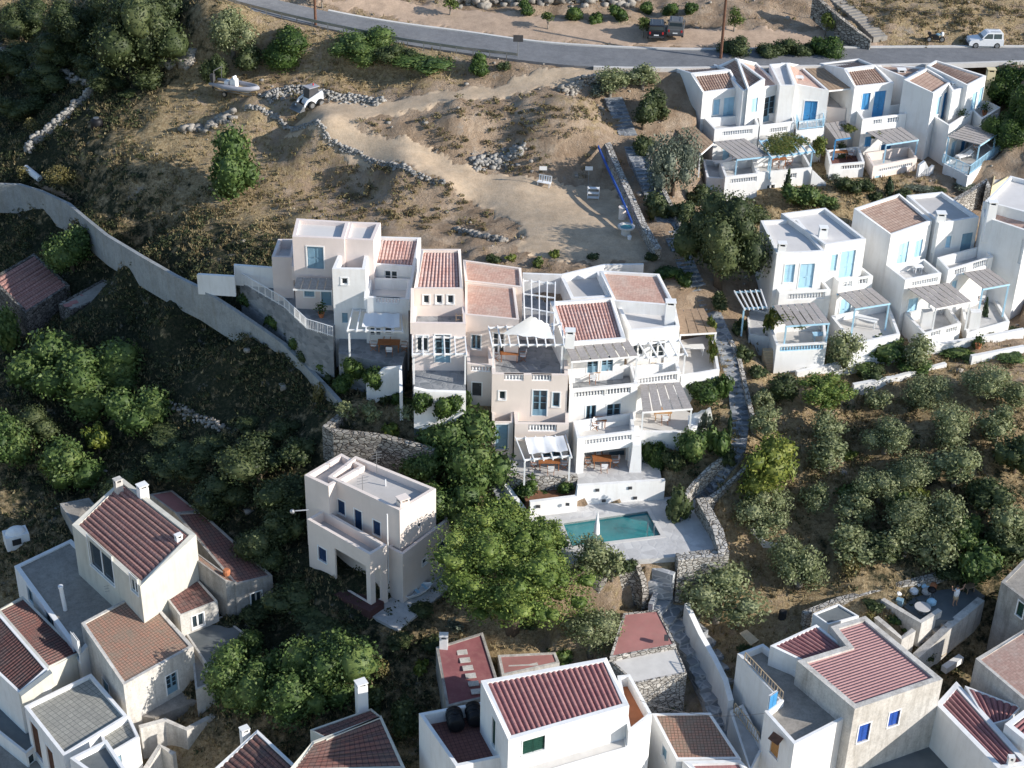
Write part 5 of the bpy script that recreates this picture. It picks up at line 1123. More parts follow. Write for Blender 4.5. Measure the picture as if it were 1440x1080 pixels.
def plant(kind,cx,cy,rp,label,ry=None,tree=True,group=None,zb=None,name=None,cat=None,pale=False):
    p=G(cx,cy) if zb is None else P(cx,cy,zb); dist=(p-CAM).dot(_F); r=rp*dist/FOC; sq=KD[kind][6]
    rz=1.0
    if ry:
        th=R(27); want=ry*.86*dist/FOC; rz=math.sqrt(max(.05,want**2-(r*math.sin(th))**2))/math.cos(th)/(r*sq)
    hf=KD[kind][5]*r*(rz if tree else min(rz,3))*(1 if kind!='cypress' else 1)
    if kind=='cypress': hf=r*rz
    if not tree: hf=min(hf,r*rz*.7)
    if zb is None: p=G(cx,cy,hf)
    else:
        p=P(cx,cy,zb+hf); p=Vector((p.x,p.y,zb))
    NB[kind]=NB.get(kind,0)+1; var=NB[kind]%(4 if kind in('olive','dark','fig') else 2)
    me,c,rad,rr=crownmesh(kind,r,var); s=r/rr*{'olive':1.32,'pine':1.04,'fig':1.3}.get(kind,1.24); rot=random.uniform(0,6.28)
    nm=name or {'olive':'olive_tree','fig':'fig_tree','pine':'pine_tree','dark':'evergreen_tree','lemon':'citrus_tree','sapling':'young_tree','cypress':'cypress_tree','grey':'shrub','vine':'vine','ivy':'climbing_plant','dry':'dry_shrub','bush':'bush'}[kind]
    if not tree: nm=name or {'cypress':'cypress_tree','vine':'vine','ivy':'climbing_plant','dry':'dry_shrub'}.get(kind,'bush')
    cat=cat or nm.replace('_',' ').split()[-1]
    if not tree:
        o=bpy.data.objects.new(nm,me); COL.objects.link(o); o.location=p+Vector((0,0,hf)); o.scale=(s,s,s*rz); o.rotation_euler=(0,0,rot); tag(o,label,cat,group); return o
    t=thing(nm,label,cat,p,group,rot)
    tm=trunkmesh(kind,(round(math.log(r)*2.2),var),c,rr,hf/s,pale or kind in('olive','sapling')); a=bpy.data.objects.new('trunk',tm); COL.objects.link(a); a.parent=t; a.scale=(s,s,s)
    b=bpy.data.objects.new('crown',me); COL.objects.link(b); b.parent=t; b.location=(0,0,hf); b.scale=(s*random.uniform(.88,1.12),s*random.uniform(.88,1.12),s*rz*random.uniform(.9,1.1)); b.rotation_euler=(random.uniform(-.12,.12),random.uniform(-.12,.12),0); return t
GO='olive trees in the terraced grove on the right'; GRS='young trees along the upper road'; GSH='roadside shrubs behind the first terraced house'
VEG=[('dark',440,865,36,'dark bushy growth in front of the villa, left part',20,0),('dark',505,908,30,'dark bushy growth in front of the villa porch, middle part',16,0),('dark',560,905,24,'dark bushy growth in front of the villa corner, right part',14,0),('dark',352,862,28,'dark bush right of the old plaster house',18,0),('dark',395,745,30,'dark tree close to the left wall of the villa',32,1),('dark',420,640,30,'shaded dark tree between villa and field-stone planter wall',24,1),('fig',345,905,24,'leafy bush between the flat annex and the pair of fig trees',20,0),('bush',610,905,16,'green bush left of the small red roof under the pine',12,0),('dark',590,860,20,'dark bush below the white dinghy',12,0),('fig',660,610,34,'leafy tree crown at the right end of the raised planter',30,1),('fig',560,690,26,'leafy tree crown behind the villa roof corner',24,1),
('fig',1218,512,22,'hedge bush under the sunny terrace of the lower right row',14,0),('fig',1285,512,24,'hedge bush in front of the low white wall, right one',14,0),('bush',1140,510,22,'hedge bush under the balustrade of the leftmost lower house',14,0),('fig',1420,500,22,'leafy bush at the right end of the low white wall',12,0),('dark',40,600,34,'dark tree low in the left hollow at the picture edge',30,1),('dark',230,610,30,'dark spreading bush in the middle of the left hollow',18,0),('dark',300,630,34,'dark spreading bush below the low field wall',20,0),('dark',350,600,24,'dark spreading bush right of the low field wall',14,0),
('dark',925,290,19,'dark tree left of the alley steps below the upper bend',19,1),('dark',962,300,20,'shaded tree on the alley bank left of the big alley tree',20,1),('dark',982,272,18,'shaded tree at the foot of the tall grey-green olive',18,1),('lemon',1062,296,16,'lit green shrub crowning the garden bank above the big alley tree',10,0),('dark',1046,498,13,'dark shrub on the left side of the leftmost lower house terrace',13,0),('bush',1066,522,13,'bush at the foot of the small outdoor steps',10,0),('dark',1040,462,12,'dark shrub under the open pale blue corner pergola',14,0),  # first entry: shrub grown into a tree to cast shade on the yard
('bush',1320,268,15,'low garden bush under the blue balcony',9,0),('bush',1272,272,12,'low garden bush right of the small dark cypress',8,0),('grey',1172,250,11,'grey garden shrub by the terrace wall of the second house',8,0),('bush',1168,290,15,'bush in the garden strip left of the brown tile roof',9,0),('bush',1232,278,11,'bush in the garden strip behind the brown tile roof',8,0),
('dark',1010,425,16,'dark shrub below the big alley tree',14,0),('ivy',962,392,12,'green shrub between alley steps and slatted pergola',12,0),('dark',690,850,30,'dark undergrowth bush under the umbrella pine, left part',16,0),('dark',745,875,26,'dark undergrowth bush under the umbrella pine, right part',14,0),('grey',640,880,14,'grey shrub below the umbrella pine near the white chimney',9,0),
('ivy',1258,872,10,'potted greenery on the upper patio planter',7,0),('ivy',1276,884,9,'potted greenery on the lower patio planter',7,0),('dry',1225,868,10,'dry plants between patio wall and grey annex roof',8,0),
('dark',225,20,40,'dark evergreen crown at the right end of the top left wood',44,1),('dark',75,70,40,'very dark evergreen in the heart of the top left wood',36,1),('dark',150,110,28,'shaded evergreen at the lower edge of the top left wood',22,1),('dark',15,150,30,'dark bushy tree at the left edge below the wood',24,1),('dark',215,110,24,'dark evergreen skirt below the tall one of the top left wood',20,1),('dark',10,90,36,'very dark tree touching the left edge under the wood corner',30,1),('dark',180,130,16,'small dark bush right of the water barrel slope',10,0),('dark',60,145,20,'dark bush under the field wall at top left',14,0), # kind,cx,cy,rpx,label,ry,tree,group
('dark',198,55,58,'tall dense dark evergreen tree right of centre in the top left wood',70,1),('dark',110,35,50,'broad dark evergreen crown in the middle of the top left wood',45,1),('dark',25,25,42,'dark evergreen with lit top at the very top left corner',40,1),('dark',130,95,34,'low dark evergreen in shade below the top left wood',28,1),('dark',60,110,32,'shaded evergreen at the lower left of the top left wood',26,1),('dark',165,15,40,'evergreen touching the top edge between two darker crowns',40,1),
('olive',325,45,32,'thin tree with bare grey branches beside the upper road bend',34,1),('bush',300,95,20,'grey-green bush growing over the stern of the grey boat',26,0),('ivy',400,62,38,'bright green leafy bush on the bank under the road guardrail',32,0),('dark',345,85,24,'dark bush behind the boat, left of the bright green bush',24,0),
('fig',510,62,46,'large grey-green bush under the guardrail, left one of the pair',32,0),('fig',602,88,42,'large grey-green bush under the guardrail, right one of the pair',24,0),('bush',560,78,26,'dark bush wedged between the two large bushes under the guardrail',20,0),('ivy',676,93,16,'small green bush left of the roadside sign post',15,0),('bush',708,92,9,'tiny round green bush at the foot of the roadside sign post',8,0),
('fig',328,235,44,'round leafy fig tree alone on the brown slope below the boat',44,1),('fig',98,348,32,'pale-leaved fig tree behind the stone barn',36,1),('dry',95,250,26,'yellowish broom bush above the curved concrete wall',20,0),('dry',45,175,14,'yellow-green bush left of the pale dry-stone wall',12,0),('dry',32,242,14,'yellow bush at the lower end of the pale dry-stone wall',12,0),
('fig',125,525,62,'big bright fig tree, the largest lit crown in the left hollow',58,1),('fig',185,575,42,'fig tree with lit crown at the right of the left hollow',42,1),('fig',62,515,46,'fig tree with lit crown left of the largest one in the left hollow',44,1),('fig',15,610,34,'fig tree cut by the left picture edge under the hollow',40,1),('fig',100,650,40,'darker fig tree at the foot of the left hollow',36,1),('lemon',138,618,18,'small yellow-green tree below the largest fig crown',26,1),('fig',8,460,22,'fig tree at the left edge beside the stone barn',36,1),('lemon',75,660,20,'lit yellowish shrub tree low in the left hollow',22,1),
('dark',365,650,46,'dark leafy tree with a few lit sprays above the big red roof',40,1),('dark',300,700,44,'dark tree right behind the big red ribbed roof',34,1),('dark',400,700,46,'dark tree between the villa and the big red roof',42,1),('dark',250,650,44,'shaded dark tree mass left of the villa hollow',30,1),('dark',180,690,34,'low dark tree behind the chimney of the big red roof',28,1),('dark',375,770,38,'dark shrub tree left of the cream villa',34,1),('dark',410,840,36,'dark bush below the left corner of the cream villa',26,0),('dark',465,885,36,'dark bush in front of the cream villa porch',22,0),('bush',400,605,22,'low grey-green scrub bush on the stone-edged terrace left of the planter',16,0),
('dry',448,553,14,'small olive-yellow tree against the curved concrete wall',18,1),
('fig',625,625,40,'leafy green tree directly under the raised olive planter',36,1),('fig',585,650,36,'leafy green tree behind the villa roof antenna',34,1),('fig',668,655,38,'leafy green tree beside the patio path wall',42,1),('fig',640,705,46,'leafy green tree right behind the villa terrace',44,1),('ivy',670,600,14,'climber hanging over the planter wall end',14,0),
('pine',722,802,116,'huge round umbrella pine with bright green crown right of the villa',90,1),('pine',700,735,52,'upper crown of bright green pine beside the pool path',46,1),('pine',760,752,38,'smaller bright pine reaching the pool deck edge',32,1),
('olive',828,782,30,'grey olive tree at the front left edge of the pool',28,1),('olive',862,790,22,'grey olive tree at the front edge of the pool, right of its twin',22,1),('bush',887,797,13,'dark green bush beside the olives at the pool front',11,0),
('olive',832,888,40,'silver olive tree left of the dull red shed roof',38,1),('olive',1010,835,56,'large olive tree beside the lower alley wall',48,1),('olive',1128,792,46,'round olive tree at the top of the dry yellow field',42,1),
('fig',790,925,20,'dark bush between the pine and the patched red roof',16,0),
('lemon',1082,658,48,'bright yellow-green citrus tree beside the alley steps',48,1),('olive',1075,722,40,'pale olive tree below the bright citrus tree',34,1),('olive',1078,598,24,'small silvery olive tree above the bright citrus tree',26,1),('olive',1072,562,16,'slim silvery olive tree at the top of the alley garden',20,1),
('pine',1162,548,48,'feathery bright green tree under the white terrace of the lower right row',34,1),('dark',1098,543,26,'dark bushy tree by the alley at the corner of the lower right row',26,1),('olive',1183,492,22,'grey-green tree standing against the terrace of the left lower house',28,1),('fig',1240,495,32,'trimmed green shrub on the terrace edge of the lower right row',22,0),('olive',1295,498,26,'olive tree between the two green hedges of the lower right row',24,1),('fig',1345,488,38,'dense green hedge bush under the white pillars',18,0),('bush',1225,525,18,'trailing bush over the pale retaining wall',14,0),
('cypress',1386,440,7,'slender dark cypress in front of the last reed pergola on the right',23,1),('bush',1372,482,10,'small garden shrub at the foot of the slender cypress',8,0),('bush',1398,478,12,'round garden shrub right of the slender cypress',9,0),('bush',1430,468,12,'green garden shrub at the right edge by the steps',10,0),
('dark',1015,345,62,'big dark olive-like tree overhanging the alley left of the lower right row',72,1),('dark',1048,300,30,'dark crown touching the first house garden above the big alley tree',20,1),('grey',948,232,33,'tall grey-green olive tree at the left wall of the first terraced house',52,1),('olive',858,116,26,'pale olive tree at the top of the alley steps by the road',22,1),('olive',905,108,26,'pale olive tree on the road edge left of the first terraced house',20,1),('dark',905,160,22,'shaded tree beside the upper alley steps',26,1),('grey',842,128,14,'small grey shrub on the stony road edge',12,0),
('ivy',1420,115,42,'dark green leafy mass at the right edge under the road',40,0),('ivy',1440,150,34,'dark green leafy mass at the right edge, the middle part',34,0),('dark',930,148,22,'shaded tree in the dark gap between alley and first terraced house',22,1),('dark',912,205,20,'dark tree beside the upper alley steps in deep shade',20,1),('ivy',1418,182,34,'lower dark green leafy mass behind the corner house chimney',30,0),  # tree by the upper steps is an enlarged shrub, added for yard shade
('bush',1192,262,16,'round garden bush under the second terraced house, left one',13,0),('bush',1216,262,15,'round garden bush under the second terraced house, right one',13,0),('cypress',1251,262,10,'small dark cypress in the garden of the second terraced house',14,1),('grey',1290,264,24,'grey-leaved oleander bush below the corner house',11,0),('fig',1128,272,22,'green tree in the garden below the vine pergola',20,1),('fig',1160,284,16,'dark green garden shrub left of the flat grey roofs',12,0),('cypress',1107,258,7,'narrow climbing green column under the vine pergola',20,1),('grey',1360,262,18,'row of grey-green shrubs along the sloping garden wall',9,0),('bush',1180,218,14,'dark leafy shrub on the shaded terrace of the second house',14,0),
('ivy',990,545,28,'green climber spilling over the terrace left of the alley steps',20,0),('ivy',1016,545,12,'green climber end hanging at the alley steps',20,0),('ivy',920,638,22,'bright ivy covering the tapered pier by the poolside patio',30,0),('fig',975,628,24,'green leafy tree below the blue stretched cloth',28,1),('bush',945,650,16,'dark shrub between ivy and leafy tree by the alley',20,0),('cypress',1026,602,6,'thin pointed cypress beside the alley steps',24,1),('grey',992,600,9,'thin grey-green upright shrub in the alley garden',24,0),('fig',1008,625,16,'dark green shrub under the thin pointed cypress',24,0),
('dark',954,718,21,'dense conical conifer on the pool deck',34,0),('dark',1023,648,12,'dark shrub at the bend of the alley steps',16,0),
('ivy',745,690,18,'green bush on the planter left of the pool wall',18,0),('ivy',795,685,13,'green bush on the planter under the patio wall',10,0),('ivy',768,692,10,'small bush between two others on the planter by the pool',6,0),
('olive',487,578,13,'small olive tree at the left end of the raised stone planter',14,1),('olive',520,580,13,'small olive tree second from left in the raised stone planter',14,1),('olive',575,580,16,'small olive tree in the middle of the raised stone planter',14,1),('olive',603,590,18,'silvery olive tree right of the middle of the raised stone planter',16,1),('lemon',553,605,13,'small yellow-green tree hanging over the raised stone planter',16,1),('dark',541,560,8,'narrow dark shrub behind the raised stone planter',12,0),('olive',641,598,13,'thin olive tree at the right end of the raised stone planter',12,1),
('ivy',578,568,17,'thick green climber on the garden wall under the cream house, left part',12,0),('ivy',625,578,16,'thick green climber on the garden wall under the cream house, right part',16,0),('ivy',656,572,8,'narrow climber on the corner post of the cream house terrace',18,0),('ivy',500,520,20,'green climber along the terrace edge of the blue-white house',12,0),('ivy',520,535,20,'green climber hanging down beside the sloping white stair wall',16,0),('ivy',788,505,7,'dark climber in the corner beside the sun sail terrace',12,0),('bush',432,500,14,'dark shrub between the concrete wall and the railed terrace',14,0),('bush',462,530,12,'dark shrub under the white railing of the pink house',12,0),('dark',385,455,12,'dark shrub hanging over the concrete wall',18,0),('dark',408,468,14,'dark climber hanging under the white railing, upper part',16,0),('bush',446,492,14,'dark climber hanging under the white railing, lower part',14,0),('lemon',1195,640,12,'small bright green bush between two olives in the grove',10,0),('fig',1265,715,22,'leafy green tree in the dense middle of the grove',22,1),('fig',1360,755,26,'leafy green tree between the grove and the patio',24,1),('lemon',1290,700,18,'bright green small tree in the dense grove middle',16,1),('fig',1200,690,20,'dark green bush at the left shady side of the grove',14,0),
('lemon',718,362,9,'bright small bush left of the white garden wall',8,0),('bush',693,365,10,'dark small bush behind the salmon roofs',8,0),('lemon',782,357,9,'bright small tree at the edge of the gravel yard',9,0),('bush',835,362,8,'small bush at the middle of the gravel yard edge',7,0),('bush',917,362,9,'small dark bush where the yard meets the alley',8,0),('ivy',880,378,24,'low green climber behind the salmon roof with tree shadow',8,0),('ivy',940,385,20,'leafy climber beside the alley behind the slatted pergola',12,0),('sapling',757,368,8,'bare thin sapling behind the cross pergola',10,0),
('fig',358,946,60,'big fig tree with lit leaves, left half of the pair at the bottom',56,1),('fig',452,942,60,'big fig tree with lit leaves, right half of the pair at the bottom',56,1),('fig',405,985,46,'lower shaded crown between the two big fig trees',34,1),
('dry',540,940,16,'yellowing bush in the dark garden below the villa',14,0),('lemon',592,938,14,'bright small bush in the dark garden left of the red flat roof',14,0),('dark',575,1015,28,'dark bush between the tall chimney and the white house',34,0),('dark',530,985,18,'dark shrub near the tall white chimney',18,0),('bush',935,980,22,'green bush between the white house and the stepped alley',14,0),('bush',1048,912,10,'dark shrub below the plank by the dry field',10,0),
('fig',1372,795,36,'leafy fig tree above the cluttered patio',34,1),('dark',1420,770,34,'dark tree at the right edge above the grey stone house',30,1),('bush',1300,915,16,'weedy bush beside the plank in the dark yard',12,0),('lemon',1302,925,8,'small yellow-green weed tree behind the blue-shuttered house',10,0),('bush',1230,850,14,'dark potted shrubs behind the grey annex roof',9,0),
('dark',1430,640,30,'dark tree at the right edge of the grove',34,1),('dark',1385,700,36,'dense dark green tree in the lower grove',30,1),('dark',1250,770,34,'dark tree left of the lower grove centre',26,1),('dark',1330,800,24,'dark shrub tree just above the cluttered patio',18,1),('dry',1200,790,20,'dry greenish bush behind the yellow field',16,0),
]
OL=[(1168,640,34),(1165,600,24),(1248,612,36),(1298,545,34),(1385,535,34),(1335,600,36),(1405,598,32),(1288,655,36),(1238,680,38),(1345,660,34),(1205,718,32),(1290,715,38),(1340,725,36),(1412,740,36),(1195,765,36),(1275,760,30),(1322,770,36),(1425,560,24),(1150,700,26),(1235,560,20)]
OLL=['topmost left','small upper left','upper left','second behind the retaining wall','behind the boundary wall','upper middle','upper right','central','left of centre','right of centre','lower left','lower central','lower middle','lower right','bottom left','bottom middle','bottom centre','right edge','small left edge','small top']
def vegetation():
    for v in VEG:
        kind,cx,cy,rp,lab,ry,tr=v[:7]; plant(kind,cx,cy,rp,lab,ry,bool(tr))
    for (a,b,c),l in zip(OL,OLL): plant('olive',a,b,c,'silvery olive tree in the dry grove, the %s one'%l,c*.86,True,GO)
    for (a,b,c),l in zip([(452,-6,10),(633,4,10),(771,26,9),(905,32,12),(1034,24,12),(1163,26,14)],['leftmost, above the guardrail','second from the left','in the middle of the earth strip','in front of the parked black car','right of the tall pole','rightmost, by the stone steps']):
        plant('sapling',a,b,c,'young roadside tree, '+l,c*1.1,True,GRS)
    for (a,b,c),l in zip([(1038,66,23),(1078,70,21),(1112,70,21),(1136,70,17),(1163,68,25)],['right beside the tall pole','second from the tall pole','third from the tall pole','fourth from the tall pole','the largest and greenest one']):
        plant('bush' if c<24 else 'ivy',a,b,c,'roadside shrub behind the first terraced house, '+l,c*.85,False,GSH)
    for (a,b,c),l in zip([(805,22,14),(838,26,10),(868,20,14),(905,12,12),(942,16,13),(975,14,12),(740,12,12)],['left of the flowers','between rocks','under the sapling','behind the black car','behind the grey car','near the tall pole','far left']):
        plant('ivy',a,b,c,'green bank-top bush behind the parked cars, '+l,c*.9,False,'bushes at the foot of the upper slope')
    for a,b,c,z,l in ((598,570,17,12.7,'left part'),(622,577,18,12.3,'middle part'),(645,570,15,12.7,'right part')):
        plant('ivy',a,b,c,'ivy hanging over the white base wall of the cream house, '+l,c*1.1,False,'ivy on the cream house base wall',zb=z)
    for a,b,c,z,l in ((495,520,16,12.5,'left part'),(520,532,17,12.2,'right part')):
        plant('ivy',a,b,c,'ivy hanging over the terrace edge of the blue-white house, '+l,c*1.1,False,None,zb=z)
    for a,b,c,z,l in ((352,418,15,13.0,'at the top of the railed stair wall'),(384,452,16,12.2,'halfway along the railed stair wall'),(416,486,16,11.6,'below the railed terrace corner'),(452,512,17,11.2,'at the foot of the railed terrace'),(486,540,16,11.0,'under the blue-white house terrace'),(560,560,12,10.8,'at the gap beside the sloping white stair wall')):
        plant('ivy',a,b,c,'dark green garden shrub '+l,c*.9,False,'shrubs between the concrete wall and the terraces',zb=z)
    plant('vine',1107,202,42,'leafy grape vine covering the blue pergola of the first terraced house',13,False,zb=19.35)
    plant('vine',1150,206,14,'trailing end of the grape vine at the right pergola post',12,False,zb=18.0)
    plant('vine',1190,180,14,'small vine on the pergola between the first and second house',8,False,zb=19.0)
    plant('vine',1232,190,10,'small vine tuft on the pergola of the second house',6,False,zb=18.8)
    plant('vine',1115,446,30,'leafy vine across the reed pergola of the leftmost lower house',8,False,zb=15.6)
    plant('vine',1085,452,10,'vine climbing the left post of the reed pergola',16,False,zb=14.2)
    plant('vine',1000,462,10,'vine running along the edge of the brown slatted pergola',12,False,zb=14.8)
    plant('vine',1003,495,8,'vine on the side railing under the brown slatted pergola',14,False,zb=13.2)
def scatter():
    rng=np.random.default_rng(5); dens=(X>-70)&(X<80)&(Y>66)&(Y<200)
    blocked=np.zeros(len(X),bool)
    for pl in FOOT+[roadpoly,[(p.x,p.y) for p in PARK]]:
        blocked|=inpoly(X,Y,pl)
    gr=inpoly(X,Y,[(p.x,p.y) for p in GRAV]); ok=np.where(dens&~blocked&~gr)[0]
    pat=np.array([noise.noise(Vector((X[i]*.35,Y[i]*.35,9))) for i in ok]); cv=cov[ok]
    # dry grass tufts
    w=np.clip((cv-.12)*2,.05,1)*np.clip(pat*2+.6,.05,1); w/=w.sum(); n=26000; k=ok[rng.choice(len(ok),n,p=w)]
    base_=np.stack([X[k]+rng.uniform(-.3,.3,n),Y[k]+rng.uniform(-.3,.3,n),Z[k]],1); B=np.repeat(base_,3,0)+rng.normal(0,.08,(3*n,3))*[1,1,0]
    h=rng.uniform(.15,.42,3*n)[:,None]; a=rng.uniform(0,6.28,3*n); wd=np.stack([np.cos(a),np.sin(a),0*a],1)*.07; lean=rng.normal(0,.12,(3*n,3)); lean[:,2]=0
    V=np.stack([B-wd,B+wd,B+lean+[0,0,1]*h],1).reshape(-1,3); me=npmesh('dry_grass',V,np.arange(9*n).reshape(-1,3),leafmat('dry_grass_blades',(.16,.12,.06),(.30,.235,.12),(.45,.37,.21),.9,.15))
    o=bpy.data.objects.new('dry_grass',me); COL.objects.link(o); tag(o,'dry straw-coloured grass tufts spread over the slopes','grass',kind='stuff')
    # scrub, thickened to stand in for shade on the left
    w=np.clip((cv-.45)*2.2,0,1)**1.5*np.clip(pat*2.5+.7,.02,1); w/=w.sum(); n=4200; k=ok[rng.choice(len(ok),n,p=w)]; m=34
    r=rng.uniform(.2,.85,n); d=rng.normal(0,1,(n,m,3)); d[...,2]=abs(d[...,2]); d/=np.linalg.norm(d,axis=2)[...,None]
    C_=np.stack([X[k]+rng.uniform(-.3,.3,n),Y[k]+rng.uniform(-.3,.3,n),Z[k]],1); Q=C_[:,None]+d*(r[:,None]*rng.uniform(.6,1.05,(n,m)))[...,None]*[1,1,.75]
    V,F_=leaves(Q.reshape(-1,3),d.reshape(-1,3),.2,rng); me=npmesh('scrub',V,F_,leafmat('scrub_leaves',(.03,.045,.018),(.07,.085,.034),(.14,.135,.065),.8,.15))
    o=bpy.data.objects.new('scrub',me); COL.objects.link(o); tag(o,'low dark green scrub, thickened to stand in for shade in the left hollow','scrub',kind='stuff')
    # dry brush on the sunny banks
    bk=np.zeros(len(X))
    for cx,cy,r in ((500,250,5),(560,280,6),(630,290,5),(700,290,4),(640,180,5),(740,190,5),(800,170,4),(700,165,4),(330,300,5),(120,215,4),(420,120,4),(600,15,3),(1300,15,8),(1380,25,8),(1250,10,6),(460,290,4),(230,310,6),(90,250,5),(1100,700,6),(1200,640,8),(1330,640,8)):
        p=G(cx,cy); bk+=np.exp(-((X-p.x)**2+(Y-p.y)**2)/(r*r))
    w=(bk[ok]*np.clip(pat*3+.8,.02,1))**1.2; w/=w.sum(); n=1300; k=ok[rng.choice(len(ok),n,p=w)]; m=34
    r=rng.uniform(.2,.6,n); d=rng.normal(0,1,(n,m,3)); d[...,2]=abs(d[...,2]); d/=np.linalg.norm(d,axis=2)[...,None]
    C_=np.stack([X[k]+rng.uniform(-.3,.3,n),Y[k]+rng.uniform(-.3,.3,n),Z[k]],1); Q=C_[:,None]+d*(r[:,None]*rng.uniform(.5,1.05,(n,m)))[...,None]*[1,1,.8]
    V,F_=leaves(Q.reshape(-1,3),d.reshape(-1,3),.19,rng); me=npmesh('dry_brush',V,F_,leafmat('dry_brush_leaves',(.14,.10,.05),(.26,.20,.11),(.16,.17,.07),.9,.15))
    o=bpy.data.objects.new('dry_brush',me); COL.objects.link(o); tag(o,'dry brown and golden brush on the sunny banks','brush',kind='stuff')
    # loose stones
    w=np.clip(.5-cv,.03,1)*np.clip(pat*2+.5,.03,1); w/=w.sum(); n=2000; k=ok[rng.choice(len(ok),n,p=w)]
    rocks(np.stack([X[k]+rng.uniform(-.3,.3,n),Y[k]+rng.uniform(-.3,.3,n),Z[k]+.02],1),rng.gamma(1.6,.045,n)+.03,'loose_stones',M['stonec'],rng,'loose_stones')
M['stonec']=plain('loose_rock',(.36,.33,.29),.95,.3,2.5,bs=.4)
M['stonew']=plain('pale_rock',(.52,.50,.47),.95,.25,2.5,bs=.4)
def rocks(C_,r,name,mat,rng,label=None,kind='stuff',sq=.7):
    S=np.array([[x,y,z] for x in(-1,1) for y in(-1,1) for z in(-1,1)],float); f=np.array([(0,1,3,2),(4,6,7,5),(0,4,5,1),(2,3,7,6),(0,2,6,4),(1,5,7,3)])
    n=len(C_); s=S[None]*(1+rng.uniform(-.38,.25,(n,8,3))); a=rng.uniform(0,6.28,n); ca,sa=np.cos(a)[:,None],np.sin(a)[:,None]
    s=np.stack([s[...,0]*ca-s[...,1]*sa,s[...,0]*sa+s[...,1]*ca,s[...,2]*sq],-1)*np.reshape(r,(-1,1,1)); V=(C_[:,None]+s).reshape(-1,3)
    Fc=(f[None]+np.arange(n)[:,None,None]*8).reshape(-1,4); off=C_[0] if kind!='stuff' else np.zeros(3)
    me=npmesh(name,V-off,Fc,mat); o=bpy.data.objects.new(name,me); COL.objects.link(o); o.location=off
    if kind=='stuff': tag(o,'loose stones scattered over the bare earth slopes','stones',kind='stuff')
    return o
def rockline(name,label,cat,pts,w,h,n,mat,rr=(.12,.24),seed=1):
    "dry-stone bank: stones heaped along a ground line given in pixels"
    rng=np.random.default_rng(seed); w3=[G(*p) for p in pts]; L=strip(w3,200); C_=[]
    for i in range(n):
        s=rng.random()*198; a=L[int(s)].lerp(L[int(s)+1],s%1); d=(L[int(s)+1]-L[int(s)]).normalized(); o=rng.normal(0,w*.4); z=max(0,h*(1-abs(o)/w))*rng.random()
        x,y=a.x-d.y*o,a.y+d.x*o; C_.append((x,y,gz(x,y)+z))
    o=rocks(np.array(C_),rng.uniform(rr[0],rr[1],n),name,mat,rng,None,'thing'); tag(o,label,cat); return o
# ------------------------------------------------------------------ props
def objl(name,mb,mat,parent=None,smooth=False):
    "mesh given in its parent's local coordinates"
    me=bpy.data.meshes.new(name); me.from_pydata(mb.v,[],mb.f); me.materials.append(mat)
    if smooth: me.polygons.foreach_set('use_smooth',[True]*len(me.polygons))
    o=bpy.data.objects.new(name,me); COL.objects.link(o); o.parent=parent; return o
def dup(root,loc,rot,label,group=None):
    r=root.copy(); COL.objects.link(r); r.location=loc; r.rotation_euler=(0,0,rot); r['label']=label
    if group: r['group']=group
    for c in list(root.children):
        k=c.copy(); COL.objects.link(k); k.parent=r
        for g in list(c.children):
            h=g.copy(); COL.objects.link(h); h.parent=k
    return r
def extr(prof,w0,w1,zs=.9,ze=1.7):
    mb=MB(); n=len(prof); v=[]
    for sgn in (-1,1):
        for x,z in prof: v.append((x,sgn*(w0+(w1-w0)*min(1,max(0,(z-zs)/(ze-zs))))/2,z))
    mb.add(v,[tuple(range(n)),tuple(range(n,2*n))[::-1]]+[(i,n+i,n+(i+1)%n,(i+1)%n) for i in range(n)]); return mb
def wheel(par,x,y,r=.34,w=.22):
    sy=1 if y>0 else -1; mb=MB().tube([(x,y-w/2,r),(x,y-w/2+.03,r),(x,y+w/2-.03,r),(x,y+w/2,r)],[r*.9,r,r,r*.9],16); o=objl('wheel',mb,M['rubber'],par)
    mb=MB().tube([(x,y+sy*w*.3,r),(x,y+sy*(w/2+.015),r)],r*.62,10); objl('rim',mb,M['metal'],o)
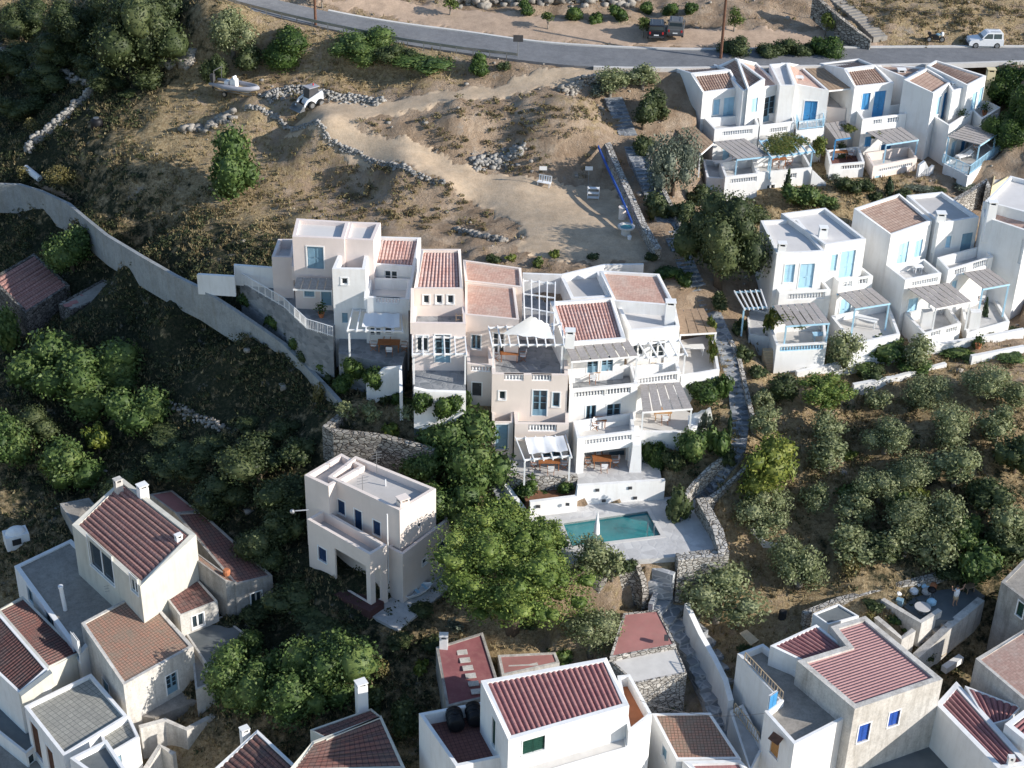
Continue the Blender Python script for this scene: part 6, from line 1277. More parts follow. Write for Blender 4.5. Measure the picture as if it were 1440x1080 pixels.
def car(label,px,py,rot,paint,L=3.7,Wd=1.6,H=1.7,z=None,boxy=True):
    p=G(px,py); t=thing('car',label,'car',(p.x,p.y,p.z+.06),None,rot); h=L/2
    prof=[(-h,.38),(-h,.95),(-h+.05,1.0),(h-1.25,1.02),(h-.15,.88),(h,.72),(h,.36),(h-.3,.3),(-h+.3,.3)]
    objl('body',extr(prof,Wd,Wd-.06),paint,t)
    cx1=h-1.25; prof=[(-h+.06,.98),(-h+.14,H-.06),(-h+.3,H),(cx1-.75,H),(cx1-.55,H-.05),(cx1+.05,1.0)]
    cab=objl('cabin',extr(prof,Wd-.08,Wd-.36,1.0,H),paint,t)
    def sidewin(a,b,c,d):
        for s in (-1,1):
            f=lambda x,z: (x,s*((Wd-.08)+(-.28)*(z-1.0)/(H-1.0))/2+s*.008,z)
            q=[f(*a),f(*b),f(*c),f(*d)]; mb=MB().quad(*(q if s<0 else q[::-1])); objl('side_window',mb,M['glass'],t)
    zt1=H-.14; sidewin((-h+.25,1.06),(-h+1.1,1.06),(-h+1.1,zt1),(-h+.28,zt1)); sidewin((-h+1.2,1.06),(cx1-.12,1.06),(cx1-.62,zt1),(-h+1.2,zt1))
    ww=Wd*.38; mb=MB().quad((cx1+.03,-ww-.12,1.05),(cx1+.03,ww+.12,1.05),(cx1-.55,ww-.02,H-.1),(cx1-.55,-ww+.02,H-.1)); objl('windscreen',mb,M['glass'],t)
    mb=MB().quad((-h+.075,ww+.1,1.08),(-h+.075,-ww-.1,1.08),(-h+.125,-ww+.02,H-.14),(-h+.125,ww-.02,H-.14)); objl('rear_window',mb,M['glass'],t)
    for s in (-1,1):
        objl('headlight',MB().obox((h-.06,s*.55-.14,.64),(.08,0,0),(0,.28,0),(0,0,.17)),M['metal'],t)
        objl('tail_light',MB().obox((-h-.02,s*.66-.08,.7),(.06,0,0),(0,.16,0),(0,0,.26)),M['red'],t)
        objl('mirror',MB().obox((cx1-.2,s*(Wd/2+.05)-.06,1.0),(.1,0,0),(0,.12,0),(0,0,.16)),paint,t)
        for x in (-h+.65,h-.7): wheel(t,x,s*(Wd/2-.1))
    objl('bumper',MB().obox((h-.05,-Wd/2+.1,.32),(.14,0,0),(0,Wd-.2,0),(0,0,.2)),M['steel'],t); objl('bumper',MB().obox((-h-.08,-Wd/2+.1,.34),(.14,0,0),(0,Wd-.2,0),(0,0,.18)),M['steel'],t)
    objl('number_plate',MB().obox((-h-.1,-.25,.58),(.02,0,0),(0,.5,0),(0,0,.12)),M['white'],t)
    mb=MB()
    for s in (-1,1): mb.bar((-h+.4,s*.45,H+.04),(cx1-.9,s*.45,H+.04),.04,.05)
    objl('roof_rack',mb,M['metal'],t)
def table(label,p,rot,L=1.5,Wd=.9,mat=None,H=.74,top='table_top',name='table'):
    t=thing(name,label,'table',p,None,rot); mat=mat or M['wood']; mb=MB()
    for i in range(6): mb.obox((-L/2,-Wd/2+i*Wd/6+.008,H-.04),(L,0,0),(0,Wd/6-.016,0),(0,0,.04))
    mb.obox((-L/2+.1,-Wd/2+.05,H-.07),(.06,0,0),(0,Wd-.1,0),(0,0,.03)); mb.obox((L/2-.16,-Wd/2+.05,H-.07),(.06,0,0),(0,Wd-.1,0),(0,0,.03))
    objl(top,mb,mat,t)
    for x in (-1,1):
        for y in (-1,1): objl('leg',MB().obox((x*(L/2-.12)-.03,y*(Wd/2-.1)-.03,0),(.06,0,0),(0,.06,0),(0,0,H-.07)),mat,t)
    return t
CH0=[None]
def chair(label,p,rot,group='director chairs on the terraces'):
    if CH0[0]: return dup(CH0[0],p,rot,label,group)
    t=thing('chair',label,'chair',p,group,rot); CH0[0]=t
    objl('seat',MB().obox((-.24,-.24,.43),(.48,0,0),(0,.48,0),(0,0,.04)),M['cloth'],t); objl('backrest',MB().obox((-.26,.2,.62),(.52,0,0),(0,.05,.0),(0,.05,.28)),M['cloth'],t)
    for x in (-1,1):
        objl('leg',MB().bar((x*.24,-.24,0),(x*.24,.24,.45),.035,.035),M['wood'],t); objl('leg',MB().bar((x*.24,.24,0),(x*.24,-.24,.45),.035,.035),M['wood'],t)
        objl('armrest',MB().obox((x*.26-.03,-.25,.63),(.06,0,0),(0,.48,0),(0,0,.03)),M['wood'],t); objl('back_post',MB().bar((x*.26,.22,.4),(x*.26,.27,.92),.03,.03),M['wood'],t)
    return t
def dining(desc,px,py,z,rot=0,L=1.6,mat=None,sides='LRFB'):
    p=P(px,py,z); table('%s dining table %s'%('honey wooden' if mat is M['honey'] else 'brown wooden',desc),p,rot,L,.95,mat)
    D={'L':((-L/2-.35,0),math.pi/2,'left'),'R':((L/2+.35,0),-math.pi/2,'right'),'F':((0.1,-.85),math.pi,'front'),'B':((-.2,.85),0,'back'),'C':((.5,.85),0,'far back')}
    for s in sides:
        (x,y),r,w=D[s]; q=Vector((x*math.cos(rot)-y*math.sin(rot),x*math.sin(rot)+y*math.cos(rot),0)); chair('white chair at %s of table %s'%(w,desc),p+q,r+rot)
def lounger(label,px,py,z,rot):
    p=P(px,py,z); t=thing('sun_lounger',label,'sun lounger',p,None,rot)
    objl('frame',MB().obox((-.95,-.32,.25),(1.9,0,0),(0,.64,0),(0,0,.05)),M['white'],t); objl('mattress',MB().obox((-.93,-.3,.3),(1.3,0,0),(0,.6,0),(0,0,.07)).obox((.37,-.3,.3),(.52,0,.3),(0,.6,0),(-.03,0,.07)),M['cloth'],t)
    for x in (-.8,.8):
        for y in (-.27,.27): objl('leg',MB().obox((x-.03,y-.03,0),(.06,0,0),(0,.06,0),(0,0,.25)),M['white'],t)
def pole(label,px,py,h,mat,r=.14,cat='pole',name='pole',zb=None):
    p=G(px,py) if zb is None else P(px,py,zb); o=obj(name,MB().tube([p-Vector((0,0,.5)),p+Vector((0,0,h))],[r,r*.7],8),mat,None,at=p); tag(o,label,cat); return p
def wire(name,label,a,b,sag,par=None,r=.02):
    pts=[a.lerp(b,i/16)-Vector((0,0,sag*4*(i/16)*(1-i/16))) for i in range(17)]; return tag(obj(name,MB().tube(pts,r,4),M['steel'],None,at=a),label,'cable')
def sign(label,px,py,w,h,hp,mat=None,back=None,pole_=True):
    p=G(px,py); t=thing('sign',label,'sign',p); 
    if pole_: objl('post',MB().tube([(0,0,-.3),(0,0,hp)],.04,6),M['metal'],t)
    objl('board',MB().obox((-w/2,-.06,hp-h),(w,0,0),(0,.03,0),(0,0,h)),mat or M['white'],t); return t
def steps(name,pts,wpx,mat,sp=.55,rise=.16,kind='structure',thick=.7,zs=None):
    "stepped path; pts (px,py), wpx half width in px"
    c=[G(*q) if len(q)==2 else P(*q) for q in pts]; L=sum((b-a).length for a,b in zip(c,c[1:])); n=int(L/sp); C_=strip(c,n); mb=MB()
    for i in range(n-1):
        a,b=C_[i],C_[i+1]; d=(b-a); d.z=0; d.normalize(); r=Vector((-d.y,d.x,0)); w=wpx*(a-CAM).dot(_F)/FOC; z=(a.z+b.z)/2+.16
        q=[a-r*w,b-r*w+d*.02,b+r*w+d*.02,a+r*w]; mb.prism([(v.x,v.y) for v in (q if (q[1]-q[0]).cross(q[3]-q[0]).z>0 else q[::-1])],z-thick,z)
    return tag(obj(name,mb,mat),kind=kind)
def props():
    CW=[(-30,257,10.6),(28,259,10.8),(58,268,11),(97,286,11.5),(118,304,12),(150,330,12.9),(200,360,13.7),(247,387,14.1),(280,403,14.2),(333,437,13.5),(367,460,12.8),(400,483,12.1),(437,520,11.4),(463,547,11.1),(482,568,10.9)]
    wallrun('concrete_wall','long curved bluish concrete retaining wall winding down the left slope','wall',CW,.35,M['rwall'],3.2)
    wallrun('stone_wall','old field stone wall holding the raised olive planter behind the villa','wall',[(482,581,10.7),(458,600,10.7),(470,605,10.7),(540,613,10.6),(610,632,10.4)],.6,M['stone'],4.5)
    wallrun('stone_wall','small pale stone wall curving down to the blue-grey door by the dark trees','wall',[(692,596,10.9),(685,604,10.6),(668,612,10.2),(662,622,9.8)],.4,M['stonel'],2)
    wallrun('stair_wall','sloping white stair wall beside the grey stone terrace of the cream house','wall',[(515,537,12.7),(540,517,14.0),(563,514,14.2),(564,552,13.2)],.25,M['lwall'],2.6)
    wallrun('path_wall','pale wall with small lamps along the path left of the pool planter','wall',[(697,655,8.6),(705,672,8.0),(722,695,7.4),(737,715,7.2)],.35,M['lwall'],1.6)
    st=MB()
    for k in range(11):
        q=P(697,664,7.9).lerp(P(728,722,6.4),k/11); st.cbox((q.x-.4,q.y,q.z-.6),1.1,.5,.6,.5)
    tag(obj('stairway',st,M['terr']),kind='structure')
    pl=MB().prism([(q.x,q.y) for q in [P(740,704,7.6),P(810,697,7.6),P(812,678,7.9),P(732,680,7.9)]],5.5,7.5); tag(obj('planter_soil',pl,M['soil'],None),kind='structure')
    # dry stone
    rockline('dry_stone_wall','crumbled pale dry-stone wall on the upper left slope','wall',[(130,132),(112,150),(92,168),(70,186),(48,200),(38,214)],.5,1.0,520,M['stonec2'],(.09,.22),1)
    rockline('dry_stone_wall','low kerb of white stones along the lower edge of the gravel track','wall',[(345,152),(385,162),(425,180),(462,198),(505,216),(545,233),(585,246),(628,260)],.28,.3,620,M['stonec2'],(.06,.17),2)
    rockline('rubble_heap','heap of pale rubble and sacks behind the loader','rubble',[(372,140),(400,130),(430,128),(460,136),(500,141),(540,145)],1.2,.6,1000,M['stonec2'],(.05,.18),3)
    rockline('rock_slope','slope of pale rocks under the bank between track and yard','rubble',[(665,232),(690,228),(715,222),(735,215)],1.0,.5,240,M['stonec2'],(.07,.24),4)
    rockline('dry_stone_wall','rough stone footing along the back edge of the gravel yard','wall',[(640,322),(680,334),(712,340)],.3,.3,140,M['stonec'],(.1,.22),5)
    rockline('dry_stone_wall','row of rocks edging the track beside the alley trees','wall',[(790,130),(815,118),(845,112),(880,112)],.7,.7,260,M['stonec'],(.08,.25),6)
    rockline('dry_stone_wall','long collapsed field wall in the shaded top left','wall',[(0,72),(40,88),(90,102),(135,120)],.4,.5,220,M['stonec'],(.1,.3),7)
    rockline('dry_stone_wall','low field wall crossing the dark left hollow','wall',[(222,567),(262,580),(300,596),(312,604)],.4,.5,150,M['stonec'],(.06,.17),8)
    rockline('rock_outcrop','line of big rocks on the brown slope above the lone fig tree','rocks',[(255,186),(285,184),(310,172),(330,160)],.8,.5,70,M['stonec'],(.12,.4),9)
    rockline('rock_outcrop','rock outcrop below the top left wood','rocks',[(230,85),(255,80),(270,88)],.9,.5,60,M['stonec'],(.25,.6),10)
    rockline('rocks','broken rock face above the parking strip','rocks',[(640,4),(700,6),(760,4),(830,2),(900,0)],1.2,1.2,160,M['stonec'],(.15,.5),11)
    # alley steps
    AL=[(862,138),(880,185),(905,240),(925,290),(950,340),(972,390),(1000,440),(1022,490),(1036,545),(1041,590),(1036,630),(1008,672),(978,706)]
    steps('stone_stairway',AL,13,M['alley'])
    wallrun('stone_wall','tall rough wall with a blue painted top strip along the alley side of the yard','wall',[(832,148,20.9),(850,190,19.9),(866,228,19.2),(884,268,18.5),(905,315,17.9),(926,350,17.3)],.6,M['stonel'],3)
    bl=MB(); bb=[P(*q) for q in [(848,205,19.7),(860,232,19.2),(878,270,18.6),(896,312,18.0)]]
    for a,b in zip(bb,bb[1:]): bl.bar(a+Vector((-.45,0,-.1)),b+Vector((-.45,0,-.1)),.1,.3)
    tag(obj('blue_tarpaulin',bl,M['bblue'],None,at=bb[0]),'bright blue strip of tarpaulin along the yard wall by the alley','tarpaulin')
    for lab,pts in (('low wall on the right side of the alley steps beside the leftmost lower house',[(1027,478,13.6),(1040,505,12.9),(1048,540,12.0),(1056,575,11.2),(1062,600,10.6)]),('low wall along the left of the alley steps at the bend',[(1022,640,9.6),(1000,655,9.2),(975,680,8.4),(964,695,8.0)]),('pale low wall right of the alley steps below the citrus tree',[(1056,650,9.0),(1040,665,8.6),(1012,690,7.8),(990,705,7.5)]),('upper alley kerb wall under the dark leaning tree',[(905,200,19.6),(925,250,18.7),(945,290,17.9),(965,330,17.1)])):
        wallrun('low_wall',lab,'wall',pts,.35,M['stonel'],1.4)
    steps('lower_stairway',[(925,792,6.3),(918,822,4.8),(925,845,3.4),(955,872,2.4),(985,915,1.2),(1005,960,.1),(1022,1005,-1),(1040,1060,-2.2)],27,M['alleyl'],.95,thick=1.6)
    wallrun('alley_wall','tall whitewashed wall between the lower alley and the dry yellow field','wall',[(966,848,4.2),(972,862,4.0),(985,890,3.3),(1005,925,2.6),(1020,955,1.9),(1028,985,1.4)],.4,M['lwall'],3)
    wallrun('stone_wall','dark stone wall flanking the steps at the pool front gate','wall',[(897,795,6.6),(905,815,5.6),(908,835,4.6)],.5,M['stone'],3)
    wallrun('field_wall','white edged field wall left of the round olive in the grove','wall',[(1055,738,5.9),(1075,762,5.35),(1096,765,5.3)],.25,M['lwall'],1.2)
    wallrun('stone_wall','long rough stone wall at the top of the cluttered patio','wall',[(1130,862,3.8),(1180,842,4.2),(1248,825,4.6),(1300,812,4.9),(1342,799,5.2)],.45,M['stonel'],1.5)
    wallrun('patio_wall','whitewashed planter wall on the left of the patio stairs','wall',[(1241,842,4.4),(1268,858,4.4),(1295,874,4.4),(1322,857,4.5)],.4,M['oldw'],2.2)
    wallrun('patio_wall','lower whitewashed planter wall beside the blue-shuttered house roof','wall',[(1232,867,3.8),(1250,882,3.8),(1268,897,3.6),(1285,885,3.8)],.4,M['oldw'],2.2)
    wallrun('patio_wall','thick whitewashed wall along the right side of the patio stairs','wall',[(1380,842,4.2),(1358,860,4.1),(1337,877,3.8),(1310,902,2.9),(1288,922,2.3)],.6,M['oldw'],2.6)
    pf=MB().prism([(q.x,q.y) for q in [P(1295,872,3.9),P(1340,872,3.9),P(1385,838,3.9),P(1340,803,3.9),P(1245,832,3.9)]],1,3.9); tag(obj('patio_floor',pf,M['dconc'],None),kind='structure')
    steps('patio_stairway',[(1330,868,3.7),(1310,886,2.9),(1285,910,1.8)],17,M['conc'],thick=1.5)
    wallrun('concrete_block','fallen pale concrete beam in the dark yard beside the patio','beam',[(1328,938,.9),(1352,922,1.1)],.5,M['lwall'],.5)
    p=P(1340,910,1.2); tag(obj('plank',MB().bar(P(1322,922,1.2),P(1357,896,1.6),.35,.08),M['pwood'],None,at=p),'long pale plank lying in the dark yard beside the patio','plank')
    # guard rail
    gt=[P(x,y,z) for x,y,z in [(286,-6,26.3),(340,12,25.05),(395,26,24.5),(447,38,24.15),(510,51,23.7),(568,63,23.35),(650,75,23.15),(728,84,23.05)]]
    g=thing('guardrail','grey steel guardrail along the outer edge of the upper road','guardrail',gt[0]); L=strip(gt,60); mb=MB()
    for a,b in zip(L,L[1:]): mb.bar(a+Vector((0,-.25,.65)),b+Vector((0,-.25,.65)),.06,.3)
    obj('rail',mb,M['metal'],g)
    for q in L[::3]: obj('post',MB().cbox((q.x,q.y-.25,q.z-.4),.1,.1,1.1),M['metal'],g)
    p1=pole('tall dark wooden utility pole behind the first terraced house',1013,86,9.5,M['rust'],.17,'utility pole','utility_pole')
    p2=pole('dark wooden utility pole beside the guardrail at the top left bend',444,38,8.5,M['rust'],.15,'utility pole','utility_pole')
    wire('power_cable','thin power cable crossing the sky-side slope above the white car',P(1095,-8,30),P(1470,22,28),.6)
    for nm,Ln,s0,sg in (('kerb',rD,52,-1),('kerb',rU,12,1)):
        A_=[];B_=[]
        for i in range(s0,len(Ln)-1):
            d=(Ln[i+1]-Ln[i-1]); d.z=0; d.normalize(); n=Vector((-d.y,d.x,0))*sg; a,b=Ln[i]+n*.02,Ln[i]+n*.4
            A_.append(b if sg<0 else a); B_.append(a if sg<0 else b)
        ribbon(nm,A_,B_,.13,M['paleconc'],'structure',.5)
    wire('power_cable','thin cable sagging from the maroon-roofed house over the stepped alley',P(900,985,6.2),P(1075,1003,4.6),.7,r=.018)
    # road signs
    s=sign('dark rectangular road sign on a pole at the track junction',728,84,1.0,.7,2.6,M['steel'])
    for x,y,l in ((763,262,'left'),(827,262,'right')):
        p=G(x,y); q=thing('sign','small white notice board on the shaded bank, the %s one'%l,'sign',p); objl('post',MB().bar((0,0,-.3),(0,0,2.0),.05,.05),M['metal'],q); objl('board',MB().obox((-.35,-.06,1.65),(.7,0,0),(0,.03,0),(0,0,.38)),M['white'],q)
    sign('small white sign on a post above the parking strip near the stone steps',1148,26,.6,.5,1.8); sign('grey utility box at the roadside right of the largest shrub',1167,54,.9,.8,1.0,M['dconc'])
    # vehicles
    car('small white off-road car parked on the verge facing left',1383,66,math.pi+.03,M['cwhite'],3.6,1.6,1.7)
    car('black car parked nose to the slope, seen from behind',922,49,math.pi/2-.05,M['cblack'],4.2,1.8,1.6)
    car('dark grey boxy car parked right of the black car',950,47,math.pi/2-.12,M['cgrey'],3.9,1.7,1.8)
    p=G(1315,60); t=thing('motorcycle','black motorcycle with white nose parked on the verge left of the white car','motorcycle',p+Vector((0,0,.03)),None,.05)
    for x in (-.68,.68):
        w=objl('wheel',MB().tube([(x,-.06,.32),(x,.06,.32)],.32,14),M['rubber'],t); objl('rim',MB().tube([(x,-.07,.32),(x,.07,.32)],.2,8),M['metal'],w)
    objl('body',MB().obox((-.75,-.14,.62),(.9,0,.05),(0,.28,0),(0,0,.2)).obox((-.3,-.16,.3),(.6,0,0),(0,.32,0),(0,0,.34)),M['black'],t)
    objl('fuel_tank',MB().sphere((.2,0,.86),.3,.16,.16),M['sblue'],t); objl('fairing',MB().sphere((.62,0,.9),.2,.2,.25),M['white'],t); objl('tail_box',MB().obox((-.9,-.18,.85),(.3,0,0),(0,.36,0),(0,0,.25)),M['black'],t)
    objl('fork',MB().bar((.68,-.09,.3),(.45,-.09,1.0),.04,.04),M['metal'],t); objl('handlebar',MB().bar((.42,-.36,1.05),(.42,.36,1.05),.035,.035),M['black'],t)
    boat(); loader()
    # barrel, yard bits
    p=G(137,182); t=thing('water_barrel','black plastic water barrel on the shaded upper left slope','barrel',p); objl('body',MB().lathe((0,0,-.1),[(.55,0),(.62,.3),(.62,1.0),(.5,1.25),(.3,1.32)],16),M['black'],t,True); objl('lid',MB().lathe((0,0,1.22),[(.3,0),(.3,.06)],12),M['metal'],t)
    p=G(765,262); t=thing('bench','white slatted garden bench tilted on the gravel yard','bench',p,None,-.35)
    objl('seat',MB().obox((-.65,-.25,.4),(1.3,0,0),(0,.5,0),(0,0,.05)),M['white'],t); mb=MB()
    for i in range(6): mb.obox((-.62+i*.23,.24,.45),(.1,0,0),(0,.04,0),(0,.1,.5))
    mb.obox((-.65,.32,.93),(1.3,0,0),(0,.04,0),(0,0,.07)); objl('backrest',mb,M['white'],t)
    for x in (-.58,.52):
        for y in (-.22,.2): objl('leg',MB().obox((x,y,0),(.06,0,0),(0,.06,0),(0,0,.4)),M['white'],t)
    p=G(834,280); t=thing('shelf_rack','white wooden shelf rack standing on the gravel yard','shelf',p,None,-.05); mb=MB()
    for z in (.15,.6,1.1): objl('shelf',MB().obox((-.55,-.2,z),(1.1,0,0),(0,.4,0),(0,0,.05)),M['white'],t)
    for x in (-.55,.5):
        for y in (-.2,.15): objl('leg',MB().obox((x,y,0),(.05,0,0),(0,.05,0),(0,0,1.2)),M['white'],t)
    p=G(880,330); t=thing('stone_basin','round pale stone basin at the foot of the yard wall','basin',p); objl('body',MB().lathe((0,0,0),[(.45,-.1),(.4,.5),(.75,.7),(.78,.85),(.65,.85),(.5,.7)],16),M['paleconc'],t); objl('water',MB().lathe((0,0,.72),[(.6,0),(.6,.02)],14),M['water'],t)
    p=G(875,308); tag(obj('stone_column',MB().lathe(p,[(.36,-.1),(.34,1.1),(.4,1.2)],12),M['cream'],None,at=p),'short cream column behind the round stone basin','column')
    p=G(885,337); tag(obj('bucket',MB().lathe(p,[(.16,0),(.2,.36),(.17,.36)],10),M['white'],None,at=p),'small white bucket in front of the round stone basin','bucket')
    # furniture
    dining('on the blue-white house terrace under white cloth',547,492,13.95,0,1.8,M['wood'],'LRFB')
    dining('under the pointed white sun sail',716,506,14.22,0,1.5,M['wood'],'LRBC')
    dining('on the reed-shaded balcony with honey furniture',830,531,12.95,.05,1.5,M['honey'],'LRFB')
    dining('under the ground floor pergola by the planter',772,658,8.32,.03,1.7,M['wood'],'LRF')
    dining('in the ground floor loggia above the pool wall',846,655,8.28,.06,1.5,M['wood'],'LRFB')
    dining('on the white side terrace under the wide reed pergola',931,588,10.42,.05,1.4,M['honey'],'F')
    dining('on the shaded terrace of the second terraced house',1180,222,16.68,.05,1.5,M['wood'],'LRB')
    dining('under the vine of the first terraced house',1094,232,16.88,.1,1.5,M['wood'],'RF')
    dining('behind the slender cypress on the lower right row',1372,420,12.65,.1,1.3,M['honey'],'F')
    table('small table on the middle balcony of the striped-roof house',P(844,600,10.65),.1,.9,.7,M['wood']); chair('white-cloth chair beside the small middle balcony table',P(838,603,10.65),1.2)
    table('long white slatted table on the side terrace under the brown pergola',P(974,498,12.62),.1,1.8,.8,M['white'])
    table('long white bench table on the sunny terrace of the lower right row',P(1217,458,13.25),-.5,1.9,.8,M['white'])
    table('round-edged outdoor table on the balcony of the brown-roofed white house',P(1290,384,16.0),.2,.8,.6,M['white'],.7); 
    table('plain table on the upper middle balcony under the dark doors',P(1152,478,13.4),.1,1.2,.7,M['lblue'],.6)
    lounger('white sun lounger on the blue balcony of the corner house',1356,222,17,.5); lounger('white sun lounger on the left terrace of the first terraced house',1016,232,17,.3)
    chair('white-cloth chair on the blue balcony of the corner house',P(1372,212,17),1.0); chair('white-cloth chair on the terrace next to the lounger of the first house',P(1030,228,17.1),2.0)
    for x,y,z,l in ((1384,162,19.35,'on the small cream roof terrace of the corner house'),(1352,171,19.45,'with a tall green plant on the corner house balcony'),(1375,490,12.5,'by the garden shrubs under the slender cypress'),(452,446,15.2,'on the railed terrace of the pink house')):
        p=P(x,y,z); t=thing('plant_pot','terracotta plant pot '+l,'plant pot',p,'terracotta pots on the terraces'); objl('pot',MB().lathe((0,0,0),[(.18,0),(.28,.4),(.3,.45),(.24,.45)],12),M['orange'],t)
        V,F_=leaves(np.random.default_rng(3).normal(0,.22,(140,3))*[1,1,1.2]+[0,0,.85],np.random.default_rng(4).normal(0,1,(140,3)),.2,np.random.default_rng(5)); me=npmesh('foliage',V,F_,LM['ivy']); o=bpy.data.objects.new('foliage',me); COL.objects.link(o); o.parent=t
    # closed parasol
    p=P(838,764,6.62); t=thing('parasol','closed white parasol standing at the front edge of the pool','parasol',p)
    objl('pole',MB().tube([(0,0,0),(0,0,2.9)],.03,6),M['white'],t); objl('canopy',MB().lathe((0,0,.75),[(.06,0),(.24,.15),(.19,.9),(.1,1.6),(.03,2.1)],10),M['cloth'],t); objl('base',MB().lathe((0,0,0),[(.32,0),(.32,.08),(.05,.12)],12),M['paleconc'],t)
    # cloths
    def cloth(name,label,c,sag,cat,m=10):
        c=[P(*q) for q in c]; V=[];F_=[]
        for j in range(m+1):
            for i in range(m+1):
                s,w=i/m,j/m; q=lin(lin(c[0],c[1],s),lin(c[3],c[2],s),w); q=q-Vector((0,0,sag*16*s*(1-s)*w*(1-w)+.06*math.sin(s*18)*(1 if m>6 else 0))); V.append(q)
        for j in range(m):
            for i in range(m): k=j*(m+1)+i; F_.append((k,k+1,k+m+2,k+m+1))
        n=len(V); V+= [v-Vector((0,0,.02)) for v in V]; F_+= [tuple(n+a for a in f[::-1]) for f in F_]
        tag(obj(name,MB().add(V,F_),M['cloth'],None,True,at=c[0]),label,cat)
    cloth('shade_cloth','white fabric panel over the right beams of the blue-white house pergola',[(509,459,16.75),(562,461,16.75),(562,441,16.85),(513,440,16.85)],.1,'awning')
    cloth('sun_sail','white pointed sun sail stretched over the terrace beside the striped roof',[(707,469,17.5),(779,477,17.3),(771,456,18.2),(747,444,19.3)],.25,'sun sail')
    cloth('shade_cloth','white fabric panel on the patio pergola by the planter',[(744,638,11.0),(799,634,11.0),(792,613,11.1),(738,616,11.1)],.15,'awning')
    cloth('shade_cloth','grey-white stretched cloth over the lower terrace corner by the alley',[(968,600,10.9),(1002,590,10.7),(999,573,12.4),(968,584,11.2)],.1,'awning')
    patio_bits()
    # debris on the left slope
    p=G(48,243); tag(obj('white_pipe',MB().tube([G(36,236,.3)+Vector((0,0,.3)),G(56,252,.3)+Vector((0,0,.3))],.35,10),M['lwall'],None,at=p),'fat white pipe lying near the curved concrete wall','pipe')
    rg=random.Random(4)
    for k,l in enumerate(('outermost','second','third','innermost')):
        a=G(50+k*3,258+k*2,.25)+Vector((0,0,.3)); b=G(88+k*4,272+k*3,.25)+Vector((0,0,.3)); tag(obj('plank',MB().bar(a,b,.28,.08),M['owood'],None,at=a),'grey plank stacked behind the curved concrete wall, the %s one'%l,'plank','planks behind the concrete wall')
    p=G(1100,868); t=tag(obj('stump',MB().lathe(p-Vector((0,0,.2)),[(.34,0),(.28,.4),(.3,.75),(.2,.85)],9),M['soot'],None,at=p),'small dark stump casting a long shadow on the dry yellow field','stump')
    a=P(1040,892,3.6); tag(obj('board',MB().slab([P(1040,891,3.2),P(1056,908,3.1),P(1067,901,3.4),P(1050,886,3.5)],(0,0,1),.06),M['pwood'],None,at=a),'pale board bridging to the roof terrace of the bottom right house','board')
    # stone steps at the top right
    steps('hill_stairway',[(1172,-4,25.1),(1195,14,24.6),(1218,34,24.0),(1238,54,23.5)],11,M['conc'])
    wallrun('stone_wall','grey retaining wall beside the hillside steps at the top right','wall',[(1145,-8,27.2),(1160,5,26.6),(1180,22,25.8),(1205,42,24.8),(1225,56,24.0)],.5,M['stone'],2.5)
def boat():
    p=G(333,134); t=thing('inflatable_boat','grey inflatable boat with white console on a trailer above the brown slope','boat',p+Vector((0,0,.75)),None,-.42)
    L=2.7; pts=[(-L,.75,.25),(-L*.3,.85,.25),(L*.35,.75,.3),(L*.75,.42,.4),(L*.95,0,.5),(L*.75,-.42,.4),(L*.35,-.75,.3),(-L*.3,-.85,.25),(-L,-.75,.25)]
    objl('tube',MB().tube(pts,[.14]+[.25]*7+[.14],10),M['bgrey'],t,True)
    objl('hull',MB().add([(-L*.9,.6,.1),(-L*.9,-.6,.1),(-L*.9,0,-.35),(L*.4,.6,.15),(L*.4,-.6,.15),(L*.5,0,-.3),(L*.88,0,.35)],[(0,2,1),(0,3,5,2),(1,2,5,4),(3,6,5),(4,5,6),(0,1,4,3),(3,4,6)]),M['white'],t)
    objl('deck',MB().obox((-L*.88,-.6,.12),(L*1.4,0,0),(0,1.2,0),(0,0,.04)),M['pwood'],t)
    objl('console',MB().obox((-.5,-.3,.16),(.6,0,0),(0,.6,0),(0,0,.8)).obox((-.1,-.28,.96),(.1,0,0),(0,.56,0),(-.12,0,.3)),M['white'],t); objl('seat',MB().obox((-1.2,-.35,.16),(.4,0,0),(0,.7,0),(0,0,.5)),M['cloth'],t)
    mb=MB()
    for y in (-.7,.7): mb.bar((-2.2,y,.3),(-2.1,y,1.7),.06,.06)
    mb.bar((-2.1,-.7,1.7),(-2.1,.7,1.7),.06,.06); objl('roll_bar',mb,M['metal'],t); objl('outboard_motor',MB().obox((-3.0,-.2,.3),(.4,0,0),(0,.4,0),(0,0,.7)).obox((-2.9,-.08,-.5),(.2,0,0),(0,.16,0),(0,0,.85)),M['steel'],t)
    q=thing('boat_trailer','low galvanised trailer under the grey inflatable boat','trailer',p,None,-.42); mb=MB()
    for y in (-.5,.5): mb.bar((-2.2,y,.4),(2.0,y*.4,.4),.1,.1)
    mb.bar((2,0,.4),(3.4,0,.35),.1,.1); mb.bar((-.8,-.9,.35),(-.8,.9,.35),.1,.1); objl('chassis',mb,M['metal'],q)
    for y in (-.95,.95): wheel(q,-.8,y,.3,.18)
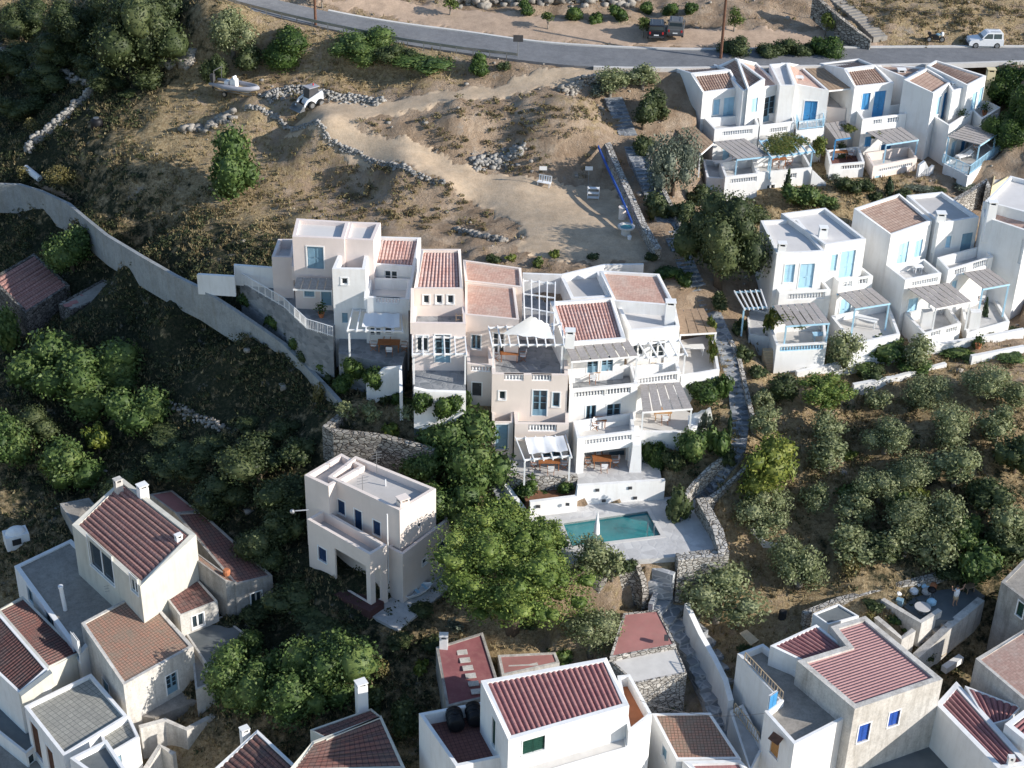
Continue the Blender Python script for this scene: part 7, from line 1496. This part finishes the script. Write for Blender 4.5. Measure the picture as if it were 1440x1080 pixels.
def loader():
    p=G(437,150); t=thing('skid_loader','white skid-steer loader with lowered bucket on the gravel track','loader',p+Vector((0,0,.05)),None,math.pi+.75)
    objl('body',extr([(-1.2,.35),(-1.2,1.3),(-.9,1.45),(.4,1.0),(.7,.5),(.7,.35)],1.1,1.0),M['cwhite'],t)
    objl('cab',extr([(-.75,1.3),(-.65,2.0),(.35,2.0),(.5,1.0),(.3,.95)],.95,.85),M['steel'],t); objl('roof',MB().obox((-.8,-.5,2.0),(1.25,0,0),(0,1.0,0),(0,0,.08)),M['bgrey'],t)
    for s in (-1,1):
        objl('arm',MB().bar((-1.0,s*.62,1.5),(.9,s*.62,.85),.14,.22).bar((.85,s*.62,.9),(1.35,s*.62,.25),.14,.2),M['cwhite'],t)
        for x in (-.75,.4): wheel(t,x,s*.72,.4,.3)
    objl('bucket',MB().add([(1.3,-.85,.05),(2.0,-.85,.02),(1.35,-.85,.65),(1.3,.85,.05),(2.0,.85,.02),(1.35,.85,.65)],[(0,1,4,3),(0,3,5,2),(0,2,1),(3,4,5)]),M['metal'],t)
    objl('beacon',MB().lathe((-.4,0,2.08),[(.07,0),(.07,.18),(.03,.22)],8),M['red'],t)
def person():
    t=thing('person','person in white shirt and shorts standing on the patio with both arms raised','person',P(1342,851,3.92),None,.3)
    me=bpy.data.meshes.new('body'); J=[((0,0,.95),.14),((0,0,1.15),.13),((0,0,1.38),.16),((0,0,1.5),.07),((0,-.01,1.6),.085),((0,-.01,1.72),.10),
      ((.1,0,.9),.10),((.13,-.03,.5),.07),((.14,0,.1),.045),((.14,-.14,.04),.04),((-.1,0,.9),.10),((-.13,-.03,.5),.07),((-.14,0,.1),.045),((-.14,-.14,.04),.04),
      ((.2,0,1.42),.065),((.42,-.03,1.5),.05),((.5,-.05,1.76),.038),((.53,-.06,1.86),.03),((-.2,0,1.42),.065),((-.42,-.03,1.5),.05),((-.5,-.05,1.76),.038),((-.53,-.06,1.86),.03)]
    E=[(0,1),(1,2),(2,3),(3,4),(4,5),(0,6),(6,7),(7,8),(8,9),(0,10),(10,11),(11,12),(12,13),(2,14),(14,15),(15,16),(16,17),(2,18),(18,19),(19,20),(20,21)]
    n=len(J)
    for s,b in ((1,17),(-1,21)):
        bx,by,bz=J[b][0]
        for dx,dz,l in ((-.035,.07,.05),(-.012,.09,.055),(.012,.085,.052),(.033,.065,.045)): 
            J.append(((bx+dx,by,bz+dz*.6),.01)); E.append((b,len(J)-1)); J.append(((bx+dx*1.3,by-.015,bz+dz*.6+l),.008)); E.append((len(J)-2,len(J)-1))
        J.append(((bx-s*.05,by-.02,bz+.03),.011)); E.append((b,len(J)-1))
    me.from_pydata([j[0] for j in J],E,[]); o=bpy.data.objects.new('body',me); COL.objects.link(o); o.parent=t; me.materials.append(M['skin'])
    md=o.modifiers.new('skin','SKIN'); sv=me.skin_vertices[0].data
    for i,j in enumerate(J): sv[i].radius=(j[1],j[1])
    sv[0].use_root=True; md2=o.modifiers.new('sub','SUBSURF'); md2.levels=2; md2.render_levels=2
    objl('shirt',MB().lathe((0,0,.9),[(.19,0),(.2,.2),(.21,.45),(.17,.58),(.09,.62)],12),M['cloth'],t,True); objl('shorts',MB().lathe((0,0,.6),[(.2,.0),(.2,.2),(.185,.36)],12),M['pwood'],t,True)
    objl('hair',MB().sphere((0,.02,1.77),.115,.125,.1),M['soot'],t,True)
def patio_bits():
    person()
    p=P(1308,842,3.92); t=thing('barbecue','black kettle barbecue standing on the cluttered patio','barbecue',p); objl('bowl',MB().sphere((0,0,.85),.34,.34,.22),M['black'],t,True)
    for a in (0,2.1,4.2): objl('leg',MB().bar((.1*math.cos(a),.1*math.sin(a),.7),(.35*math.cos(a),.35*math.sin(a),0),.03,.03),M['metal'],t)
    p=P(1296,862,3.92); t=thing('round_table','round white net-topped table at the patio corner wall','table',p); objl('table_top',MB().lathe((0,0,.55),[(.6,0),(.6,.05)],18),M['screed'],t); objl('leg',MB().lathe((0,0,0),[(.3,0),(.06,.05),(.06,.55)],8),M['metal'],t)
    rng=random.Random(9); cols=['white','sblue','cloth','orange','lblue','steel','screed','pwood','bblue','oldw']
    locs=['next to the turquoise bag','at the top of the pile','below the stone wall','left of the barbecue','behind the barbecue','near the round table','in the middle of the clutter','on the right of the clutter','at the patio back wall','beside the pots']
    cols+=['lblue','white','orange','cloth','rust','white']; locs+=['against the upper stone wall','fallen on its side by the wall','at the edge of the planter wall','half hidden by weeds','by the patio stairs','at the far left of the clutter']
    for k in range(16):
        p=P(1256+rng.random()*60,824+rng.random()*30,3.92); mb=MB()
        if k%2: mb.cbox((0,0,0),.5+.3*rng.random(),.4,.35+.3*rng.random(),rng.random()*3)
        else: mb.sphere((0,0,.25),.4,.35,.32,8,5)
        o=objl('sack' if k%2==0 else 'crate',mb,M[cols[k]],None); o.location=p; tag(o,('bulging %s sack ' if k%2==0 else '%s crate ')%['white','blue-grey','pale','terracotta','pale blue','dark','grey','wooden','blue','stained white','light blue','chalk white','orange','cream','brown','bright white'][k]+locs[k],'sack' if k%2==0 else 'crate','junk piled on the patio')
    p=P(1362,832,3.92); table('small wooden table at the right end of the dark patio floor',p,.5,.9,.6,M['owood'],.6)
M['stonec2']=plain('pale_rock_mix',(.36,.345,.32),.95,.35,3,bs=.4)
M['rwall']=plain('bluish_concrete',(.36,.38,.385),.95,.12,.4,dirt=.85,dirtc=(.27,.26,.23),bs=.3)
M['alleyl']=stonemat('pale_alley_slate',(.24,.26,.28),(.42,.43,.44),(.55,.55,.55),1.1,.3)
M['alley']=stonemat('alley_slate',(.17,.19,.22),(.34,.36,.38),(.42,.43,.44),1.5,.3)
M['soil']=plain('reddish_soil',(.24,.12,.07),.95,.2,2,bs=.4)
M['skin']=plain('skin',(.42,.24,.16),.6,.05); M['bgrey']=plain('grey_rubber_fabric',(.34,.34,.37),.6,.08,2)
M['cwhite']=plain('white_car_paint',(.72,.73,.75),.25,.02,2,spec=.6); M['cblack']=plain('black_car_paint',(.012,.013,.018),.2,.1,2,spec=.6); M['cgrey']=plain('dark_grey_car_paint',(.10,.105,.11),.35,.1,2,spec=.5)
make_ground()
o=ribbon('road',rD,rU,.0,M['asphalt'])
sheet('gravel_track',GRAV,.05,M['gravel']); sheet('parking_ground',PARK,.05,M['parking'])
centre(); pool(); rows(); village()
if 'props' in globals(): props()
vegetation(); scatter()
